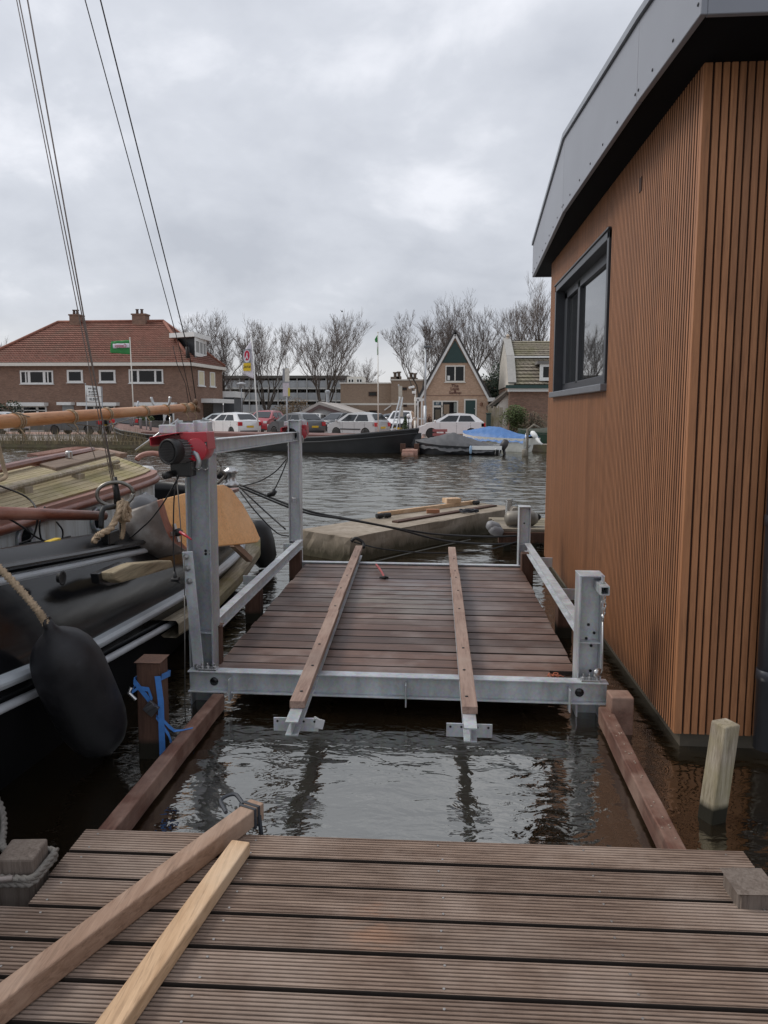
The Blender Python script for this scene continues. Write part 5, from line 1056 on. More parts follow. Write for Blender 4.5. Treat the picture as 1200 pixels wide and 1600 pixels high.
for s_ in (-1, 1):
    m = MB(); p0 = Vector((gm_+s_*(hw+.12), 0, ez-.1)); p1 = Vector((gm_, 0, ap.z+.05)); n2 = Vector((s_*sl, 0, 1)).normalized()
    m.add([p0+Vector((0, GY-.28, 0)), p1+Vector((0, GY-.28, 0)), p1+Vector((0, GY+9.2, 0)), p0+Vector((0, GY+9.2, 0))]+[p0+n2*.16+Vector((0, GY-.28, 0)), p1+n2*.0+Vector((0, GY-.28, .18)), p1+Vector((0, GY+9.2, .18)), p0+n2*.16+Vector((0, GY+9.2, 0))], [(0,1,2,3),(7,6,5,4),(0,4,5,1),(1,5,6,2),(2,6,7,3),(3,7,4,0)])
    m.build('roof', plain('dark_roof_tiles', (.055, .052, .05), .8, 0, .4, 8, .6, 12), gh)
    m = MB(); m.beam(Vector((gm_+s_*(hw-.02), GY-.2, ez+.0)), Vector((gm_-s_*.0, GY-.2, ap.z-.15)), .06, .15, (0, 0, 1)); m.build('bargeboard', M['white'], gh)
    m = MB(); xx = gm_+s_*hw; m.box((min(xx-s_*.05, xx+s_*.42), GY-.32, ez-.22), (max(xx-s_*.05, xx+s_*.42), GY+.1, ez+.03)); m.build('gutter_box', M['white'], gh)
window(gh, 695.5, 571, 726.5, 597, GY, ((.5, .08),), .08, mat='cream')
w0, _ = window(gh, 675.5, 626, 716, 664, GY, ((.37, .1),), .09, mat='cream', sill=False)
a, b_ = py(676, 636.5, GY), py(691, 633.5, GY); m = MB(); m.box((a.x, GY-.06, a.z), (b_.x, GY, b_.z)); m.build('transom', M['cream'], w0)
a, b_ = py(678.5, 633, GY), py(689, 628, GY); m = MB(); m.quad((a.x, GY-.02, a.z), (b_.x, GY-.02, a.z), (b_.x, GY-.02, b_.z), (a.x, GY-.02, b_.z)); m.build('fanlight', plain('blue_fanlight', (.05, .085, .11), .3), w0)
letters('87', .22, Matrix.Translation(((a.x+b_.x)/2, GY-.03, (a.z+b_.z)/2)) @ Matrix.Rotation(R(90), 4, 'X'), M['white'], w0, 'number')
for (u0, v0, u1, v1, c) in ((693, 632, 702, 648, (.25, .18, .12)), (709, 629, 714, 644, (.22, .24, .22)), (680, 640, 688, 655, (.12, .10, .07)), (692, 647, 700, 652, (.35, .35, .34))):
    a, b_ = py(u0, v1, GY-.018), py(u1, v0, GY-.018); m = MB(); m.quad((a.x, GY-.016, a.z), (b_.x, GY-.016, a.z), (b_.x, GY-.016, b_.z), (a.x, GY-.016, b_.z)); m.build('interior', plain('room', c, .6), w0)
a, b_ = py(699, 594, GY), py(703, 587, GY); m = MB(); m.quad((a.x, GY-.018, a.z), (b_.x, GY-.018, a.z), (b_.x, GY-.018, b_.z), (a.x, GY-.018, b_.z)); m.build('window_card', M['white'], gh)
a, b_ = py(724.5, 672, GY), py(745, 625.5, GY); m = MB(); fw = .09
m.box((a.x, GY-.06, 0), (a.x+fw, GY+.03, b_.z)); m.box((b_.x-fw, GY-.06, 0), (b_.x, GY+.03, b_.z)); m.box((a.x, GY-.06, b_.z), (b_.x, GY+.03, b_.z+fw)); df = m.build('door_frame', M['cream'], gh)
m = MB(); m.box((a.x+fw, GY-.03, 0), (b_.x-fw, GY+.02, b_.z)); dd = m.build('door', M['green'], df)
m = MB(); c0 = py(741.5, 638.5, GY-.04); m.lathe([(0, -.05), (.035, -.03), (.035, .0)], c0, (0, 1, 0), 8); m.build('handle', M['chrome'], dd)
m = MB(); c0 = py(752, 632, GY); m.lathe([(0, 0), (.1, .02), (.09, .2), (0, .26)], c0-Vector((0, .1, .1)), (0, 0, 1), 10); m.build('wall_lamp', plain('lamp_rust', (.20, .10, .06), .6), gh)
a, b_ = py(659, 618.6, GY), py(761, 617.6, GY); m = MB(); m.box((a.x, GY-.02, a.z), (b_.x, GY, a.z+.06)); m.build('brick_band', plain('band_brick', (.27, .17, .12), .9), gh)
for i, (tx_, u, v, s_) in enumerate((('The', 711, 603, .30), ('Love', 710.5, 607.5, .30), ('&', 711, 611, .22), ('Summer', 711.5, 613.7, .25))):
    c0 = py(u, v, GY-.03); letters(tx_, s_, Matrix.Translation(c0) @ Matrix.Rotation(R(90), 4, 'X'), plain('dark_red_letters', (.10, .02, .018), .6), gh, 'lettering', .015)
# --- house with kinked roof at the right
KY = 47; kx0 = py(796, 600, KY).x; kx1 = kx0+9
kh = thing('mansard_house', 'house with mossy kinked tile roof and white dormer window beside the houseboat', 'house', (kx0+3, KY+3, 0))
kz = lambda v: py(800, v, KY).z
m = MB(); z1 = kz(603); m.box((kx0, KY, -.1), (kx1, KY+8, z1)); m.build('wall', BR, kh)
m = MB(); m.box((kx0-.1, KY-.35, kz(612)), (kx1, KY+.0, kz(607))); m.build('white_band', M['white'], kh)
m = MB(); m.box((kx0-.25, KY-.55, kz(607)), (kx1, KY-.2, kz(602))); m.build('gutter', M['green'], kh)
m = MB(); zA, zB, zC = kz(601), py(800, 559, KY+1.3).z, py(800, 533, KY+4).z; X0_ = kx0+.35
slope((X0_, KY-.3, zA), (kx1, KY-.3, zA), (kx1, KY+1.3, zB), (X0_, KY+1.3, zB), 8, .06); slope((X0_, KY+1.2, zB), (kx1, KY+1.2, zB), (kx1, KY+4, zC), (X0_, KY+4, zC), 9, .05); slope((kx1, KY+6.8, zB), (X0_, KY+6.8, zB), (X0_, KY+4, zC), (kx1, KY+4, zC), 5); slope((kx1, KY+8.3, zA), (X0_, KY+8.3, zA), (X0_, KY+6.8, zB), (kx1, KY+6.8, zB), 5)
m.build('roof', TIL2, kh)
m = MB(); m.box((X0_, KY+1.1, zB-.02), (kx1, KY+1.24, zB+.09)); m.build('kink_trim', M['white'], kh)
m = MB(); gp_ = [(KY, z1), (KY+8, z1), (KY+6.8, zB), (KY+4, zC), (KY+1.3, zB)]; m.prism([Vector((kx0-.05, y, z)) for y, z in gp_], (1, 0, 0), .35); m.build('gable_end', plain('gable_board', (.50, .47, .42), .7, 0, .15, 3), kh)
m = MB()
for (ya, za), (yb, zb) in (((KY-.35, zA), (KY+1.25, zB)), ((KY+1.25, zB), (KY+4, zC+.05)), ((KY+4, zC+.05), (KY+6.8, zB))): m.beam((kx0+.14, ya, za+.1), (kx0+.14, yb, zb+.1), .5, .12, (0, 0, 1))
m.build('verge_board', plain('verge_grey', (.33, .32, .30), .7), kh)
m = MB(); c0 = Vector((kx0+.2, KY+4, zC)); m.lathe([(.13, 0), (.1, .3), (.16, .34), (0, .5)], c0, (0, 0, 1), 10); m.build('finial', plain('finial_clay', (.40, .33, .26), .8), kh)
a, b_ = py(842, 594, KY-.2), py(860, 567, KY-.2); m = MB(); m.box((a.x+.12, KY-.25, a.z+.12), (a.x+1.6, KY+1.3, b_.z-.1)); m.box((a.x-.15, KY-.45, b_.z-.08), (a.x+1.9, KY+1.5, b_.z+.10)); dm = m.build('dormer', plain('dormer_lead', (.16, .15, .14), .7), kh)
w, _ = window(dm, 843, 568, 866, 595, KY-.26, (), .2, sill=False)
# lean-to and sheds between the houses
ls = thing('shed', 'low dark tiled lean-to shed between the two houses', 'shed', (kx0-1, KY+.5, 0)); m = MB(); a, b_, c_ = py(797, 607, KY+.4), py(764, 634, KY+.4), py(764, 640, KY+.4)
m.prism([a, b_, c_, a-Vector((0, 0, .25))], (0, 1, 0), 4); m.build('roof', plain('leanto_tile', (.10, .085, .07), .9, 0, .4, 6), ls); m = MB(); m.box((b_.x+.5, KY+.6, 0), (kx0, KY+4, b_.z)); m.prism([Vector((b_.x+.5, KY+.6, b_.z)), Vector((kx0, KY+.6, b_.z)), Vector((kx0, KY+.6, a.z-.3))], (0, 1, 0), .1); m.build('wall', M['cream'], ls)
m = MB(); a, b_ = py(762, 672, 46.3), py(786, 633, 46.3)
for i in range(9): xx = a.x+(b_.x-a.x)*i/9; m.box((xx, 46.3, 0), (xx+(b_.x-a.x)/9-.012, 46.34, 1.9+.06*math.sin(i*2.3)))
tag(m.build('fence', M['greywood'], loc=(a.x, 46.3, 0)), 'grey wooden plank fence between gable house and hedge', 'fence')
a, b_ = py(760, 672, 45.6), py(767, 646, 45.6); m = MB(); m.box((a.x, 45.6, 0), (b_.x, 46.1, b_.z-.05)); m.box((a.x-.04, 45.55, b_.z-.05), (b_.x+.04, 46.1, b_.z+.03)); tag(m.build('wheelie_bin', plain('bin_green', (.03, .055, .045), .5), bevel=.02, loc=(a.x, 45.6, 0)), 'dark green waste bin at the corner of the gable house', 'bin')
# --- flat brown building, apartment block, shed with shallow gable
FY = 75; a, b_ = py(532, 600, FY), py(600, 600, FY)
fb_ = thing('flat_roofed_building', 'tan brick flat roofed building with pale stone band and small windows', 'building', (a.x+6, FY, 0))
za, zb = py(560, 599.5, FY).z, py(630, 594, FY-1.5).z; xm = py(612, 600, FY).x; xe = py(790, 600, FY).x
m = MB(); m.box((a.x, FY, -.1), (xm, FY+12, za)); m.box((xm, FY-.8, -.1), (xe, FY+12, zb)); m.build('wall', BR3, fb_)
z0, z1 = py(560, 633, FY).z, py(560, 630, FY).z; m = MB(); m.box((a.x-.03, FY-.05, z0), (xm, FY, z1)); m.box((xm-.05, FY-.85, z0+.02), (xe, FY-.8, z1+.02)); m.build('stone_band', M['cream'], fb_)
m = MB(); m.box((a.x-.1, FY-.1, za), (xm, FY+12, za+.12)); m.box((xm-.1, FY-.9, zb), (xe, FY+12, zb+.12)); m.build('roof_edge', M['cream'], fb_)
for (u0, v0, u1, v1, yy) in ((576, 612, 589, 619, FY), (577, 641, 589, 650, FY), (628, 605, 636, 610, FY-.8), (630, 632, 636, 636, FY-.8)): window(fb_, u0, v0, u1, v1, yy, (), .06, mat='darkwood', sill=False)
m = MB(); c0 = py(606, 637, FY-.1); m.beam(c0-Vector((.35, 0, .25)), c0+Vector((.35, 0, .25)), .05, .12); m.build('wall_sign', M['white'], fb_)
a, b_ = py(542, 598, FY+3), py(567, 590, FY+3); m = MB(); m.box((a.x, FY+3, a.z-.5), (b_.x, FY+6, b_.z+.1)); pt = m.build('penthouse', M['cream'], fb_); window(pt, 544, 592, 553, 598, FY+2.98, ((.5, .1),), .06, sill=False); window(pt, 557, 592, 566, 598, FY+2.98, ((.5, .1),), .06, sill=False)
for (u, v, w_, h_) in ((617, 592, .9, .9), (623, 588, .5, 1.0), (642, 590, .8, .8), (648, 589, .6, .7)):
    a = py(u, v+6, FY+2); m = MB(); m.box((a.x-w_/2, FY+2, zb), (a.x+w_/2, FY+2.8, zb+h_*.55)); m.lathe([(.16, 0), (.16, .35), (.24, .38), (.24, .5), (0, .5)], (a.x, FY+2.4, zb+h_*.55), (0, 0, 1), 8); m.build('roof_vent', plain('vent_brown', (.12, .09, .07), .8), fb_)
AY = 95; a, b_ = py(345, 587, AY), py(540, 587, AY); zt = a.z; ab_ = thing('apartment_block', 'long grey apartment block with pale gallery balconies behind the bare trees', 'apartment building', ((a.x+b_.x)/2, AY, 0))
m = MB(); m.box((a.x, AY+1.4, -.1), (b_.x, AY+10, zt-.3)); m.build('wall', plain('block_wall', (.23, .23, .21), .8, 0, .2, .4), ab_)
m = MB(); m.box((a.x-.4, AY-.3, zt-.35), (b_.x+.4, AY+10, zt)); m.build('roof', plain('block_roof', (.11, .11, .10), .8), ab_)
lv = [py(400, v, AY).z for v in (606, 625, 644)]
for z in lv:
    m = MB(); m.box((a.x, AY-.1, z-.16), (b_.x, AY+1.4, z+.06)); m.build('gallery_floor', plain('gallery_concrete', (.52, .53, .51), .8), ab_)
    m = MB(); m.box((a.x, AY-.06, z+.08), (b_.x, AY, z+.95)); m.build('balustrade', plain('balustrade_panel', (.36, .385, .40), .6, 0, .25, .5), ab_)
    for i in range(13):
        xx = a.x+(b_.x-a.x)*(i+.2)/13; m = MB(); w_ = (b_.x-a.x)/13; m.box((xx, AY+1.32, z+.06), (xx+w_*.28, AY+1.42, z+1.45)); m.build('door', plain('block_door', (.06, .07, .08), .5), ab_) if i % 2 == 0 else None
        m = MB(); m.box((xx+w_*.38, AY+1.33, z+.5), (xx+w_*.8, AY+1.42, z+1.4)); m.build('window', M['glass'], ab_)
cm = plain('block_column', (.40, .41, .40), .8)
for i in range(14): xx = a.x+(b_.x-a.x)*i/13; m = MB(); m.box((xx-.06, AY-.2, -.1), (xx+.06, AY-.08, zt-.35)); m.build('column', cm, ab_)
SY = 62; l_, r__, t_ = py(442, 662, SY), py(592, 660, SY), py(500, 630.5, SY); sh = thing('garage_hall', 'wide low white hall with shallow gable and dark lettering behind parked cars', 'hall', (t_.x, SY, 0))
m = MB(); m.prism([Vector((l_.x, SY, -.1)), Vector((r__.x-2, SY, -.1)), Vector((r__.x-2, SY, r__.z+.3)), Vector((t_.x, SY, t_.z-.2)), Vector((l_.x, SY, l_.z))], (0, 1, 0), 12); m.build('wall', plain('hall_white', (.56, .56, .56), .7, 0, .1, .6), sh)
for a, b_, nm in ((l_, t_, 'a'), (t_, r__, 'b')):
    m = MB(); lo, hi = (a, b_); m.prism([lo+Vector((0, -.5, -.1)), hi+Vector((0, -.5, -.1)), hi+Vector((0, -.5, .15)), lo+Vector((0, -.5, .15))], (0, 1, 0), 13); rfx = m.build('roof', plain('hall_roof', (.42, .385, .355), .8, 0, .15, 2), sh)
    m = MB(); m.prism([lo+Vector((0, -.48, -.36)), hi+Vector((0, -.48, -.36)), hi+Vector((0, -.48, -.1)), lo+Vector((0, -.48, -.1))], (0, 1, 0), .3); m.build('bargeboard', plain('barge_brown', (.12, .075, .07), .6), rfx)
a, b_ = py(452, 655, SY-.1), py(541, 647, SY-.1); m = MB(); m.box((a.x, SY-.1, a.z), (b_.x, SY, b_.z)); sg = m.build('sign_board', M['white'], sh)
DK = plain('sign_print', (.03, .03, .035), .6)
def strokes(par, u0, v0, u1, v1, y, n_, mat, seed):
    rnd = random.Random(seed); m = MB(); a, b_ = py(u0, v1, y), py(u1, v0, y); h_ = b_.z-a.z; x = a.x; cw = (b_.x-a.x)/n_
    for i in range(n_):
        t = rnd.choice('IOEHL'); w_ = cw*.72; s_ = w_*.28
        m.box((x, y-.006, a.z), (x+s_, y, b_.z))
        if t in 'OH': m.box((x+w_-s_, y-.006, a.z), (x+w_, y, b_.z))
        if t in 'OEL': m.box((x+s_, y-.006, a.z), (x+w_-s_ if t == 'O' else x+w_, y, a.z+h_*.2))
        if t in 'OE': m.box((x+s_, y-.006, b_.z-h_*.2), (x+w_-s_ if t == 'O' else x+w_, y, b_.z))
        if t in 'EH': m.box((x+s_, y-.006, a.z+h_*.4), (x+w_-s_, y, a.z+h_*.6))
        x += cw
    m.build('print', mat, par)
strokes(sg, 463, 650, 482, 646.5, SY-.105, 10, DK, 3); strokes(sg, 484.5, 649.6, 504, 647.2, SY-.105, 12, DK, 4); strokes(sg, 507, 649.3, 521, 647.4, SY-.105, 8, plain('print_grey', (.2, .2, .2), .6), 5); strokes(sg, 507, 652.6, 517, 650.9, SY-.105, 8, DK, 6); strokes(sg, 453, 651, 461, 648, SY-.105, 5, plain('print_grey2', (.3, .3, .3), .6), 8)
a, b_ = py(535, 650.5, SY-.2), py(540.5, 646.5, SY-.2); m = MB(); m.prism([a, py(537.5, 648, SY-.2), py(540.5, 650.5, SY-.2), py(539.5, 647, SY-.2), py(536, 647, SY-.2)], (0, -1, 0), .04); m.build('red_mark', plain('red_print', (.45, .03, .04), .5), sg)
m = MB(); c0 = py(512, 630, SY+4); m.lathe([(.16, -.8), (.16, .9), (.25, .95), (.25, 1.1), (0, 1.2)], c0, (0, 0, 1), 8); m.build('flue', M['galv2'], sh)
# ------------------------------------------------------------------ bare trees
def grow(seed, H_, spread, stems, fork, dens=1.0, lean=0):
    rnd = random.Random(seed); T_ = MB(); K_ = MB(); T_.smooth = True; T_.raw = K_.raw = True
    def seg(p, d, L, r, lvl, maxl):
        n_ = 3 if lvl < maxl else 2; pts = [p]; dd = d.copy()
        for i in range(n_):
            dd = (dd+Vector((rnd.gauss(0, .10), rnd.gauss(0, .10), .06+rnd.gauss(0, .06)))).normalized(); pts.append(pts[-1]+dd*L/n_)
        r1 = r*.68; rs = [r+(r1-r)*i/n_ for i in range(n_+1)]
        (T_ if r > .035 else K_).tube(pts, rs, 6 if r > .07 else (4 if r > .03 else 3), False)
        if lvl >= maxl: return
        nb = 2 if rnd.random() < .45 else 3
        for i in range(nb):
            a = rnd.uniform(0, 6.28); sp_ = rnd.uniform(.22, .55)*spread; ax = Vector((math.cos(a), math.sin(a), 0)); nd = (dd+ax*sp_+Vector((0, 0, .12))).normalized()
            seg(pts[-1], nd, L*rnd.uniform(.62, .86), max(.012, r1*rnd.uniform(.6, .9)), lvl+1, maxl)
        for q_ in range(int(3*dens+rnd.random())):
            t = rnd.randint(1, n_); a = rnd.uniform(0, 6.28); nd = (dd*.7+Vector((math.cos(a), math.sin(a), .25))*rnd.uniform(.5, .9)).normalized()
            if lvl >= 1: seg(pts[t], nd, L*rnd.uniform(.4, .65), max(.011, r1*.42), max(lvl+2, maxl-1), maxl)
    base = Vector((0, 0, -.1)); top = Vector((lean*.3, 0, fork)); r0 = .021*H_
    T_.tube([base, base.lerp(top, .12), base.lerp(top, .6), top], [r0*1.35, r0*1.05, r0*.9, r0*.95], 9, False)
    for i in range(stems):
        a = 6.28*i/stems+rnd.uniform(-.4, .4); d = Vector((math.cos(a)*.42*spread+lean*.25, math.sin(a)*.42*spread, 1)).normalized(); seg(top-Vector((0, 0, rnd.uniform(0, .3)*fork)), d, (H_-fork)*.36*rnd.uniform(.85, 1.1), r0*rnd.uniform(.42, .6), 0, 5)
    return T_, K_
def tree(label, u, v_top, y, seed, spread=1, stems=4, fork=.22, lean=0, dens=1, group='bare trees behind the houses'):
    b_ = py(u, 640, y); H_ = py(u, v_top, y).z; t = thing('bare_tree', label, 'tree', (0, 0, 0), group=group)
    T_, K_ = grow(seed, H_, spread, stems, H_*fork, dens, lean); zs = max(p[2] for p in K_.v); f = H_/zs
    for m in (T_, K_): m.v = [(p[0]*f, p[1]*f, p[2]*f) for p in m.v]
    T_.build('trunk', BARK, t); K_.build('crown', TW, t); t.location = (b_.x, y, 0); t.rotation_euler.z = seed*1.3; return t
tree('tall bare tree rising behind the right end of the brick house', 335, 478, 74, 3, 1.1, 6, .14, 0, 1.4)
tree('bare tree with low forked trunk right behind the white banner', 416, 490, 72, 5, .85, 6, .16, 0, 1.3)
tree('wide bare tree standing before the apartment block right half', 508, 484, 80, 8, 1.05, 7, .13, 0, 1.35)
tree('bare leaning tree between the green flag pole and gable house', 648, 479, 66, 12, 1.1, 5, .26, -1.2, 1.35)
tree('tall bare tree with reddish limbs right behind the gable house roof', 733, 446, 72, 14, .85, 5, .18)
tree('tallest bare tree beside the houseboat wall above the kinked roof', 832, 426, 70, 21, .85, 6, .17, 0, 1.3)
tree('small hazy bare tree over the flat roofed building', 560, 555, 90, 23, 1.1, 5, .15)
tree('bare tree peeking over the roof at the far left edge', 2, 524, 92, 25, .9, 4, .2)
tree('bare tree standing behind the gable house apex left side', 690, 488, 78, 31, .8, 5, .2)
tree('thin bare tree in front of the apartment block left half', 372, 535, 88, 33, .8, 4, .12)
tree('bushy bare tree just left of the kinked roof gable', 785, 510, 75, 36, 1, 5, .1)
shrub('evergreen_bush', 'big dark evergreen bush between gable house and kinked roof', 'bush', (*py(775, 600, 58).xy, 2.7), (1.9, 1.6, 2.6), 5200, .10, LF, 4, 10)
shrub('hedge', 'green leafy hedge block right of the plank fence', 'hedge', (*py(803, 650, 44).xy, 1.0), (.95, .7, 1.05), 3600, .055, LG, 5, 9)
shrub('hedge', 'brownish thin hedge between the green hedge and houseboat', 'hedge', (*py(838, 650, 43.5).xy, 1.0), (1.25, .6, 1.05), 2600, .045, LB, 6, 10)
shrub('garden_bush', 'dark bush at the left corner before the brick house', 'bush', (*py(-2, 640, 57).xy, 1.1), (2.0, .8, 1.2), 1800, .09, LF, 7)
shrub('garden_bush', 'greenish garden bush under the right windows of the brick house', 'bush', (*py(210, 655, 57).xy, .9), (1.6, .7, .75), 1500, .08, LG, 8)
shrub('garden_bush', 'dark garden bush beside the dark suv behind the boom', 'bush', (*py(192, 656, 57.5).xy, .8), (1.0, .6, .7), 900, .08, LF, 18)
shrub('garden_bush', 'brown winter bush before the apartment block behind the red car', 'bush', (*py(425, 640, 70).xy, 1.4), (2.4, 1.2, 1.7), 2200, .07, plain('dry_leaves', (.17, .115, .06), .9, 0, .4, 2, island=.3), 9)
shrub('garden_bush', 'brown winter bush left of the low white hall', 'bush', (*py(466, 630, 74).xy, 1.6), (2.4, 1.2, 1.9), 1800, .08, plain('dry_leaves2', (.19, .13, .075), .9, 0, .4, 2, island=.3), 19)
shrub('planting', 'small yellow green shrub under the gable house window', 'bush', (*py(684, 662, 49).xy, .5), (.75, .4, .55), 700, .05, LG, 10)
shrub('planting', 'reddish small shrub beside the gable house lamp post', 'bush', (*py(671, 655, 49.2).xy, .75), (.3, .3, .7), 400, .05, plain('red_leaves', (.10, .04, .03), .8, island=.3), 11)
# reeds on the bank at the left
m = MB(); m.raw = True; rnd = random.Random(5)
for i in range(1500):
    x = rnd.uniform(-25, -12.6); y = BK(x)+rnd.uniform(-.25, .7); h_ = rnd.uniform(.25, 1.0)*(1 if x < -14.5 else .5); dx_, dy_ = rnd.gauss(0, .16), rnd.gauss(0, .12); w_ = .012
    m.add([(x-w_, y, -.05), (x+w_, y, -.05), (x+dx_, y+dy_, h_)], [(0, 1, 2)])
o = m.build('reeds', plain('dry_reed', (.20, .155, .09), .9, 0, .4, 3, island=.4)); o['kind'] = 'stuff'; o['label'] = 'dry brown reeds and weeds along the left bank'; o['category'] = 'reeds'

# ------------------------------------------------------------------ cars
TY = plain('tyre', (.02, .02, .02), .8); RIM = plain('alloy', (.36, .37, .38), .35, .7); CG = plain('car_glass', (.02, .024, .028), .06, 0, .2, spec=.5); RL = plain('red_lens', (.42, .012, .015), .25); WL = plain('clear_lens', (.62, .63, .64), .15); PLT = plain('yellow_plate', (.62, .40, .02), .5); TR = plain('black_trim', (.02, .02, .022), .5)
PAINT = {}
def paint(c): 
    if c not in PAINT: PAINT[c] = plain('car_paint', c, .28, .15, .04, 1, coat=.6)
    return PAINT[c]
STY = {  # length, width, height, bonnet front x, cowl x, roof front x, roof rear x, rear belt x, belt z, bonnet z
 'hatch': (3.95, 1.70, 1.50, .49, .29, .06, -.33, -.485, .97, .80), 'suv': (4.35, 1.82, 1.64, .49, .26, .05, -.34, -.485, 1.08, .96),
 'mini': (3.62, 1.60, 1.54, .49, .33, .10, -.36, -.485, .98, .86), 'sedan': (4.4, 1.76, 1.44, .49, .22, .04, -.26, -.44, .93, .80)}
def car(label, u, y, head, style, col, group=None, trim=False, x=None):
    L, W_, H_, bf, cw, rf, rr, rb, bz, hz = STY[style]; P_ = paint(col)
    t = thing('parked_car', label, 'car', (0, 0, 0), group=group); wr = .30 if style != 'suv' else .34; wb = L*.305
    def arc(cx, n_=9): return [(cx+(wr+.05)*math.cos(a), wr+(wr+.05)*math.sin(a)) for a in [math.pi*(1-i/(n_-1)) for i in range(n_)]]
    prof = [(-L*.485, .26)]+[p for p in arc(-wb) if p[1] >= .24]+[p for p in arc(wb) if p[1] >= .24]+[(L*.47, .22), (L*.495, .32), (L*.5, .50), (L*bf-.01, hz-.14), (L*(bf-.04), hz-.04), (L*(bf-.10), hz+.02), (L*(bf*.5+cw*.5), (hz*.42+bz*.58)), (L*cw, bz), (L*.0, bz+.015), (L*rb, bz+.03), (-L*.495, bz-.14), (-L*.5, .55), (-L*.495, .36)]
    def ring(s_, yy): return [Vector((px_*s_, yy, .5+(pz_-.5)*(s_ if pz_ > .5 else 1))) for px_, pz_ in prof]
    m = MB(); m.smooth = False; lay_ = [ring(.975, -W_/2), ring(1, -W_*.455), ring(1.0, 0), ring(1, W_*.455), ring(.975, W_/2)]
    for l2 in lay_: l2.append(l2[0])
    m.grid(lay_); m.add(lay_[0][:-1], [list(range(len(prof)))]); m.add(lay_[-1][:-1], [list(range(len(prof)))])
    body = m.build('body', P_, t, bevel=.06, smooth=True); body.modifiers['bevel'].segments = 3
    # greenhouse
    yb, yr = W_*.47, W_*.36; m = MB(); bl = [(L*cw, bz-.02), (L*rf, H_-.07), (L*(rf*.55+rr*.45), H_), (L*rr, H_-.08), (L*rb, bz+.0)]
    def gp_(i, s_): x_, z_ = bl[i]; return Vector((x_, s_*(yb if i in (0, 4) else yr), z_))
    sec = [[gp_(i, s_) if s_ else Vector((bl[i][0]+(.05 if i == 0 else -.04 if i == 4 else 0), 0, bl[i][1]+(.03 if i in (1, 2, 3) else 0))) for i in range(5)] for s_ in (-1, -.999, 0, .999, 1)]
    m.grid(sec); 
    for s_ in (-1, 1): m.add([gp_(i, s_) for i in range(5)], [(0, 1, 2, 3, 4)])
    m.build('roof', P_, t, bevel=.05, smooth=True)
    for s_ in (-1, 1):
        B0, B1, T0, T1 = gp_(0, s_), gp_(4, s_), gp_(1, s_), gp_(3, s_); out_ = Vector((0, s_*.012, .002))
        def sp(a, b_): return (B0.lerp(B1, a)).lerp(T0.lerp(T1, a), b_)+out_
        for a0, a1, c0, c1 in ((.10, .46, .04, .02), (.50, .84, .50, .50)):
            m = MB(); m.add([sp(a0+.02 if c0 < .3 else a0, .10), sp(a1, .10), sp(a1, .86), sp(a0+(.02 if c0 < .3 else 0), .86)], [(0, 1, 2, 3)]); m.build('side_window', CG, t)
    for nm, i0, i1 in (('windscreen', 0, 1), ('rear_window', 4, 3)):
        a, b_, c_, d_ = gp_(i0, -1), gp_(i0, 1), gp_(i1, 1), gp_(i1, -1); n_ = Vector((1 if i0 == 0 else -1, 0, .8)).normalized()*.035
        q_ = lambda s1, s2: (a.lerp(b_, s1)).lerp(d_.lerp(c_, s1), s2)+n_+Vector((.015 if i0 == 0 else -.015, 0, 0))*(1-abs(s1-.5)*2)
        m = MB(); m.add([q_(.08, .08 if i0 == 0 else .22), q_(.92, .08 if i0 == 0 else .22), q_(.91, .92), q_(.09, .92)], [(0, 1, 2, 3)]); m.build(nm, CG, t)
    for sx in (-1, 1):
        for sy in (-1, 1):
            m = MB(); m.smooth = True; o_ = Vector((sx*wb, sy*(W_/2-.10), wr)); m.lathe([(wr*.62, -.09), (wr*.93, -.09), (wr, -.05), (wr, .05), (wr*.93, .09), (wr*.62, .09)], o_, (0, sy, 0), 24); ty = m.build('wheel', TY, t)
            m = MB(); m.lathe([(0, .085), (wr*.16, .09), (wr*.16, .07)], o_, (0, sy, 0), 12); m.lathe([(wr*.54, .08), (wr*.64, .085), (wr*.64, .03)], o_, (0, sy, 0), 24)
            for k_ in range(5): a = k_*1.2566+.3; e_ = Vector((math.cos(a), 0, math.sin(a))); m.beam(o_+Vector((0, sy*.075, 0))+e_*.04, o_+Vector((0, sy*.075, 0))+e_*wr*.58, wr*.2, .02, (0, 1, 0))
            m.build('rim', RIM, ty)
        for sy in (-1, 1):
            m = MB(); xx = sx*L*.5
            if sx > 0: m.box((xx-.26, min(sy*W_*.36, sy*W_*.497), hz-.24), (xx-.035, max(sy*W_*.36, sy*W_*.497), hz-.07)); m.build('headlight', WL, t, bevel=.02)
            else: m.box((xx-.02, min(sy*W_*.33, sy*W_*.50), bz-.28), (xx+.24, max(sy*W_*.33, sy*W_*.50), bz-.04)); m.build('taillight', RL, t, bevel=.02)
    for sx, z_ in ((1, .40), (-1, .58)):
        m = MB(); xx = sx*L*.5; m.box((xx-.02, -.26, z_), (xx+.02*sx+.005, .26, z_+.12)); m.build('number_plate', PLT, t)
    m = MB(); m.box((L*.47, -W_*.30, .40 if style != 'suv' else .45), (L*.503, W_*.30, .62 if style != 'suv' else .78)); m.build('grille', TR, t, bevel=.01)
    m = MB(); m.box((-L*.503, -W_*.42, .26), (-L*.46, W_*.42, .40)); m.box((L*.46, -W_*.44, .20), (L*.499, W_*.44, .33)); m.build('bumper_trim', TR, t, bevel=.01)
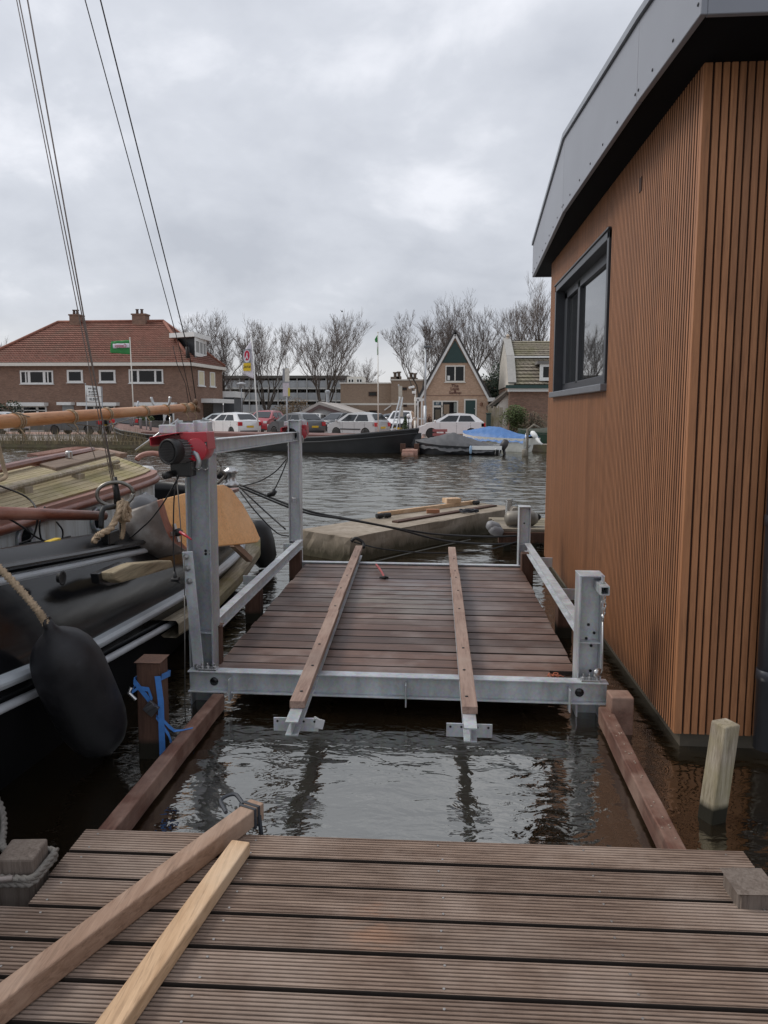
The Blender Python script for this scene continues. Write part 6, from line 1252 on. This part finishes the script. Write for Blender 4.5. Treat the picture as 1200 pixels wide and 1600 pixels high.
    for sy in (-1, 1):
        m = MB(); m.smooth = True; m.lathe([(0, -.09), (.06, -.06), (.07, .02), (.05, .08), (0, .09)], (L*(cw-.05), sy*(W_*.5+.07), bz+.06), (0, sy, .2), 10); m.build('mirror', P_ if col[0] > .3 else TR, t)
        for a in (-.06, -.27):
            m = MB(); m.box((L*a-.09, sy*(W_/2-.002)-.012, bz-.16), (L*a+.09, sy*(W_/2-.002)+.012, bz-.12)); m.build('door_handle', P_, t)
        if trim: m = MB(); m.box((-L*.20, sy*W_/2-.015, .50), (L*.22, sy*W_/2+.015, .57)); m.build('side_moulding', TR, t)
        m = MB(); yy = sy*(W_/2-.004)
        for a in (.17, -.075, -.285): m.box((L*a-.006, yy-.007, .34), (L*a+.006, yy+.007, bz-.02))
        m.build('door_gap', TR, t)
    p = py(u, 660, y); t.location = (p.x if x is None else x, y, 0.012); t.rotation_euler.z = R(head); return t
GC = 'cars parked along the far quay'
WHT, SIL, GRY, DGR, REDC, BLK = (.70, .70, .70), (.42, .43, .44), (.10, .105, .11), (.055, .058, .064), (.33, .02, .03), (.025, .028, .032)
car('dark grey hatchback seen from its left side behind the long barge bow', 122, 47.5, 176, 'hatch', DGR, GC)
car('dark grey suv with a red tail light parked behind the spar boom', 181, 49, 128, 'suv', GRY, GC)
car('silver car cut off by the left edge of the photo', -2, 47.5, 160, 'hatch', SIL, GC)
car('white hatchback seen from behind, parked right of the hoist', 362, 46, 140, 'hatch', WHT, GC)
car('red car facing the water with a yellow number plate', 415, 54, 262, 'suv', REDC, GC)
car('dark grey hatchback seen from behind, partly covered by the far steel post', 462, 46.5, 138, 'hatch', GRY, GC)
car('black small car facing the water before the low white hall', 529, 57, 240, 'hatch', BLK, GC)
car('silver small hatchback seen from its side with black side moulding', 560, 44.5, 150, 'mini', SIL, GC, True)
car('white suv facing the water beside the aluminium ladder', 628, 52, 266, 'suv', WHT, GC)
car('pale blue grey car half hidden right of the silver hatchback', 604, 56, 190, 'sedan', (.25, .29, .33), GC)
car('white hatchback parked before the gable house behind covered boats', 705, 44.5, 180, 'hatch', WHT, GC)
car('pale silver car standing behind the white hatchback near the garage', 342, 57, 160, 'sedan', (.36, .40, .42), GC)
car('beige car facing the water in the gap beside the black small car', 490, 59, 262, 'sedan', (.45, .45, .43), GC)

# ------------------------------------------------------------------ boats along the far quay
lA, rB = pz(142, 698, WZ), pz(612, 710, WZ); lA.y += .6
bn = thing('cargo_barge', 'long dark iron barge moored along the far quay', 'barge', (lA+rB)/2)
ax = (rB-lA); Lb = ax.length; ax.normalize(); nx = Vector((-ax.y, ax.x, 0)); Up = Vector((0, 0, 1))
def bp(s_, w_, z): return lA+ax*(Lb*s_)+nx*w_+Up*(z-WZ)
ss = [-.025, 0, .02, .05, .1, .2, .35, .5, .65, .8, .9, .95, .98, 1.0, 1.03]
def hwid(s_): return 2.0*max(.02, 1-max(0, (.12-s_)/.145)**2.2-max(0, (s_-.88)/.15)**2.2)
def sheer(s_): return .34+.62*max(0, (.3-s_)/.32)**1.8+.48*max(0, (s_-.62)/.4)**1.7
m = MB(); m.smooth = True; rws = []
for t_ in (0, .35, .55, .72, 1):
    r1 = []
    for s_ in ss:
        f = .9+.1*t_; s2 = .5+(s_-.5)*(.955+.045*t_); r1.append(bp(s2, 2.0-hwid(s_)*f-.0, (WZ-.2)+(sheer(s_)-WZ+.2)*t_))
    rws.append(r1)
far_ = []
for t_ in (0, 1):
    far_.append([bp(.5+(s_-.5)*(.955+.045*t_), 2.0+hwid(s_)*(.9+.1*t_), (WZ-.2)+(sheer(s_)-WZ+.2)*t_) for s_ in ss])
m.grid(rws); m.grid(far_); IRON = plain('barge_iron', (.020, .021, .023), .5, .1, .35, .8, .3, 6, c2=(.038, .04, .044)); hl = m.build('hull', IRON, bn)
m = MB(); m.smooth = True
for z_, r0 in ((0, .05), (-.20, .035)): m.tube([bp(.5+(s_-.5)*(1.0 if z_ == 0 else .99), 2.0-hwid(s_)-.03, sheer(s_)+z_) for s_ in ss], r0, 6)
m.build('rubbing_strake', plain('barge_strake', (.045, .045, .047), .5), bn)
m = MB(); m.grid([[bp(s_, 2.0-hwid(s_)*.97, sheer(s_)-.05) for s_ in ss], [bp(s_, 2.0+hwid(s_)*.97, sheer(s_)-.05) for s_ in ss]]); m.build('deck', plain('deck_rust', (.20, .115, .095), .8, 0, .3, 1), bn)
m = MB(); m.box((0, 0, 0), (.01, .01, .01)); m = MB(); cs = [bp(.14, .7, .5), bp(.86, .7, .5), bp(.86, 3.3, .5), bp(.14, 3.3, .5)]; m.prism([c-Up*.2 for c in cs], Up, .24); m.build('hatch_coaming', plain('coaming_red', (.17, .085, .07), .7, 0, .25, 1), bn)
m = MB(); m.smooth = True; p = bp(1.02, 2.0, .2); m.box(p+Vector((-.3, -.12, -.6)), p+Vector((.25, .12, .45))); m.build('rudder', IRON, bn)
for s_, h_ in ((.02, .45), (.06, .5), (.10, .45)): m = MB(); m.smooth = True; m.lathe([(.07, 0), (.07, h_), (.1, h_+.03), (0, h_+.05)], bp(s_, 2.2, sheer(s_)-.05), (0, 0, 1), 8); m.build('bollard', M['galv2'], bn)
m = MB(); m.smooth = True; m.tube([bp(.04, 2.0, .8), bp(.075, 1.8, 2.1)], .05, 6); m.tube([bp(.105, 1.8, .6), bp(.105, 1.8, 1.75)], .035, 6); m.tube([bp(.16, 1.8, .5), bp(.19, 1.9, 1.7)], .03, 6); m.build('davit', M['galv2'], bn)

def smallboat(name, label, c, L, Wd, fb, rz, hullm, group=None):
    """hull with pointed bow at +x, transom at -x"""
    t = thing(name, label, 'boat', (0, 0, 0)); st = [(-.5, .86, 0), (-.3, .96, 0), (-.05, 1, .02), (.2, .90, .06), (.36, .62, .12), (.46, .26, .18), (.5, .03, .22)]
    rws = []
    for s_, yk, zt in ((-1, 1, 1), (-1, .93, .55), (-1, .82, 0), (-1, .55, -.5), (1, .55, -.5), (1, .82, 0), (1, .93, .55), (1, 1, 1)):
        rws.append([Vector((L*x*(1 if zt >= .5 else .97 if zt >= 0 else .93), s_*Wd/2*w_*yk, (fb+z_)*zt if zt >= 0 else -.3)) for x, w_, z_ in st])
    m = MB(); m.smooth = True; m.grid(rws); m.add([r[0] for r in rws], [tuple(range(len(rws)))]); m.smooth = False; m.build('hull', hullm, t)
    return t, st
def tarp(t, st, L, Wd, fb, prof, mat, name='tarpaulin', x0=0, x1=None, seed=1, over=.18, ripple=.04):
    """cloth from gunwale to gunwale over a ridge given as (station, height)"""
    rnd = random.Random(seed); st_ = st; rws = []; nx_ = 34
    for i in range(nx_+1):
        s_ = -.5+(i/nx_)*1.0
        if s_ < x0 or (x1 is not None and s_ > x1): continue
        w_ = I([(a, b_) for a, b_, c_ in st_], s_); zg = fb+I([(a, c_) for a, b_, c_ in st_], s_); hr = I(prof, s_); r1 = []
        for j in range(-9, 10):
            q_ = j/9; y_ = q_*Wd/2*w_*1.04; z = zg+hr*(1-abs(q_)**1.25)
            if abs(q_) > .85: z = zg-over*((abs(q_)-.85)/.15)*(.85+.15*math.sin(i*.55+j)); 
            z += ripple*math.sin(i*1.9+abs(j)*1.1)*(abs(q_))*(1 if abs(q_) < .9 else .4)+rnd.uniform(-.012, .012); r1.append(Vector((L*s_, y_+.012*math.sin(i*2.1), z)))
        rws.append(r1)
    m = MB(); m.smooth = True; m.grid(rws); return m.build(name, mat, t)
p = pz(716, 711, WZ); p.y += .95
bt, st = smallboat('covered_boat', 'low dark motorboat under a dark grey tarpaulin moored at the far quay', p, 3.7, 1.65, .34, 180, plain('navy_hull', (.018, .019, .022), .3, c2=(.03, .02, .022)))
tarp(bt, st, 3.7, 1.65, .34, [(-.5, .04), (-.36, .10), (-.12, .36), (.05, .55), (.12, .50), (.3, .28), (.5, .04)], plain('grey_tarp', (.085, .085, .09), .7, 0, .2, 3, .3, 20), x0=-.42, over=.26, ripple=.05)
m = MB(); m.box((-1.88, -.73, .20), (-.85, -.80, .37)) if False else None
m = MB()
m.grid([[Vector((x, -.82*w_, z)) for x, w_ in ((-1.86, .90), (-1.4, .955), (-.9, .99), (-.6, 1.0))] for z in (.22, .385)]); m.grid([[Vector((x, .82*w_, z)) for x, w_ in ((-1.86, .90), (-1.4, .955), (-.9, .99), (-.6, 1.0))] for z in (.22, .385)]); m.build('white_topside', M['white'], bt, solid=.03)
m = MB(); m.smooth = True; m.lathe([(0, -.17), (.05, -.15), (.06, 0), (.05, .14), (.02, .18)], (-.55, -.92, .22), (0, .1, 1), 10); m.lathe([(0, -.17), (.05, -.15), (.06, 0), (.05, .14), (.02, .18)], (-.55, .92, .22), (0, .1, 1), 10); m.build('fender', plain('blue_fender', (.22, .33, .46), .4), bt)
m = MB(); m.smooth = True; m.lathe([(0, -.25), (.14, -.22), (.17, 0), (.13, .2), (0, .24)], (-2.0, 0, .42), (-.5, 0, 1), 12); m.tube([(-1.95, 0, .3), (-2.1, 0, -.3)], .06, 8); m.build('outboard', plain('outboard_black', (.04, .035, .036), .5), bt)
m = MB(); m.smooth = True; m.tube([(-1.75, .79, .0), (-1.75, .84, .25), (-1.6, .85, .27), (-1.58, .80, .02)], .02, 6); m.tube([(-1.75, -.79, .0), (-1.75, -.84, .25), (-1.6, -.85, .27), (-1.58, -.80, .02)], .02, 6); m.build('boarding_ladder', M['chrome'], bt)
bt.location = (p.x, p.y, WZ); bt.rotation_euler.z = R(178)
p = pz(776, 704, WZ); p.y += .4
bt, st = smallboat('covered_boat', 'white motorboat under a bright blue tarpaulin with a white outboard', p, 3.9, 1.75, .62, 150, plain('white_hull', (.62, .62, .58), .35))
tarp(bt, st, 3.9, 1.75, .62, [(-.5, .10), (-.42, .14), (-.30, .20), (-.05, .46), (.12, .47), (.28, .30), (.5, .06)], plain('blue_tarp', (.055, .15, .36), .55, 0, .15, 3, .3, 20), x0=-.5, over=.24, ripple=.05)
m = MB(); m.smooth = True; m.lathe([(0, -.22), (.09, -.2), (.13, -.05), (.12, .13), (.05, .2), (0, .21)], (-2.02, -.05, .78), (.75, 0, .8), 14); m.tube([(-2.1, -.05, .70), (-2.32, -.05, .42), (-2.45, -.05, .36)], [.09, .07, .05], 8); m.build('outboard', M['white'], bt)
m = MB(); m.smooth = True
for yy in (-.35, .35): m.tube([(-2.0, yy, .2), (-2.03, yy-.1, .3), (-2.03, yy+.1, .3), (-2.0, yy, .2)], .015, 6)
m.build('transom_fittings', plain('fitting_grey', (.16, .17, .2), .5), bt)
m = MB(); m.smooth = True
for z_ in (.15, .3, .45): m.tube([(-1.98, .62, z_), (-2.0, .45, z_)], .02, 6)
m.tube([(-1.99, .63, .1), (-1.99, .63, .85), (-1.99, .44, .85), (-1.99, .44, .1)], .015, 6); m.build('boarding_ladder', M['chrome'], bt)
bt.location = (p.x, p.y, WZ); bt.rotation_euler.z = R(142)
p = pz(866, 701, WZ)
bt, st = smallboat('rowing_boat', 'dark green rowing boat half hidden behind the houseboat corner', p, 3.4, 1.5, .62, 180, plain('green_hull', (.018, .055, .035), .35))
tarp(bt, st, 3.4, 1.5, .62, [(-.5, .05), (0, .30), (.5, .05)], plain('olive_tarp', (.05, .055, .04), .8), x0=-.5, over=.1); bt.location = (p.x, p.y+1.3, WZ+.1); bt.rotation_euler.z = R(185)
# small wooden landing on the right and brick steps
m = MB(); a, b_ = pz(818, 705, WZ), pz(900, 705, WZ)
for i in range(6): m.box((a.x, a.y+.12+i*.2, .0), (b_.x+2, a.y+.30+i*.2, .05))
for i in range(4): m.box((a.x+.1+i*.7, a.y+.1, -1), (a.x+.2+i*.7, a.y+.2, .0))
tag(m.build('landing_stage', M['greywood'], loc=(a.x, a.y, 0)), 'small grey wooden landing stage under the green rowing boat', 'landing stage')
m = MB(); c0 = py(824, 692, 31); m.smooth = True; m.tube([c0+Vector((0, 0, -.6)), c0+Vector((0, 0, .55)), c0+Vector((.25, 0, .75)), c0+Vector((.5, 0, .62))], .05, 8); m.lathe([(.12, 0), (.12, .3), (.06, .35), (0, .36)], c0+Vector((-.1, 0, -.6)), (0, 0, 1), 10); tag(m.build('old_pump', plain('old_iron', (.17, .15, .12), .8), loc=c0), 'rusty iron post on the landing stage right of the blue boat', 'post')
m = MB(); a, b_ = py(628, 706, 31.0), py(652, 692, 31.0); m.box((a.x, 31.0, -.6), (b_.x, 33, -.02)); m.box((a.x, 30.7, -.6), (b_.x-.15, 31.0, -.12)); struct(m.build('quay_steps', redpave))
for i, (u, lab) in enumerate(((629.5, 'dark quay pile between the long barge and brick steps'), (651, 'dark quay pile beside the bow of the dark covered boat'))):
    c0 = pz(u, 709, WZ); post('quay_pile', lab, (c0.x, c0.y), .22, -1.5, .22, M['darkwood'])
# ------------------------------------------------------------------ flags, lamps, signs
def pole(name, label, cat, u0, v0, u1, v1, y, r=.045, mat=None):
    a, b_ = py(u1, v1, y), py(u0, v0, y); a.z = 0; t = thing(name, label, cat, a); m = MB(); m.smooth = True; m.tube([a, b_], [r, r*.65], 10); m.lathe([(r*1.3, 0), (r*1.3, .04), (0, .08)], b_, (0, 0, 1), 8); m.build('pole', mat or M['white'], t); return t, a, b_
def cloth(pts, n_=14, m_=8, amp=.06, ph=0):
    """wavy sheet from four corners: hoist top, fly top, fly bottom, hoist bottom"""
    a, b_, c_, d_ = map(Vector, pts); rows = []
    for j in range(m_+1):
        l_, r_ = a.lerp(d_, j/m_), b_.lerp(c_, j/m_); rows.append([l_.lerp(r_, i/n_)+Vector((0, amp*math.sin(i*1.1+j*.35+ph)*(i/n_), amp*.25*math.sin(i*.9+ph)*(i/n_))) for i in range(n_+1)])
    return rows
GF = plain('green_flag', (.03, .22, .055), .7, 0, .2, 3); WF = plain('white_flag', (.66, .64, .70), .7, 0, .08, 2)
def mirror_letters(txt, size, c, mat, par, name, sx, d=.004): 
    return letters(txt, size, Matrix.Translation(c) @ Matrix.Rotation(R(90), 4, 'X') @ Matrix.Diagonal((-1, 1, 1, 1)), mat, par, name, d, sx)
FYY = 43
t, a, b_ = pole('flag_pole', 'white flag pole flying a green and white flag before the brick house', 'flag pole', 203, 529, 211, 690, FYY, .04, M['cream'])
c4 = [py(202.5, 531, FYY), py(173.5, 533.5, FYY), py(172.5, 551, FYY), py(203.5, 554, FYY)]
m = MB(); m.smooth = True; m.grid(cloth(c4, 14, 8, .05)); fl = m.build('flag', GF, t, solid=.01)
b4 = [py(202, 536.5, FYY-.07), py(176, 537, FYY-.07), py(177, 544, FYY-.07), py(202.5, 543.2, FYY-.07)]; m = MB(); m.smooth = True; m.grid(cloth(b4, 14, 3, .05)); m.build('white_band', WF, fl, solid=.008)
mirror_letters('Castrol', .30, py(188.5, 540.3, FYY-.14), plain('magenta_print', (.40, .015, .07), .6), fl, 'lettering', .78, .01)
FY2 = 44
t, a, b_ = pole('flag_pole', 'white flag pole with a tall white banner bearing a red disc and yellow label', 'flag pole', 393.5, 528, 404.5, 676, FY2, .05)
m = MB(); m.smooth = True; m.grid(cloth([py(392.5, 532, FY2), py(380.5, 549, FY2), py(380, 584, FY2), py(396.5, 592, FY2)], 10, 16, .05)); fl = m.build('banner', WF, t, solid=.01)
def disc(u, v, ru, rv, y, n_=24): return [py(u+ru*math.cos(2*math.pi*i/n_), v+rv*math.sin(2*math.pi*i/n_), y) for i in range(n_)]
YB_ = FY2-.09
def sheet(pts, mat, name, y): m = MB(); m.prism([Vector((p.x, y, p.z)) for p in pts], (0, -1, 0), .004); return m.build(name, mat, fl)
sheet([py(u, v, YB_) for u, v in ((380.2, 546), (391.5, 545), (392, 567), (380.2, 567))], plain('flag_grey', (.22, .24, .25), .7), 'grey_field', YB_)
sheet(disc(385.8, 556.5, 5.6, 10, YB_), WF, 'white_ring', YB_-.006); sheet(disc(386, 555.5, 4.2, 8.0, YB_), plain('flag_red', (.48, .02, .05), .6), 'red_disc', YB_-.012)
sheet([py(u, v, YB_) for u, v in ((382.5, 561), (384.8, 556), (385.5, 551.5), (386.8, 551.5), (386.6, 556), (388.0, 560.5), (386.8, 560.8), (385.6, 558), (383.6, 562.5))], WF, 'road_mark', YB_-.018)
sheet([py(u, v, YB_) for u, v in ((380.2, 567.5), (391.8, 567), (392.0, 579.5), (380.2, 579.5))], plain('flag_yellow', (.68, .47, .02), .6), 'yellow_label', YB_-.006)
mirror_letters('BOVAG', .20, py(386, 573.3, YB_-.016), plain('flag_black', (.02, .02, .03), .6), fl, 'lettering', .62, .004)
t, a, b_ = pole('flag_pole', 'slender white flag pole with a limp green flag left of the gable house', 'flag pole', 590.5, 520, 591, 688, 42, .035, M['cream'])
m = MB(); m.smooth = True; m.grid(cloth([py(590, 523, 42), py(585.5, 530, 42), py(586.5, 534, 42), py(590.5, 536, 42)], 6, 5, .04)); fl = m.build('flag', GF, t, solid=.01)
m = MB(); m.smooth = True; m.grid(cloth([py(591.3, 535, 42), py(589, 537, 42), py(589.2, 543, 42), py(591.5, 543, 42)], 4, 4, .03)); m.build('flag_fold', WF, fl, solid=.01)
m = MB(); m.smooth = True; m.grid(cloth([py(591.3, 543, 42), py(589.4, 543, 42), py(589.2, 555, 42), py(591.5, 554, 42)], 4, 4, .03)); m.build('flag_tip', GF, fl, solid=.01)
# lamps
def lamp(label, u, vt, y, arm, r=.05, mat='galv2'):
    b_ = py(u, vt, y); t = thing('street_lamp', label, 'street lamp', (b_.x, y, 0)); m = MB(); m.smooth = True; m.tube([(b_.x, y, 0), (b_.x, y, b_.z*.35)], r*1.3, 10); m.tube([(b_.x, y, b_.z*.35), (b_.x, y, b_.z)], [r, r*.7], 10); m.build('pole', M[mat], t); return t, b_
t, b_ = lamp('mushroom shaped street lamp in front of the apartment block', 377, 601, 62, 0, .05); m = MB(); m.smooth = True; m.lathe([(.12, -.25), (.14, -.02), (.42, .03), (.40, .10), (.15, .2), (0, .22)], b_, (0, 0, 1), 16); m.build('lamp_head', plain('lamp_grey', (.42, .43, .44), .5), t)
t, b_ = lamp('tall grey street lamp standing before the gable house left edge', 665, 543, 47.5, 0, .075, 'galv'); m = MB(); m.box((b_.x-.12, 47.3, b_.z-.02), (b_.x+.38, 47.7, b_.z+.10)); m.build('lamp_head', plain('lamp_dark', (.10, .11, .12), .5), t, bevel=.02)
t, b_ = lamp('pale floodlight post in front of the flat roofed building', 649, 608, 46, 0, .06, 'cream'); m = MB(); m.box((b_.x-.42, 45.9, b_.z+.05), (b_.x-.05, 46.1, b_.z+.18), Matrix.Rotation(-.2, 3, 'Y')); m.box((b_.x-.2, 45.85, b_.z-.28), (b_.x+.04, 46.15, b_.z-.12)); m.build('lamp_head', M['white'], t, bevel=.02)
t, b_ = lamp('short black quay lamp with a white globe beside the ladder', 638.5, 653, 33, 0, .03, 'blackgloss'); m = MB(); m.smooth = True; m.lathe([(0, -.09), (.05, -.08), (.085, -.03), (.09, .02), (.06, .075), (0, .095)], b_+Vector((0, 0, .09)), (0, 0, 1), 14); m.build('globe', plain('globe_white', (.75, .75, .74), .3), t)
m = MB(); a0 = [(653.5, 619), (657.5, 673), (661, 627)]
x0, x1 = py(653, 640, 48).x, py(659, 640, 48).x; m.box((x0-.05, 48, 0), (x0+.05, 48.1, 2.4)); m.box((x1-.05, 48, 0), (x1+.05, 48.1, 2.3)); m.box((x0-.05, 48, 2.3), (x1+.15, 48.1, 2.45)); m.box((x0-.05, 48.02, 1.1), (x1+.15, 48.08, 1.2)); m.box((x0-.1, 47.9, 2.0), (x0+.0, 48.0, 2.15)); tag(m.build('side_gate', M['white'], loc=(x0, 48, 0)), 'white timber gate frame left of the gable house', 'gate')
# signs
SGY = 40; t, a, b_ = pole('sign_post', 'white information board with dark print rows beside the brick house', 'sign', 133.5, 601, 138, 690, SGY, .03, M['galv2'])
m = MB(); m.prism([py(u, v, SGY-.05) for u, v in ((133.5, 602), (157, 604), (158, 619.6), (135.8, 618.2))], (0, 1, 0), .03); m.prism([py(u, v, SGY-.05) for u, v in ((135.8, 619), (158, 620.4), (158.6, 628.3), (136.5, 627.4))], (0, 1, 0), .03); bd_ = m.build('board', M['white'], t)
m = MB(); a, b_ = py(159, 604, SGY), py(161, 680, SGY); m.tube([(b_.x, SGY, 0), (a.x, SGY, a.z)], .03, 8); m.build('leg', M['galv2'], t)
for i, (u0, v0, u1, v1, n_) in enumerate(((138, 605.8, 143, 607.8, 6), (144.5, 605.5, 151, 609.5, 3), (138.5, 611, 152.5, 613.3, 11), (139, 615.2, 152.5, 617.4, 11), (140, 621.8, 153, 625.6, 5))): strokes(bd_, u0, v0, u1, v1, SGY-.055, n_, DK, 20+i)
SY2 = 43; t, a, b_ = pole('sign_post', 'tall narrow double advertising sign on a grey post above the far steel post', 'sign', 447, 575, 449.5, 690, SY2, .06, M['galv2'])
m = MB(); m.box(py(441.5, 596.5, SY2-.1), py(452, 575.5, SY2+.05)); p1 = m.build('panel', plain('panel_cream', (.58, .56, .50), .6, 0, .15, 8), t)
m = MB(); m.box(py(442, 619, SY2-.1), py(452, 598, SY2+.05)); p2 = m.build('panel', plain('panel_lilac', (.50, .46, .50), .6, 0, .12, 8), t)
m = MB(); m.box(py(441, 598, SY2-.12), py(453, 596.5, SY2+.06)); m.box(py(441.5, 596.5, SY2-.11), py(444.8, 576, SY2-.101)); m.build('panel_edge', plain('panel_grey', (.25, .26, .28), .6), t)
m = MB(); m.box(py(450, 619, SY2-.115), py(453, 606, SY2-.101)); m.build('yellow_strip', plain('strip_yellow', (.50, .43, .08), .6), p2)
t, a, b_ = pole('sign_post', 'slim tall signboard standing behind the aluminium ladder', 'sign', 623, 603, 626, 690, 36, .03, M['galv2'])
m = MB()
for k_ in range(3): m.box(py(622.5+k_*.8, 619+k_*16.0, 35.95), py(628.5+k_*.8, 603+k_*16.5, 36.0))
m.build('panel', plain('panel_beige', (.47, .43, .36), .6, 0, .15, 6), t)
# ladder, planter, bird
m = MB(); L0, L1, T0, T1 = py(606, 691, 33), py(614.5, 690, 33.4), py(625, 620, 34.2), py(629, 621, 34.2); L0.z = L1.z = .1
m.tube([L0, T0], .035, 6); m.tube([L1, T1], .035, 6)
for i in range(1, 12): m.tube([L0.lerp(T0, i/12), L1.lerp(T1, i/12)], .02, 6)
tag(m.build('ladder', M['chrome'], loc=L0), 'aluminium ladder leaning up from the long barge stern', 'ladder')
c0 = py(633, 690, 36); c0.z = 0; t = thing('planter', 'terracotta pot with a small conifer beside the globe lamp', 'planter', c0)
m = MB(); m.smooth = True; m.lathe([(0, 0), (.24, 0), (.34, .48), (.36, .50), (.36, .58), (.30, .58), (.28, .5)], c0, (0, 0, 1), 18); m.build('pot', plain('terracotta', (.42, .12, .06), .8), t)
m = MB(); m.raw = True; rnd = random.Random(3)
for i in range(10): leafball(m, c0+Vector((0, 0, .62+i*.075)), (.27*(1-i/11), .27*(1-i/11), .09), 90, .035, rnd)
m.build('conifer', leafmat('conifer_green', (.045, .075, .02), (.11, .12, .035)), t)
m = MB(); c0 = py(534.5, 487, 60); m.smooth = True; q_ = .45; V_ = lambda x, y, z: c0+Vector((x, y, z))*q_
m.lathe([(0, -.22*q_), (.07*q_, -.1*q_), (.08*q_, .05*q_), (0, .2*q_)], c0, (1, .2, .2), 8); m.add([V_(.1, 0, .03), V_(-.1, 0, .03), V_(-.22, .1, .30), V_(-.35, .1, .34)], [(0, 1, 2, 3)]); m.add([V_(.1, 0, .03), V_(-.1, 0, .03), V_(0, -.3, .16), V_(.2, -.4, .1)], [(0, 1, 2, 3)]); tag(m.build('bird', M['black'], loc=c0), 'small dark bird flying above the bare trees', 'bird')
m = MB(); a, b_ = py(676, 671, 40), py(699, 667.5, 40)
m.box((a.x, 40, .52), (b_.x, 40.08, .66)); m.box((a.x, 40, .30), (b_.x, 40.08, .44)); m.box((a.x+.1, 40.08, 0), (a.x+.2, 40.16, .66)); m.box((b_.x-.2, 40.08, 0), (b_.x-.1, 40.16, .66)); tag(m.build('bench', plain('red_plank', (.28, .09, .09), .6), loc=(a.x, 40, 0)), 'reddish wooden quay bench before the white hatchback', 'bench')
